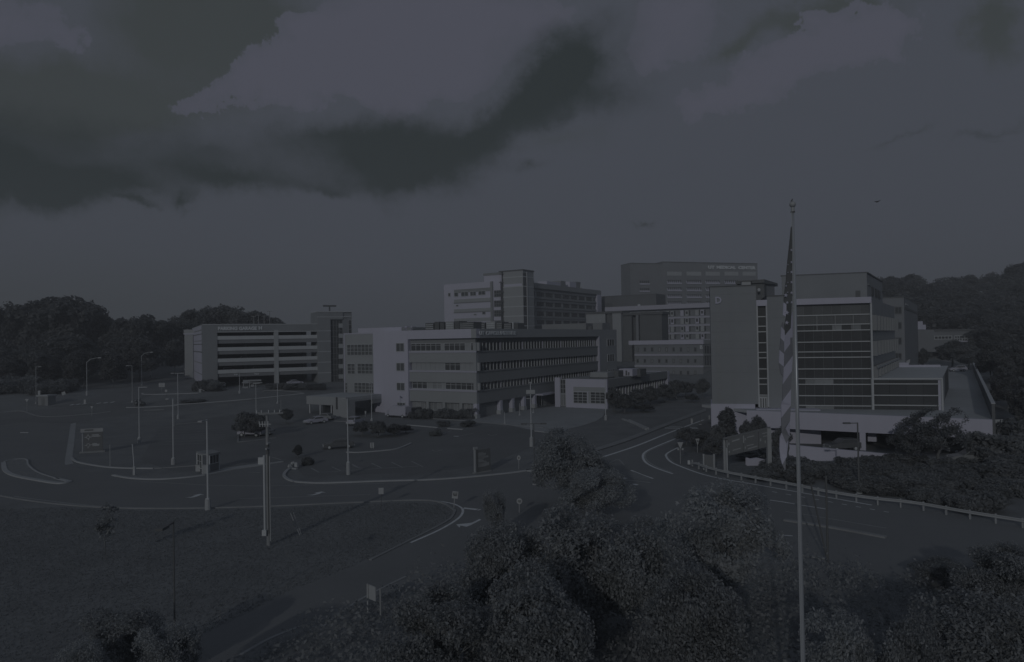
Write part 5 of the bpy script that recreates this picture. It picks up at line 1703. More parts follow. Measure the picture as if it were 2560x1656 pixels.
sign('tilted white square sign at the tip of the lawn', 1134, 1272, 'square', 1130.5, 1229, 1145, 1246.5, mark=[(0, .28, .7, .1), (0, -.02, .5, .28), (-.3, .1, .1, .35), (.3, .1, .1, .35)], lean=-.12)
sign('round white sign on a thin post beside the junction tree', 1298, 1282, 'round', 1291.5, 1246, 1305.5, 1260.5, mark=[(0, .05, .6, .18), (.05, -.15, .4, .12)])
sign('small round sign with dark dot beside the map board', 1297, 1174, 'round', 1292.5, 1139, 1301.5, 1151, mark=[(0, 0, .35, .4)])
sign('blank white rectangular sign back at the road edge', 953, 1266, 'square', 946.5, 1220, 959, 1235.5, post='metal_dark')
sign('white triangular yield sign with two small plates on the ramp island', 1701, 1160, 'yield', 1693.5, 1106, 1708, 1121, mark=None)
sign('shield shaped route sign in front of the dark ramp trees', 1744, 1132, 'yield', 1738.5, 1097, 1749, 1112, mark=[(0, .1, .4, .3)])
sign('small triangular sign on the verge left of the small hut', 67.5, 1030, 'yield', 62.5, 998, 72, 1005, face='sign_white')
sign('small triangular sign at the mouth of the access road', 230, 1041, 'yield', 226, 1016, 233, 1022, face='sign_white')
sign('small tilted square sign against the dark hillside', 159, 992, 'square', 154.5, 980, 163.5, 987.5, lean=.3)
sign('small white sign above the hut roof', 98, 1012, 'square', 94.5, 977, 101, 987.5)
sign('short white marker board below the first curved road lamp', 212, 1012, 'square', 209.5, 999.5, 214.5, 1010.5)
sign('white plate on a dark post by the access road kerb', 415.5, 1012, 'square', 412.5, 974.5, 418, 980.5, post='metal_dark')
sign('small pale plate on the bank left of the garage', 466, 945, 'square', 461, 922, 471.5, 925.5)
sign('small double plate sign on the tree island', 930, 1122, 'square', 925.5, 1107, 929, 1120)
sign('narrow second plate on the tree island', 934, 1122, 'square', 931, 1107, 935, 1120)
sign('white post sign inside the drop-off canopy', 913, 1043, 'square', 912, 1028, 915.5, 1035)
sign('small white marker on the ramp pavement', 1730, 1062, 'square', 1727, 1047, 1732, 1060)
sign('slim white marker by the ramp near the brick pier', 1773, 1050, 'square', 1771.5, 1039, 1775, 1049)
sign('white delivery sign on two legs by the access road', 404, 980, 'square', 397, 958, 412, 968, mark=[(0, .25, .6, .1), (0, -.2, .6, .1)])
for (x, y) in ((1697.5, 1122), (1704.5, 1122)):
    q = DP(x, y, G(1701, 1160).y)
yo = [o for o in COL.objects if o.get('label', '').startswith('white triangular yield sign with two')][0]
for dx in (-.28, .28):
    q = DP(1701, 1123.5, yo.location.y)
    MB().box((q.x + dx, q.y - .02, q.z), (.22, .03, .24)).build('sub_plate', 'sign_white', yo)

# two-post sign seen from behind at the lower road
p = G(919.5, 1530); p2 = G(951.5, 1543)
o = thing('road_sign', 'white rectangular sign on two square posts at the lower roadside', 'sign', p)
for q, ty in ((p, 1460), (p2, 1471)):
    MB().box((q.x, q.y, (vert(q, ty) + q.z) / 2), (.08, .08, vert(q, ty) - q.z)).build('post', 'metal_mid' if q is p else 'wood', o)
a = p + Vector((.06, .0, 0)); b = p + (p2 - p) * .62
F_ = Fac(a.xy, b.xy)
F_.box('sign_face', 'sign_white', 0, F_.len, vert(p, 1497), vert(p, 1462), -.05, 0, o)

# roundabout direction sign
q0, q1 = G(*B1(935, 787)), G(*B1(1185, 772))
F_ = Fac(q0.xy, q1.xy)
o = thing('direction_sign', 'dark direction sign with two roundabout diagrams and a pale header bar', 'sign', q0)
F_.pbox('panel', 'sign_dark', B1(950, 545), B1(1165, 765), -.12, 0, o)
F_.pbox('header_bar', 'metal_mid', B1(912, 512), B1(1168, 540), -.2, .06, o)
F_.pbox('header_text', 'sign_dark', B1(958, 518), B1(1058, 530), .06, .08, o)
F_.pbox('base_bar', 'kerb_dim', B1(900, 770), B1(1190, 790), -.3, .12, o)
F_.pbox('side_post', 'metal_mid', B1(928, 565), B1(941, 780), -.16, .06, o)
for (cx_, cy_, full) in ((998, 604, True), (1000, 694, False)):
    u, z = F_.uz(B1(cx_, cy_)); R_ = .17
    n = 16; m = MB()
    rng_ = range(n) if full else range(-3, n - 6)
    for i in rng_:
        t0_, t1_ = 2 * math.pi * i / n, 2 * math.pi * (i + 1) / n
        m.poly([F_.at(u + r * math.cos(t), z + r * math.sin(t), .02) for r, t in ((R_, t0_), (R_ + .09, t0_), (R_ + .09, t1_), (R_, t1_))])
    arms_ = ((0, 1), (1, 0), (-1, 0), (.2, -1)) if full else ((1, .1), (-1, -.1), (-.1, -1))
    for ax, az_ in arms_:
        s_ = Vector((-az_, ax)) * .055
        m.poly([F_.at(u + ax * a_ + s_.x * k_, z + az_ * a_ + s_.y * k_, .021) for a_, k_ in ((R_, -1), (R_ + .30, -1), (R_ + .30, 1), (R_, 1))])
    m.build('roundabout_diagram', 'kerb', o)
for (x0, x1, y) in ((1040, 1118, 577), (1038, 1138, 592), (1046, 1098, 676), (1042, 1128, 686), (1048, 1122, 698)):
    F_.pbox('text_line', 'kerb', B1(x0, y - 3), B1(x1, y + 3), 0, .02, o)
# campus map board
q0, q1 = G(*B3(1565, 1112)), G(*B3(1755, 1078))
F_ = Fac(q0.xy, q1.xy)
o = thing('direction_sign', 'tall dark directory board with many white text lines by the parking exit', 'sign', q0)
F_.pbox('panel', 'sign_dark', B3(1605, 840), B3(1752, 1080), -.15, 0, o)
F_.pbox('side_post', 'metal_mid', B3(1568, 830), B3(1586, 1110), -.2, .06, o)
F_.pbox('side_post', 'metal_dark', B3(1588, 835), B3(1606, 1105), -.2, .03, o)
F_.pbox('base_bar', 'kerb_dim', B3(1562, 1098), B3(1757, 1116), -.3, .1, o)
F_.pbox('top_cap', 'metal_mid', B3(1562, 812), B3(1600, 832), -.2, .06, o)
for k, w_ in enumerate((55, 85, 80, 75, 112, 68, 60, 48, 60, 85, 95, 120, 118, 90)):
    y = 872 + k * 11.2
    F_.pbox('text_line', 'kerb_dim', B3(1612, y), B3(1612 + w_, y + 3.4), 0, .02, o)
# large road sign panels on steel posts
L0, R0 = DP(*B5(690, 700), 81), DP(*B5(1190, 700), 82)
o = thing('road_sign', 'large dark three panel road sign on two steel posts behind the guardrail', 'sign', (L0.x, L0.y, 0))
def qpanel(name, pts, m, off=0.0, th=.12):
    """a panel with corners given in pixels, on the sign's plane"""
    F__ = Fac(L0.xy, R0.xy)
    P = []
    for q in pts:
        u, z = F__.uz(q); P.append(F__.at(u, z, off))
    lo = wloc(o); k = len(P); nb = Vector((F__.n.x, F__.n.y, 0)) * th
    v = [tuple(q - lo) for q in P] + [tuple(q - nb - lo) for q in P]
    f = [tuple(range(k)), tuple(range(2 * k - 1, k - 1, -1))] + [(i, i + k, (i + 1) % k + k, (i + 1) % k) for i in range(k)]
    me = mesh_pd(name, v, f, m); fix_normals(me)
    return link(name, me, o)
H5 = crop(1780, 1040, 9.624)
qpanel('sign_panel', [H5(*q) for q in ((380, 545), (745, 455), (745, 880), (400, 960))], 'sign_panel')
qpanel('sign_panel', [H5(*q) for q in ((755, 450), (1115, 370), (1115, 800), (755, 878))], 'sign_panel')
qpanel('sign_panel', [H5(*q) for q in ((1125, 365), (1395, 310), (1395, 730), (1125, 795))], 'sign_panel')
qpanel('top_beam', [H5(*q) for q in ((270, 535), (1400, 265), (1400, 310), (280, 575))], 'sign_panel', .05, .25)
for pts in (((480, 600), (660, 545), (660, 575), (480, 630)), ((500, 820), (690, 770), (690, 790), (500, 842)), ((840, 512), (1010, 470), (1010, 490), (840, 532)), ((835, 715), (1000, 675), (1000, 695), (835, 735)), ((860, 785), (1090, 715), (1090, 740), (860, 808)), ((1210, 420), (1330, 390), (1330, 412), (1210, 440)), ((1230, 488), (1330, 470), (1330, 488), (1230, 505))):
    qpanel('text_line', [H5(*q) for q in pts], 'metal_mid', .02, .03)
for pts in (((745, 480), (765, 475), (770, 650), (750, 655)), ((345, 580), (365, 575), (378, 750), (355, 755)), ((390, 650), (418, 645), (418, 700), (390, 705)), ((398, 850), (425, 845), (425, 890), (398, 895)), ((785, 540), (805, 535), (805, 585), (785, 590)), ((790, 745), (810, 740), (810, 785), (790, 790)), ((1155, 550), (1180, 545), (1180, 605), (1155, 610)), ((1270, 600), (1290, 595), (1290, 655), (1270, 660))):
    qpanel('edge_strip', [H5(*q) for q in pts], 'kerb', .025, .03)
for x, w, y0, y1, m, dd in ((295, 50, 540, 1100, 'metal_mid', 81.3), (358, 34, 770, 1290, 'kerb', 80.6), (1365, 95, 300, 1540, 'metal_mid', 82)):
    a, b = DP(*H5(x, y0), dd), DP(*H5(x, y1), dd)
    ww = w / 9.624 * dd / FPX
    MB().box((a.x, a.y + .1, (a.z - .3) / 2), (ww, ww, a.z + .3)).build('post', m, o)
# blank board by the guardrail
q0 = DP(*B5(440, 960), 84); q1 = DP(*B5(570, 960), 83)
F_ = Fac(q0.xy, q1.xy)
o = thing('road_sign', 'grey board between two white posts behind the start of the guardrail', 'sign', (q0.x, q0.y, 0))
F_.pbox('sign_face', 'sign_panel', B5(458, 800), B5(562, 960), -.05, 0, o)
for x in (448, 566):
    u, z = F_.uz(B5(x, 795)); F_.box('post', 'sign_white', u - .09, u + .09, -.2, z, -.1, .04, o)
o = thing('road_sign', 'white framed board on the slope right of the parking deck', 'sign', DP(*B6(2065, 520), 100))
F_ = Fac(Vector((DP(*B6(2015, 450), 100).x, 100)), Vector((DP(*B6(2115, 450), 100).x, 100)))
F_.pbox('sign_face', 'sign_panel', B6(2025, 412), B6(2110, 500), -.05, 0, o)
F_.pbox('header', 'sign_white', B6(2018, 404), B6(2116, 440), -.05, .02, o)
for x in (2022, 2110): F_.pbox('post', 'sign_white', B6(x - 6, 440), B6(x + 6, 640), -.08, .03, o)

# ------------------------------------------------------------------ guardrail
rail_pts = [Vector(p) for p in gl([(x, y + 0.0) for x, y in RAIL], 10)]
pts2 = [Vector((p.x, p.y)) for p in rail_pts]
dist = [0]
for a, b in zip(pts2, pts2[1:]): dist.append(dist[-1] + (b - a).length)
def at_dist(s):
    for i in range(len(dist) - 1):
        if dist[i + 1] >= s:
            t = (s - dist[i]) / max(1e-6, dist[i + 1] - dist[i]); return pts2[i].lerp(pts2[i + 1], t), (pts2[i + 1] - pts2[i]).normalized()
    return pts2[-1], (pts2[-1] - pts2[-2]).normalized()
o = thing('guardrail', 'long steel guardrail curving along the right hand road', 'guardrail', (*at_dist(dist[-1] / 2)[0], 0))
prof = [(.0, .50), (-.05, .54), (.0, .60), (.0, .66), (-.05, .72), (.0, .78), (.03, .78), (.03, .50)]
v, f = [], []
S_ = np.arange(0, dist[-1], .8); kk = len(prof); lo = wloc(o)
for s in S_:
    p, t = at_dist(s); nrm = Vector((t.y, -t.x))
    if nrm.y > 0: nrm = -nrm
    ramp = 0.0 if s > 1.5 else -.25 * (1.5 - s)
    for a, z in prof:
        q = p - nrm * a
        v.append((q.x - lo.x, q.y - lo.y, z + ramp - lo.z))
for i in range(len(S_) - 1):
    for j in range(kk):
        a, b = i * kk + j, i * kk + (j + 1) % kk
        f.append((a, b, b + kk, a + kk))
f += [tuple(range(kk)), tuple(range((len(S_) - 1) * kk, len(S_) * kk))]
me = mesh_pd('rail_beam', v, f, 'metal_mid'); fix_normals(me); link('rail_beam', me, o)
for s in np.arange(.4, dist[-1], 1.9):
    p, t = at_dist(s)
    q = p + Vector((.10, .14))
    box('post', 'metal_mid', (q.x, q.y, .4), (.12, .16, .86), o, math.atan2(t.y, t.x))
p, t = at_dist(0)
MB().box((p.x - .2, p.y, .45), (.3, .1, .5)).build('end_terminal', 'metal_light', o)

# ------------------------------------------------------------------ bus shelter and small street things
q0, q1 = G(*B2(380, 1015)), G(*B2(492, 985))
F_ = Fac(q0.xy, q1.xy)
o = thing('bus_shelter', 'small framed bus shelter with flat roof at the parking entrance', 'bus shelter', q0)
qa, qb = G(*B2(240, 985)), G(*B2(298, 1008))
zr1 = vert(q0, 1135); zr0 = zr1 - .18
cs = [qa.xy, qb.xy, q0.xy, q1.xy]
back2 = q1.xy + (qa.xy - q0.xy) * .8
prism_part('roof', 'kerb_dim', [cs[0] + Vector((-.2, .2)), cs[1] + Vector((-.1, -.2)), cs[2] + Vector((.0, -.2)), cs[3] + Vector((.25, -.1)), back2 + Vector((.2, .3))], zr0, zr1, o)
for c_ in (cs[0], cs[1], cs[2], cs[3]):
    MB().box((c_.x, c_.y, zr0 / 2), (.11, .11, zr0)).build('post', 'metal_light', o)
F_.box('side_panel', 'sign_panel', .1, F_.len - .1, .2, 1.1, -.05, .0, o)
F_.window(.1, F_.len - .1, 1.15, zr0 - .1, 3, 1, o, glass='glass', frame='metal_light', d=-.04, t=.06, proud=.06)
F2 = Fac(qa.xy, qb.xy)
F2.window(.08, F2.len - .08, .5, zr0 - .1, 2, 2, o, glass='glass', frame='metal_light', d=-.04, t=.06, proud=.06)
F3 = Fac(qb.xy, q0.xy)
F3.box('bench', 'wood', .3, F3.len - .3, .42, .5, -.9, -.45, o)
o = thing('utility_box', 'white cabinet standing in front of the bus shelter', 'cabinet', G(*B2(335, 1022)))
p = Vector(o.location)
MB().box((p.x, p.y, .55), (.75, .5, 1.1), .2).build('cabinet_body', 'sign_white', o); MB().box((p.x, p.y, 1.14), (.85, .6, .1), .2).build('cabinet_lid', 'metal_mid', o)
MB().box((p.x + .03, p.y - .265, .55), (.6, .02, .9), .2).build('cabinet_door', 'kerb', o)
o = thing('utility_box', 'low pale box at the left foot of the bus shelter', 'cabinet', G(*B2(262, 990)))
p = Vector(o.location)
MB().box((p.x, p.y, .4), (.7, .5, .8), -.2).build('cabinet_body', 'kerb', o); MB().box((p.x, p.y, .83), (.78, .58, .07), -.2).build('cabinet_lid', 'metal_mid', o)
# bollard-like marker with bent pole
p = G(*B1(1522, 1032))
o = thing('marker_post', 'pale bent marker pole rising from a white concrete stub by the kerb', 'marker', p)
MB().box((p.x, p.y, p.z + .55), (.28, .28, 1.1), 0, .85).build('stub', 'kerb', o)
MB().tube([p + Vector((-.05, 0, 1.0)), DP(*B1(1512, 850), p.y), DP(*B1(1498, 682), p.y)], .055, 8).build('pole', 'metal_light', o)
p = G(*B1(1248, 930))
o = thing('marker_post', 'thin grey marker pole on the lawn right of the direction sign', 'marker', p)
MB().tube([p, (p.x, p.y, vert(p, 1112))], .05, 8).build('pole', 'metal_mid', o); MB().tube([p, p + Vector((0, 0, .2))], .09, 8).build('collar', 'metal_mid', o)
p = G(*B1(435, 970)) if False else G(434, 1052)
o = thing('marker_post', 'thin light pole standing behind the far parking rows', 'marker', G(*B1(1970, 480)))
p = Vector(o.location); MB().tube([p, (p.x, p.y, vert(p, 995))], .05, 8).build('pole', 'metal_mid', o); MB().tube([p, p + Vector((0, 0, .2))], .09, 8).build('collar', 'metal_mid', o)
# small hut by the hill road
p = G(107, 1014)
o = thing('small_hut', 'small grey utility hut with a white roof at the hillside', 'hut', p)
F_ = Fac(G(95, 1014).xy, G(120, 1015).xy)
zr1 = vert(p, 988)
F_.box('wall', 'grey_dark_panel', 0, F_.len, p.z - .3, zr1 - .35, -2.2, 0, o)
F_.box('roof', 'sign_white', -.2, F_.len + .25, zr1 - .35, zr1, -2.5, .3, o)
F_.box('door', 'sign_panel', F_.len * .35, F_.len * .65, p.z, zr1 - .8, 0, .04, o)
# gate booth of the garage
W = GF.off(9)
bx0 = W.uz(A2(757, 1080))[0]
o = thing('gate_booth', 'white ticket booth and canopy frame at the garage entrance', 'booth', W.at(bx0 + 1, hgt(*W.at(bx0 + 1, 0).xy)))
zb0 = wloc(o).z
W.pbox('booth_wall', 'sign_white', A2(762, 1030), A2(818, 1085), -2, 0, o)
W.pbox('booth_window', 'glass_dark', A2(768, 990), A2(812, 1020), -1.9, .0, o)
W.pbox('booth_roof', 'sign_white', A2(758, 980), A2(822, 990), -2.3, .3, o)
for x in (762, 830): W.pbox('canopy_post', 'metal_light', A2(x, 960), A2(x + 7, 1090), -.2, 0, o)
W.pbox('canopy_beam', 'metal_mid', A2(760, 955), A2(965, 966), -.3, .1, o)
W.pbox('entry_sign', 'sign_white', A2(848, 1005), A2(885, 1030), -.1, .05, o)
W.pbox('lane_sign', 'metal_light', A2(870, 985), A2(955, 992), -.3, .0, o)
o = thing('barrier_gate', 'white kerbside barrier mechanism at the garage access road', 'barrier', G(500, 982))
p = Vector(o.location); MB().box((p.x, p.y, p.z + .5), (.6, .5, 1.0), .4).build('housing', 'sign_white', o); MB().tube([p + Vector((.2, -.1, .9)), p + Vector((1.4, -.4, .5))], .06, 6).build('arm', 'metal_light', o)
# planter wall / small cone heap at the tip of the parking island
o = thing('rock_pile', 'small pale pyramid of stones at the tip of the parking island', 'stones', G(*B2(1330, 955)))
p = Vector(o.location); rr = random.Random(5)
for k in range(9):
    a = rr.uniform(0, 6.28); r_ = rr.uniform(0, .7); s_ = rr.uniform(.25, .5)
    mb = MB(); mb.box((p.x + r_ * math.cos(a), p.y + r_ * math.sin(a), p.z + .2 + (.8 - r_) * .7), (s_, s_ * .8, s_ * .8), a, .6); mb.build('stone', 'kerb', o)
o = thing('rooftop_bird', 'small dark bird in the open sky', 'bird', DP(2193, 505, 60))
o.name = 'bird'
c = Vector(o.location)
lo = c
bv = [(-.32, 0, .03), (-.12, -.03, .05), (0, -.09, 0), (.05, .1, -.02), (.15, -.03, .10), (.36, 0, .16), (0, .02, .06), (.0, 0, -.06), (-.05, -.28, .0), (.02, .22, -.02)]
link('body', mesh_pd('body', bv, [(8, 2, 6), (8, 7, 2), (2, 7, 3), (2, 3, 6), (3, 9, 6), (3, 7, 9), (8, 6, 7), (6, 9, 7)], 'metal_dark'), o)
link('wing', mesh_pd('wing', bv, [(0, 1, 7), (1, 6, 7), (0, 7, 1), (1, 7, 6)], 'metal_dark'), o)
link('wing', mesh_pd('wing', bv, [(6, 4, 7), (4, 5, 7), (6, 7, 4), (4, 7, 5)], 'metal_dark'), o)

# ------------------------------------------------------------------ vehicles
def vehicle(kind, paint, label, px, py, rz, z=None, group=None, pos=None):
    p = pos or G(px, py)
    if z is not None: p = Vector((p.x, p.y, z))
    o = thing({'van': 'cargo_van', 'pickup': 'pickup_truck', 'suv': 'parked_suv', 'sedan': 'parked_car'}[kind], label, {'van': 'van', 'pickup': 'truck', 'suv': 'car', 'sedan': 'car'}[kind], p, group, rz)
    W_ = {'van': 2.0, 'pickup': 1.95, 'suv': 1.9, 'sedan': 1.8}[kind]
    prof = {'van': [(-2.9, .45), (-2.9, 2.35), (-2.75, 2.5), (1.2, 2.5), (1.95, 1.55), (2.75, 1.3), (2.9, 1.0), (2.9, .45)],
            'pickup': [(-2.8, .55), (-2.8, 1.15), (-.9, 1.15), (1.3, 1.15), (2.6, 1.05), (2.8, .85), (2.8, .55)],
            'suv': [(-2.3, .5), (-2.35, 1.05), (-2.2, 1.15), (1.1, 1.1), (2.15, .98), (2.35, .75), (2.3, .45)],
            'sedan': [(-2.3, .4), (-2.3, .85), (-2.1, .95), (1.0, .92), (2.1, .78), (2.3, .6), (2.28, .35)]}[kind]
    cab = {'van': None, 'pickup': [(-.9, 1.15), (-.75, 1.85), (.45, 1.85), (1.25, 1.15)],
           'suv': [(-2.15, 1.14), (-1.85, 1.68), (.15, 1.7), (1.05, 1.1)],
           'sedan': [(-1.8, .94), (-1.2, 1.40), (.2, 1.42), (1.0, .92)]}[kind]

    def ext(pr, w0, w1=None):
        k = len(pr); w1 = w1 or w0
        zmn, zmx = min(q[1] for q in pr), max(q[1] for q in pr)
        v = []
        for s in (-1, 1):
            for x, z_ in pr:
                w = w0 + (w1 - w0) * ((z_ - zmn) / max(.01, zmx - zmn))
                v.append((x, s * w / 2, z_))
        f = [tuple(range(k))[::-1], tuple(range(k, 2 * k))] + [(i, (i + 1) % k, (i + 1) % k + k, i + k) for i in range(k)]
        return v, f
    v, f = ext(prof, W_, W_ * .94)
    link('body', (lambda m: (fix_normals(m), m)[1])(mesh_pd('body', v, f, paint)), o)
    if cab:
        v, f = ext(cab, W_ * .93, W_ * .76)
        link('cabin', (lambda m: (fix_normals(m), m)[1])(mesh_pd('cabin', v, f, paint)), o)
        gl_ = [(cab[0][0] * .86 + .0, cab[0][1] + .06), (cab[1][0] * .93 + .05, cab[1][1] - .09), (cab[2][0] - .02, cab[2][1] - .09), (cab[3][0] - .2, cab[3][1] + .06)]
        v, f = ext(gl_, W_ * .93 + .02, W_ * .79)
        link('side_window', (lambda m: (fix_normals(m), m)[1])(mesh_pd('side_window', v, f, 'glass_dark')), o)
        for a, b, nm in ((cab[2], cab[3], 'windscreen'), (cab[0], cab[1], 'rear_window')):
            e = .03 if nm == 'windscreen' else -.03
            v = [(a[0] * .92 + b[0] * .08 + e, -W_ * .36, a[1] * .92 + b[1] * .08 + .02), (a[0] * .92 + b[0] * .08 + e, W_ * .36, a[1] * .92 + b[1] * .08 + .02), (a[0] * .1 + b[0] * .9 + e, W_ * .40, a[1] * .1 + b[1] * .9 + .02), (a[0] * .1 + b[0] * .9 + e, -W_ * .40, a[1] * .1 + b[1] * .9 + .02)]
            link(nm, mesh_pd(nm, v, [(0, 1, 2, 3)], 'glass_dark'), o)
    else:
        link('windscreen', mesh_pd('windscreen', [(1.27, -.85, 2.44), (1.27, .85, 2.44), (1.98, .9, 1.60), (1.98, -.9, 1.60)], [(0, 1, 2, 3)], 'glass_dark'), o)
        for s in (-1, 1):
            yy = s * (W_ * .475 + .012)
            link('side_window', mesh_pd('side_window', [(.55, yy, 1.55), (1.75, yy, 1.55), (1.2, yy * .985, 2.2), (.55, yy * .985, 2.2)], [(0, 1, 2, 3)], 'glass_dark'), o)
        MB().box((0, 0, 0), (.6, 1.5, .06)).shift((.6, 0, -2.55)).build('roof_rack', 'metal_mid', None).parent = o
    fx = prof[-1][0]; rx = prof[0][0]
    for x in ((rx + .85), (fx - .85)):
        for s in (-1, 1):
            r_ = .36 if kind != 'sedan' else .33
            mb = MB(); mb.tube([(x, s * (W_ / 2 - .22), r_), (x, s * (W_ / 2 + .01), r_)], r_, 14)
            w_o = link('wheel', mb.mesh('wheel', 'rubber'), o)
            mb = MB(); mb.tube([(x, s * (W_ / 2 - .05), r_), (x, s * (W_ / 2 + .025), r_)], r_ * .6, 10)
            link('rim', mb.mesh('rim', 'metal_light'), w_o)
    zl = prof[-2][1]
    for s in (-1, 1):
        link('headlight', MB().box((fx + .02, s * W_ * .36, zl + .02), (.08, .34, .16)).mesh('headlight', 'lamp_glass'), o)
        link('tail_light', MB().box((rx - .02, s * W_ * .40, 1.0 if kind != 'sedan' else .78), (.06, .2, .3)).mesh('tail_light', 'metal_dark'), o)
    link('bumper', MB().box((fx, 0, .5), (.16, W_ * .96, .2)).mesh('bumper', 'metal_mid'), o)
    link('bumper', MB().box((rx, 0, .5), (.16, W_ * .96, .2)).mesh('bumper', 'metal_mid'), o)
    return o


def faceang(dv): return math.atan2(dv[1], dv[0])
aL, aR = faceang(LV), faceang(RV)
vehicle('van', 'paint_white', 'white cargo van parked against the white office wall', *B3(705, 468), aL)
vehicle('pickup', 'paint_dark', 'dark pickup parked behind the white van', *B3(850, 462), aL, pos=G(*B3(905, 448)))
vehicle('suv', 'paint_white', 'white suv with its back turned parked before the drop-off canopy', *B3(222, 552), aR + .35)
vehicle('sedan', 'paint_white', 'white car nosing out left of the canopy columns', *B2(1580, 448), faceang((-.7, -.7)))
vehicle('sedan', 'paint_grey', 'silver car parked under the drop-off canopy roof', *B2(1680, 408), aL + .2)
vehicle('suv', 'paint_white', 'white car half hidden under the car park tree', *B2(860, 592), aL + .35)
vehicle('sedan', 'paint_grey', 'silver car behind the white one under the car park tree', *B2(960, 580), aL + .35)
vehicle('sedan', 'paint_dark', 'black car in the parking row beside the tree island', *B2(1840, 728), faceang((-.9, -.3)))
zd = zk1 - .02
vehicle('suv', 'paint_white', 'white suv parked on the upper deck edge', 2378, 924, faceang((-1, .1)), pos=Vector((DP(2393, 922, 196).x, 196, 0)), z=zd)
vehicle('sedan', 'paint_white', 'white car near the shrub on the upper lot', 0, 0, 3.2, pos=Vector((DP(2309, 905, 200).x, 200, 0)), z=zd)
vehicle('sedan', 'paint_white', 'white car facing out on the upper lot', 0, 0, -1.4, pos=Vector((DP(2352, 902, 202).x, 202, 0)), z=zd)
vehicle('suv', 'paint_dark', 'dark car on the lower deck level left of the pillar', 0, 0, 3.3, pos=Vector((DP(2105, 1110, 96).x, 96, 0)), z=.015)
vehicle('suv', 'paint_grey', 'pale car at the right end of the lower deck', 0, 0, 3.0, pos=Vector((DP(2424, 1140, 85).x, 85, 0)), z=.02)
vehicle('suv', 'paint_dark', 'dark car behind the pale one on the lower deck', 0, 0, 3.0, pos=Vector((DP(2412, 1120, 92).x, 92, 0)), z=.02)
for k, (x, y, lv, m) in enumerate(((830, 690, 2, 'paint_grey'), (630, 828, 3, 'paint_white'), (970, 812, 3, 'paint_grey'), (1060, 328, 9, None))):
    if m is None: continue
    zf = zl[lv][1] - .05
    u = GF.uz(A2(x, y))[0]
    q = GF.at(u, zf, -4)
    vehicle('suv', m, ['grey car behind the second barrier of the garage', 'white car behind the lowest garage barrier near the lettering', 'silver car behind the lowest garage barrier'][k], 0, 0, faceang(GD), pos=q)
q = GF.at(GF.uz(A2(495, 985))[0] + .5, 0, 1.5); q.z = hgt(q.x, q.y) + .05
vehicle('sedan', 'paint_grey', 'silver car driving into the garage beside the brick pier', 0, 0, faceang(GP), pos=q)
q = GF.at(GF.uz(A2(1315, 1010))[0], 0, 4.5); q.z = hgt(q.x, q.y) + .05
vehicle('sedan', 'paint_white', 'white car between the low walls before the garage', 0, 0, faceang(GD) + .2, pos=q)
q = G(8, 905)
# ------------------------------------------------------------------ vegetation
def quads_mesh(name, C, Nn, S, m, rng, aspect=.6):
    n = len(C)
    r = rng.normal(size=(n, 3))
    t = np.cross(Nn, r); t /= np.linalg.norm(t, axis=1, keepdims=True) + 1e-9
    b = np.cross(Nn, t)
    s = S[:, None]
    v = np.empty((n, 4, 3))
    v[:, 0] = C + t * s; v[:, 2] = C - t * s
    v[:, 1] = C + b * s * aspect + Nn * s * .18; v[:, 3] = C - b * s * aspect + Nn * s * .18
    me = bpy.data.meshes.new(name)
    me.vertices.add(n * 4); me.vertices.foreach_set('co', v.reshape(-1))
    me.loops.add(n * 4); me.loops.foreach_set('vertex_index', np.arange(n * 4, dtype=np.int32))
    me.polygons.add(n); me.polygons.foreach_set('loop_start', np.arange(0, n * 4, 4, dtype=np.int32))
    me.update(calc_edges=True)
    me.materials.append(MATS[m])
    return me


def crown_mesh(name, seed, lobes, n, leaf, m, gap=.25, freq=1.0, shell=.55, aspect=.6):
    rng = np.random.default_rng(seed)
    L_ = np.array(lobes, float)
    w = L_[:, 3] * L_[:, 4] * L_[:, 5]; w = w ** .8; w /= w.sum()
    out_c, out_n = [], []
    ph = rng.uniform(0, 6.28, (4, 3)); fr = rng.uniform(.6, 1.5, (4, 3)) * freq
    while sum(len(c) for c in out_c) < n:
        k = n
        li = rng.choice(len(L_), k, p=w)
        d = rng.normal(size=(k, 3)); d /= np.linalg.norm(d, axis=1, keepdims=True)
        rad = rng.uniform(0, 1, k) ** (1 / 3.0 * (1 - shell) + .02) * rng.uniform(.86, 1.1, k)
        c = L_[li, :3] + d * L_[li, 3:] * rad[:, None]
        f = np.zeros(k)
        for i in range(4):
            f += np.sin(c[:, 0] * fr[i, 0] + ph[i, 0]) * np.sin(c[:, 1] * fr[i, 1] + ph[i, 1]) * np.sin(c[:, 2] * fr[i, 2] * 1.3 + ph[i, 2])
        keep = f > (gap - .5) * 1.2 + rng.normal(0, .25, k)
        c, d = c[keep], d[keep]
        nn = d * .7 + rng.normal(0, .6, c.shape) + np.array([0, 0, .35])
        nn /= np.linalg.norm(nn, axis=1, keepdims=True)
        out_c.append(c); out_n.append(nn)
    C = np.concatenate(out_c)[:n]; Nn = np.concatenate(out_n)[:n]
    S = leaf * rng.uniform(.5, 1.25, n)
    return quads_mesh(name, C, Nn, S, m, rng, aspect)


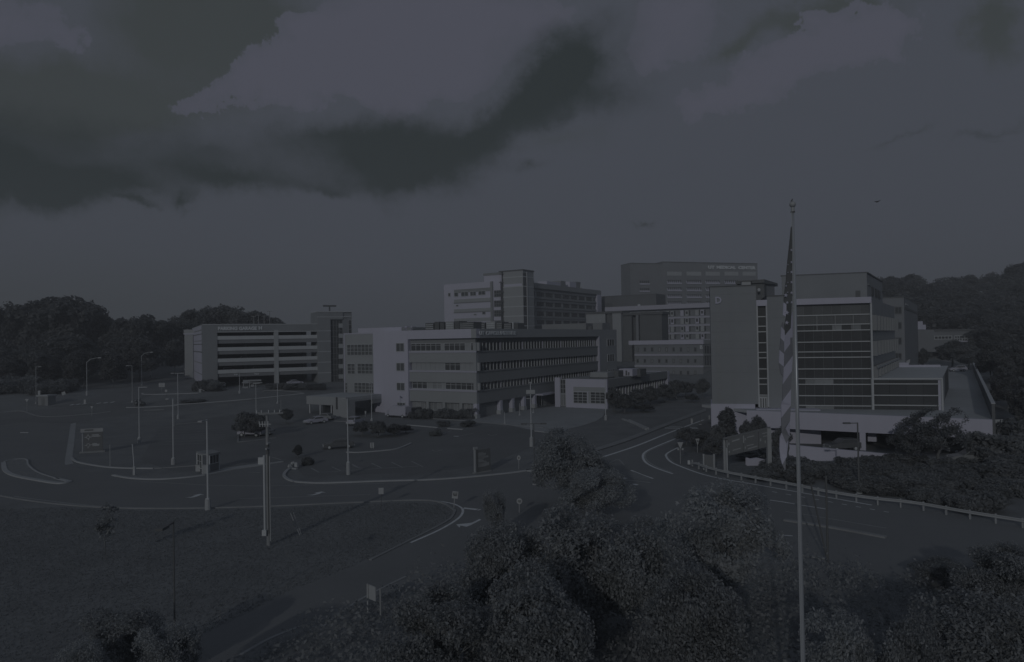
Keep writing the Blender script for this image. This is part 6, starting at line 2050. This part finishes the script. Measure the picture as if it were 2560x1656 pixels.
def trunk_mesh(name, seed, H, r0, lobes, m, spread=1.0):
    rr_ = random.Random(seed); mb = MB()
    zc = min(l[2] - l[5] * .3 for l in lobes)
    top = max(l[2] for l in lobes)
    pts = [(0, 0, -.5), (rr_.uniform(-.02, .02) * H, rr_.uniform(-.02, .02) * H, zc * .6), (rr_.uniform(-.04, .04) * H, rr_.uniform(-.04, .04) * H, zc), (rr_.uniform(-.05, .05) * H, rr_.uniform(-.05, .05) * H, top)]
    mb.tube(pts, [r0 * 1.25, r0, r0 * .8, r0 * .25], 8)
    for l in lobes:
        a = Vector(pts[2]) * .8 + Vector(pts[1]) * .2
        e = Vector((l[0] * .9, l[1] * .9, l[2] + l[5] * .3)); mid = a.lerp(e, .5) + Vector((rr_.uniform(-.3, .3), rr_.uniform(-.3, .3), rr_.uniform(.1, .6)))
        mb.tube([a, mid, e], [r0 * .5, r0 * .32, r0 * .1], 6)
        for _ in range(3):
            s = mid.lerp(e, rr_.uniform(.1, .8)); q = s + Vector((rr_.uniform(-1, 1) * l[3] * .6, rr_.uniform(-1, 1) * l[4] * .6, rr_.uniform(0, 1) * l[5] * .6))
            mb.tube([s, s.lerp(q, .5) + Vector((0, 0, .15)), q], [r0 * .2, r0 * .13, r0 * .05], 5)
    return mb.mesh(name, m)


def lobe_set(seed, H, R, z0, n):
    rr_ = random.Random(seed); out = [(0, 0, z0 + (H - z0) * .55, R * .62, R * .62, (H - z0) * .45)]
    for i in range(n):
        a = 2 * math.pi * i / n + rr_.uniform(-.4, .4); r = R * rr_.uniform(.35, .66); zz = z0 + (H - z0) * rr_.uniform(.22, .82)
        s = R * rr_.uniform(.28, .46)
        out.append((r * math.cos(a), r * math.sin(a), zz, s, s, s * rr_.uniform(.7, 1.0)))
    return out


TREES = {}
def kind(name, seed, H, R, z0, nl, n, leaf, lm, bm, r0, gap=.25, freq=1.0, shell=.5, aspect=.6):
    lb = lobe_set(seed, H, R, z0, nl)
    TREES[name] = (crown_mesh('crown', seed, lb, n, leaf, lm, gap, freq, shell, aspect), trunk_mesh('trunk', seed, H, r0, lb, bm), H, R)


for i in range(4):
    kind('far%d' % i, 20 + i, 20, 7.0 + .6 * i, 3.5, 11, 7000, .62, 'leaf_far', 'bark', .35, .22, .55)
for i in range(3):
    kind('mid%d' % i, 40 + i, 8, 3.4, 1.6, 9, 6500, .26, 'leaf_mid', 'bark', .14, .25, 1.2)
for i in range(4):
    kind('near%d' % i, 60 + i, 8, 4.4, 1.2, 13, 26000, .135, 'leaf_near', 'bark', .17, .42, 1.15, .45, .5)
kind('slim', 70, 7, 1.5, .8, 8, 6000, .17, 'leaf_mid', 'bark', .10, .25, 1.6)
kind('bare', 71, 8, 4.6, 2.0, 12, 9000, .14, 'leaf_mid', 'bark', .17, .78, 1.5)
kind('sapling', 72, 4.2, .75, .9, 6, 700, .10, 'leaf_near', 'bark_light', .04, .45, 3.0)
for i in range(3):
    kind('bush%d' % i, 80 + i, 2.0, 2.3, .1, 9, 5200, .17, 'leaf_hedge', 'bark', .05, .15, 1.6)
kind('palegrass', 86, 1.2, .9, .05, 6, 900, .14, 'leaf_pale', 'bark', .03, .1, 2.0)


def tree(k, label, x, y, z, H, wide=1.0, group=None, rz=None, name='tree', cat='tree'):
    cm, tm, H0, R0_ = TREES[k]
    s = H / H0
    o = thing(name, label, cat, (x, y, z), group, RNG.uniform(0, 6.28) if rz is None else rz)
    link('trunk', tm, o, scale=(s * wide, s * wide, s))
    link('crown' if cat == 'tree' else 'foliage', cm, o, scale=(s * wide, s * wide, s))
    return o


def tree_px(k, label, cx_, topy, depth, width_px=None, group=None, name='tree', cat='tree', rz=None):
    q = DP(cx_, topy, depth); z = hgt(q.x, q.y)
    H = q.z - z
    cm, tm, H0, R0_ = TREES[k]
    wide = 1.0
    if width_px:
        wide = (width_px * depth / FPX / 2) / (R0_ * H / H0)
    return tree(k, label, q.x, q.y, z, H, wide, group, rz, name, cat)


# wooded hillside on the left: skyline trees placed by their tops, then rows below them
lab_l = 'dark leafy tree on the wooded hillside left of the garage'
grp_l = 'trees of the wooded hillside left of the garage'
for x, y, d, w in ((-30, 757, 262, 120), (22, 757, 255, 70), (88, 752, 258, 110), (135, 744, 262, 120), (178, 741, 255, 120), (222, 757, 262, 100), (262, 790, 268, 80), (300, 797, 262, 80), (338, 794, 258, 85), (368, 787, 262, 80), (405, 802, 268, 70), (440, 792, 275, 80),
                   (478, 776, 290, 90), (520, 768, 296, 95), (560, 764, 300, 95), (595, 768, 296, 85), (632, 779, 300, 85), (668, 794, 300, 80), (700, 806, 305, 70)):
    tree_px('far%d' % RNG.randrange(4), lab_l, x, y, d, w * 1.15, grp_l)
for k in range(46):
    d = RNG.uniform(204, 246); x = RNG.uniform(-60, 300 if d < 226 else 460)
    base = DP(x, 900, d)
    H = RNG.uniform(8, 13) * (1 if d < 222 else 1.25)
    tree('far%d' % RNG.randrange(4), lab_l, base.x, d, hgt(base.x, d), H, RNG.uniform(.9, 1.25), grp_l)
for k in range(16):
    x = RNG.uniform(-40, 170); d = RNG.uniform(188, 202)
    base = DP(x, 950, d)
    tree('bush%d' % RNG.randrange(3), 'low dark bush at the foot of the left hillside', base.x, d, hgt(base.x, d), RNG.uniform(2.2, 3.8), RNG.uniform(1.0, 1.4), 'bushes at the foot of the left hillside', name='bush', cat='bush')
# wooded hill on the right
lab_r = 'dark leafy tree on the wooded hill right of the hospital'
grp_r = 'trees of the wooded hill right of the hospital'
cnt = 0
while cnt < 120:
    x = RNG.uniform(2190, 2680); d = RNG.uniform(225, 400)
    base = DP(x, 800, d)
    s_ = (base.x - 63) * .846 - (d - 90) * .533
    if d < 270 and x < 2420: continue
    if s_ < 4 and d < 275: continue
    tree('far%d' % RNG.randrange(4), lab_r, base.x, d, hgt(base.x, d), RNG.uniform(11, 15), RNG.uniform(1.1, 1.45), grp_r)
    cnt += 1
cnt = 0
while cnt < 34:
    d = RNG.uniform(95, 225); x = RNG.uniform(2430, 2720)
    base = DP(x, 900, d)
    s_ = (base.x - 63) * .846 - (d - 90) * .533
    if s_ < 4.5 or s_ > 60: continue
    tree('far%d' % RNG.randrange(4), 'dark leafy tree on the slope beside the parking deck', base.x, d, hgt(base.x, d), RNG.uniform(6.5, 10), RNG.uniform(.9, 1.2), 'trees on the slope beside the parking deck')
    cnt += 1
for x, y, d, w, l in ((2308, 872, 215, 38, 'rounded dark tree before the low clinic building'), (2378, 850, 222, 90, 'broad dark tree at the corner of the upper lot'), (2420, 862, 214, 80, 'dark tree by the parapet of the upper lot'), (2445, 880, 205, 70, 'low dark tree at the head of the parapet')):
    q = DP(x, y, d); tree('mid%d' % RNG.randrange(3), l, q.x, d, 4.8, q.z - 4.8, (w * d / FPX / 2) / (3.4 * (q.z - 4.8) / 8))
# the closed canopy further up that hill, where no single tree can be told apart
lb = []
while len(lb) < 170:
    x = RNG.uniform(2170, 2720); d = RNG.uniform(270, 425)
    b_ = DP(x, 800, d)
    if (b_.x - 63) * .846 - (d - 90) * .533 < 0 and d < 285: continue
    r_ = RNG.uniform(4.5, 7.5)
    lb.append((b_.x, d, hgt(b_.x, d) + RNG.uniform(5, 8), r_, r_, r_ * .8))
wd = link('hillside_wood', crown_mesh('hillside_wood', 99, lb, 60000, .75, 'leaf_far', .2, .4, .5))
wd['kind'] = 'stuff'; wd['label'] = 'closed dark canopy of the wooded hill'; wd['category'] = 'wood'
# hedge and shrubs between guardrail and parking deck
cnt = 0
lab_h = 'dense dark shrub between the guardrail and the parking deck'
while cnt < 84:
    x = RNG.uniform(1900, 2640); d = RNG.uniform(60, 85)
    yr = np.interp(x, [1735, 1777, 1860, 1987, 2068, 2182, 2287, 2422, 2560, 2660], [1166, 1182, 1204, 1228, 1244, 1262, 1275, 1299, 1322, 1342])
    dr = EYE * FPX / (yr - (HORIZON - ROLL * (x - 1280)))
    if d < dr + 2.6: continue
    q = DP(x, 1200, d)
    tree('bush%d' % RNG.randrange(3), lab_h, q.x, d, 0, RNG.uniform(1.0, 1.6), RNG.uniform(1.1, 1.5), 'shrubs of the hedge behind the guardrail', name='shrub', cat='shrub')
    cnt += 1
for x, y, d, w, k, l in ((2340, 1018, 83, 190, 'bare', 'half bare spreading tree in front of the parking deck'), (2272, 1055, 84, 110, 'bare', 'thin branched tree left of the spreading one before the deck'),
                         (2500, 1090, 84, 170, 'bush0', 'dense dark tree at the right end of the parking deck'), (2570, 1060, 88, 170, 'bush1', 'tall dark tree beyond the framed board on the slope'), (2530, 1150, 74, 190, 'bush2', 'low wide dark tree above the right end of the guardrail'),
                         (1817, 1018, 99, 66, 'slim', 'upright leafy tree against the white plinth'), (1790, 1062, 95, 50, 'mid0', 'small thin tree at the left corner of the white plinth'), (1893, 1040, 97, 58, 'mid1', 'round dark tree in front of the glass slot'), (1868, 1050, 96, 42, 'mid2', 'small dark tree beside the road sign top'),
                         (1716, 1068, 103, 66, 'mid0', 'dark rounded tree on the ramp island'), (1752, 1075, 98, 70, 'mid1', 'dark tree behind the shield route sign'), (1950, 1066, 92, 60, 'mid2', 'dark tree behind the hanging flag tail'), (1780, 1095, 92, 62, 'mid1', 'low dark tree behind the grey board'), (1930, 1120, 88, 80, 'mid0', 'dark tree under the large road sign end'), (1868, 1128, 90, 70, 'mid1', 'dark shrubby tree above the short curved wall')):
    tree_px(k, l, x, y, d, w)
# trees between annex and the ramp
for x, y, d, w, l in ((1535, 968, 152, 50, 'dark tree at the right corner of the annex front'), (1560, 985, 149, 60, 'leafy tree beside the annex mullions'), (1592, 972, 158, 62, 'broad dark tree in the row along the annex'), (1625, 966, 164, 60, 'dark tree in the row before the annex windows'), (1660, 960, 172, 56, 'dark tree at the far end of the annex'), (1690, 950, 180, 50, 'dark tree below the brick block'), (1715, 955, 186, 50, 'dark tree beside the white canopy of the brick block'), (1755, 945, 178, 46, 'dark tree tucked beside the brick pier'), (1610, 1010, 150, 60, 'low dark tree on the slope above the ramp'), (1730, 985, 170, 40, 'small dark tree by the ramp top')):
    tree_px('mid%d' % RNG.randrange(3), l, x, y, d, w)
# car park trees
for x, y, d, w, k, l in ((610, 1030, 121, 66, 'mid0', 'dense dark tree over the two parked cars'), (648, 1036, 120, 58, 'mid1', 'dark tree right beside the utility pole in the car park'),
                         (905, 1052, 120, 56, 'mid2', 'dark tree on the car park island beside the white suv'), (945, 1053, 118, 60, 'mid0', 'broad dark tree in the middle of the tree island'), (985, 1060, 119, 54, 'mid1', 'dark tree at the office end of the tree island'), (1015, 1062, 122, 42, 'mid2', 'small dark tree near the kerb before the office'),
                         (1110, 1053, 131, 40, 'bush0', 'low dark shrub bed before the office wall'), (1170, 1053, 130, 46, 'bush1', 'low dark shrub bed at the office corner'), (745, 1112, 98, 30, 'slim', 'slim bushy tree on the parking island tip'), (768, 1142, 92, 34, 'bush2', 'dark bush on the parking island tip'),
                         (715, 1022, 140, 40, 'mid1', 'small dark tree left of the canopy columns'), (480, 1000, 172, 70, 'bush0', 'low dark hedge on the access road bank'), (545, 975, 190, 60, 'bush1', 'low dark hedge before the garage pier'), (1090, 1074, 118, 36, 'bush2', 'dark shrub by the office parking kerb')):
    tree_px(k, l, x, y, d, w, name='tree' if 'tree' in l else 'shrub', cat='tree' if 'tree' in l else 'shrub')
for k in range(9):
    x = 1036 + 18 * k
    q = G(x, 1046); tree('bush%d' % (k % 3), 'clipped dark shrub along the foot of the office wall', q.x, q.y - 1.2 + .12 * k, q.z, 1.5 + .3 * (k % 3), .75, 'shrubs along the office wall', name='shrub', cat='shrub')
for k in range(7):
    q = G(A2(1090 + 90 * k, 1050)[0], A2(0, 1062)[1]); tree('bush%d' % (k % 3), 'dark shrub on the bank below the garage', q.x, q.y, q.z, 1.6, 1.1, 'shrubs on the garage bank', name='shrub', cat='shrub')
for k, (x, y) in enumerate(((500, 978), (520, 975), (538, 976))):
    q = G(x, y); tree('bush%d' % (k % 3), 'rounded dark bush at the foot of the garage pier', q.x, q.y, q.z, 2.6, .8, 'bushes at the garage pier', name='bush', cat='bush')
q = G(348, 1017); tree('palegrass', 'round pale ornamental grass clump at the access road', q.x, q.y, q.z, 2.0, .95, name='grass_clump', cat='plant')
# foreground trees
for x, y, d, w, k, l in ((1425, 1082, 66, 215, 'near0', 'tall feathery tree at the junction, its crown reaching the ramp pavement'), (1490, 1170, 60, 200, 'near3', 'feathery tree on the right of the junction tree'), (1238, 1226, 55, 78, 'near2', 'small leafy tree beside the round white sign'),
                         (1800, 1208, 41, 340, 'near1', 'rounded leafy tree left of the flagpole'), (1480, 1285, 37, 360, 'near2', 'leafy tree in the middle of the foreground thicket'), (1265, 1305, 38, 270, 'near3', 'leafy tree at the road bend, speckled with light leaves'), (1650, 1320, 36, 280, 'near0', 'leafy tree between thicket centre and flagpole'),
                         (1110, 1470, 30, 330, 'near1', 'low leafy tree above the lower road edge'), (1330, 1440, 29, 340, 'near2', 'leafy tree low in the foreground thicket'), (2440, 1480, 28, 380, 'near3', 'leafy tree at the bottom corner right of the flagpole'), (2520, 1362, 38, 230, 'near1', 'leafy tree overhanging the right hand road'), (2360, 1395, 44, 170, 'near0', 'small leafy tree on the verge right of the dark brace pole'), (2270, 1560, 26, 220, 'near2', 'low leafy tree right of the flagpole foot'),
                         (1730, 1420, 30, 300, 'near3', 'shaded leafy tree just left of the flagpole shaft'), (2110, 1530, 27, 260, 'near0', 'shaded low tree right beside the flagpole shaft'),
                         (300, 1522, 33, 210, 'near1', 'bushy young tree at the lower edge of the lawn'), (430, 1560, 31, 190, 'near2', 'bushy young tree beside the dark slender lamp post'), (205, 1600, 30, 150, 'near3', 'small bush tree at the lawn bottom')):
    tree_px(k, l, x, y, d, w)
q = G(266, 1398); tree('sapling', 'thin young sapling standing alone on the lawn', q.x, q.y, 0, 4.4, 1.3)


# tall trees standing behind the viewpoint; the low sun throws their shade over the foreground
for x, y, H in ((-62, -30, 17), (-52, -24, 15), (-43, -31, 19), (-34, -25, 18), (-26, -32, 22), (-18, -24, 20), (-10, -31, 23), (-3, -25, 21), (5, -32, 23), (12, -26, 21), (20, -31, 23), (28, -25, 20), (36, -31, 21), (45, -26, 19)):
    tree('far%d' % RNG.randrange(4), 'tall broad tree standing behind the viewpoint', x, y, 0, H * .84, 1.0, 'tall trees behind the viewpoint')


# undergrowth of the foreground thicket
def proj(P):
    d = Vector(P) - Vector((0, 0, EYE))
    z = d.dot(_F)
    return IW / 2 + FPX * d.dot(_R) / z, IH / 2 - FPX * d.dot(_U) / z


rng = np.random.default_rng(11)
N_ = 60000
X = rng.uniform(-16, 52, N_); Y = rng.uniform(17, 50, N_)
hh = .9 + .55 * np.sin(X * .7 + Y * .4) + .45 * np.sin(X * 1.7 - Y * 1.1)
Z = np.abs(rng.normal(0, .5, N_)) * np.maximum(.15, hh)
keep = []
lx = [300, 600, 674, 837, 911, 1015, 1062, 1250, 1450, 1650, 1850, 2005, 2067, 2250, 2480, 2700]
ly = [1790, 1662, 1618, 1540, 1505, 1462, 1440, 1398, 1384, 1384, 1398, 1410, 1416, 1455, 1494, 1540]
for i in range(N_):
    px, py = proj((X[i], Y[i], 0))
    keep.append(py > np.interp(px, lx, ly) + 6)
keep = np.array(keep)
C = np.stack([X, Y, Z], 1)[keep]
Nn = rng.normal(0, .7, C.shape) + np.array([0, -.2, .8]); Nn /= np.linalg.norm(Nn, axis=1, keepdims=True)
ug = link('undergrowth', quads_mesh('undergrowth', C, Nn, rng.uniform(.07, .17, len(C)), 'leaf_under', rng))
ug['kind'] = 'stuff'; ug['label'] = 'dark undergrowth of the foreground thicket'; ug['category'] = 'undergrowth'
# short grass of the lawn
N_ = 120000
X = rng.uniform(-62, 6, N_); Y = rng.uniform(26, 70, N_)
keep = np.zeros(N_, bool)
tx = [-400, 0, 89, 207, 340, 518, 699, 896, 1044, 1103, 1137]; tyy = [1215, 1244, 1257, 1269, 1274, 1273, 1268, 1259, 1254, 1259, 1276]
bx = [390, 462, 600, 718, 807, 926, 1015, 1074, 1127, 1137]; byy = [1656, 1612, 1543, 1484, 1450, 1401, 1357, 1327, 1298, 1277]
pxs = IW / 2 + FPX * X / Y
for i in range(N_):
    px, py = proj((X[i], Y[i], 0))
    lim = 1760 if px < 390 else np.interp(px, bx, byy)
    keep[i] = px < 1130 and py > np.interp(px, tx, tyy) + 3 and py < lim - 3
X, Y = X[keep], Y[keep]
C = np.stack([X, Y, np.full(len(X), .03)], 1)
Nn = rng.normal(0, 1, C.shape) * np.array([1, 1, .12]); Nn /= np.linalg.norm(Nn, axis=1, keepdims=True)
MATS['leaf_grass'] = leaf_mat('leaf_grass', tint(.29), .2, .6)
gr = link('lawn_grass', quads_mesh('lawn_grass', C, Nn, rng.uniform(.03, .065, len(C)), 'leaf_grass', rng, .8))
gr['kind'] = 'stuff'; gr['label'] = 'short grass of the foreground lawn'; gr['category'] = 'grass'

# ------------------------------------------------------------------ added air volume that lifts the dark tones
LIFT_DENSITY = 0.0009
hm = bpy.data.materials.new('lift_haze'); hm.use_nodes = True
hn = hm.node_tree; hn.nodes.clear()
ho = hn.nodes.new('ShaderNodeOutputMaterial'); hv = hn.nodes.new('ShaderNodeVolumePrincipled')
hv.inputs['Color'].default_value = (.90, .95, 1.0, 1); hv.inputs['Density'].default_value = LIFT_DENSITY; hv.inputs['Anisotropy'].default_value = 0.0
hn.links.new(hv.outputs[0], ho.inputs['Volume'])
MATS['lift_haze'] = hm
hz = MB().box((0, 690, 45), (2420, 1640, 96)).build('lift_haze', 'lift_haze')
hz['kind'] = 'stuff'; hz['label'] = 'thin even air volume added to lift the dark tones'; hz['category'] = 'lift_haze'
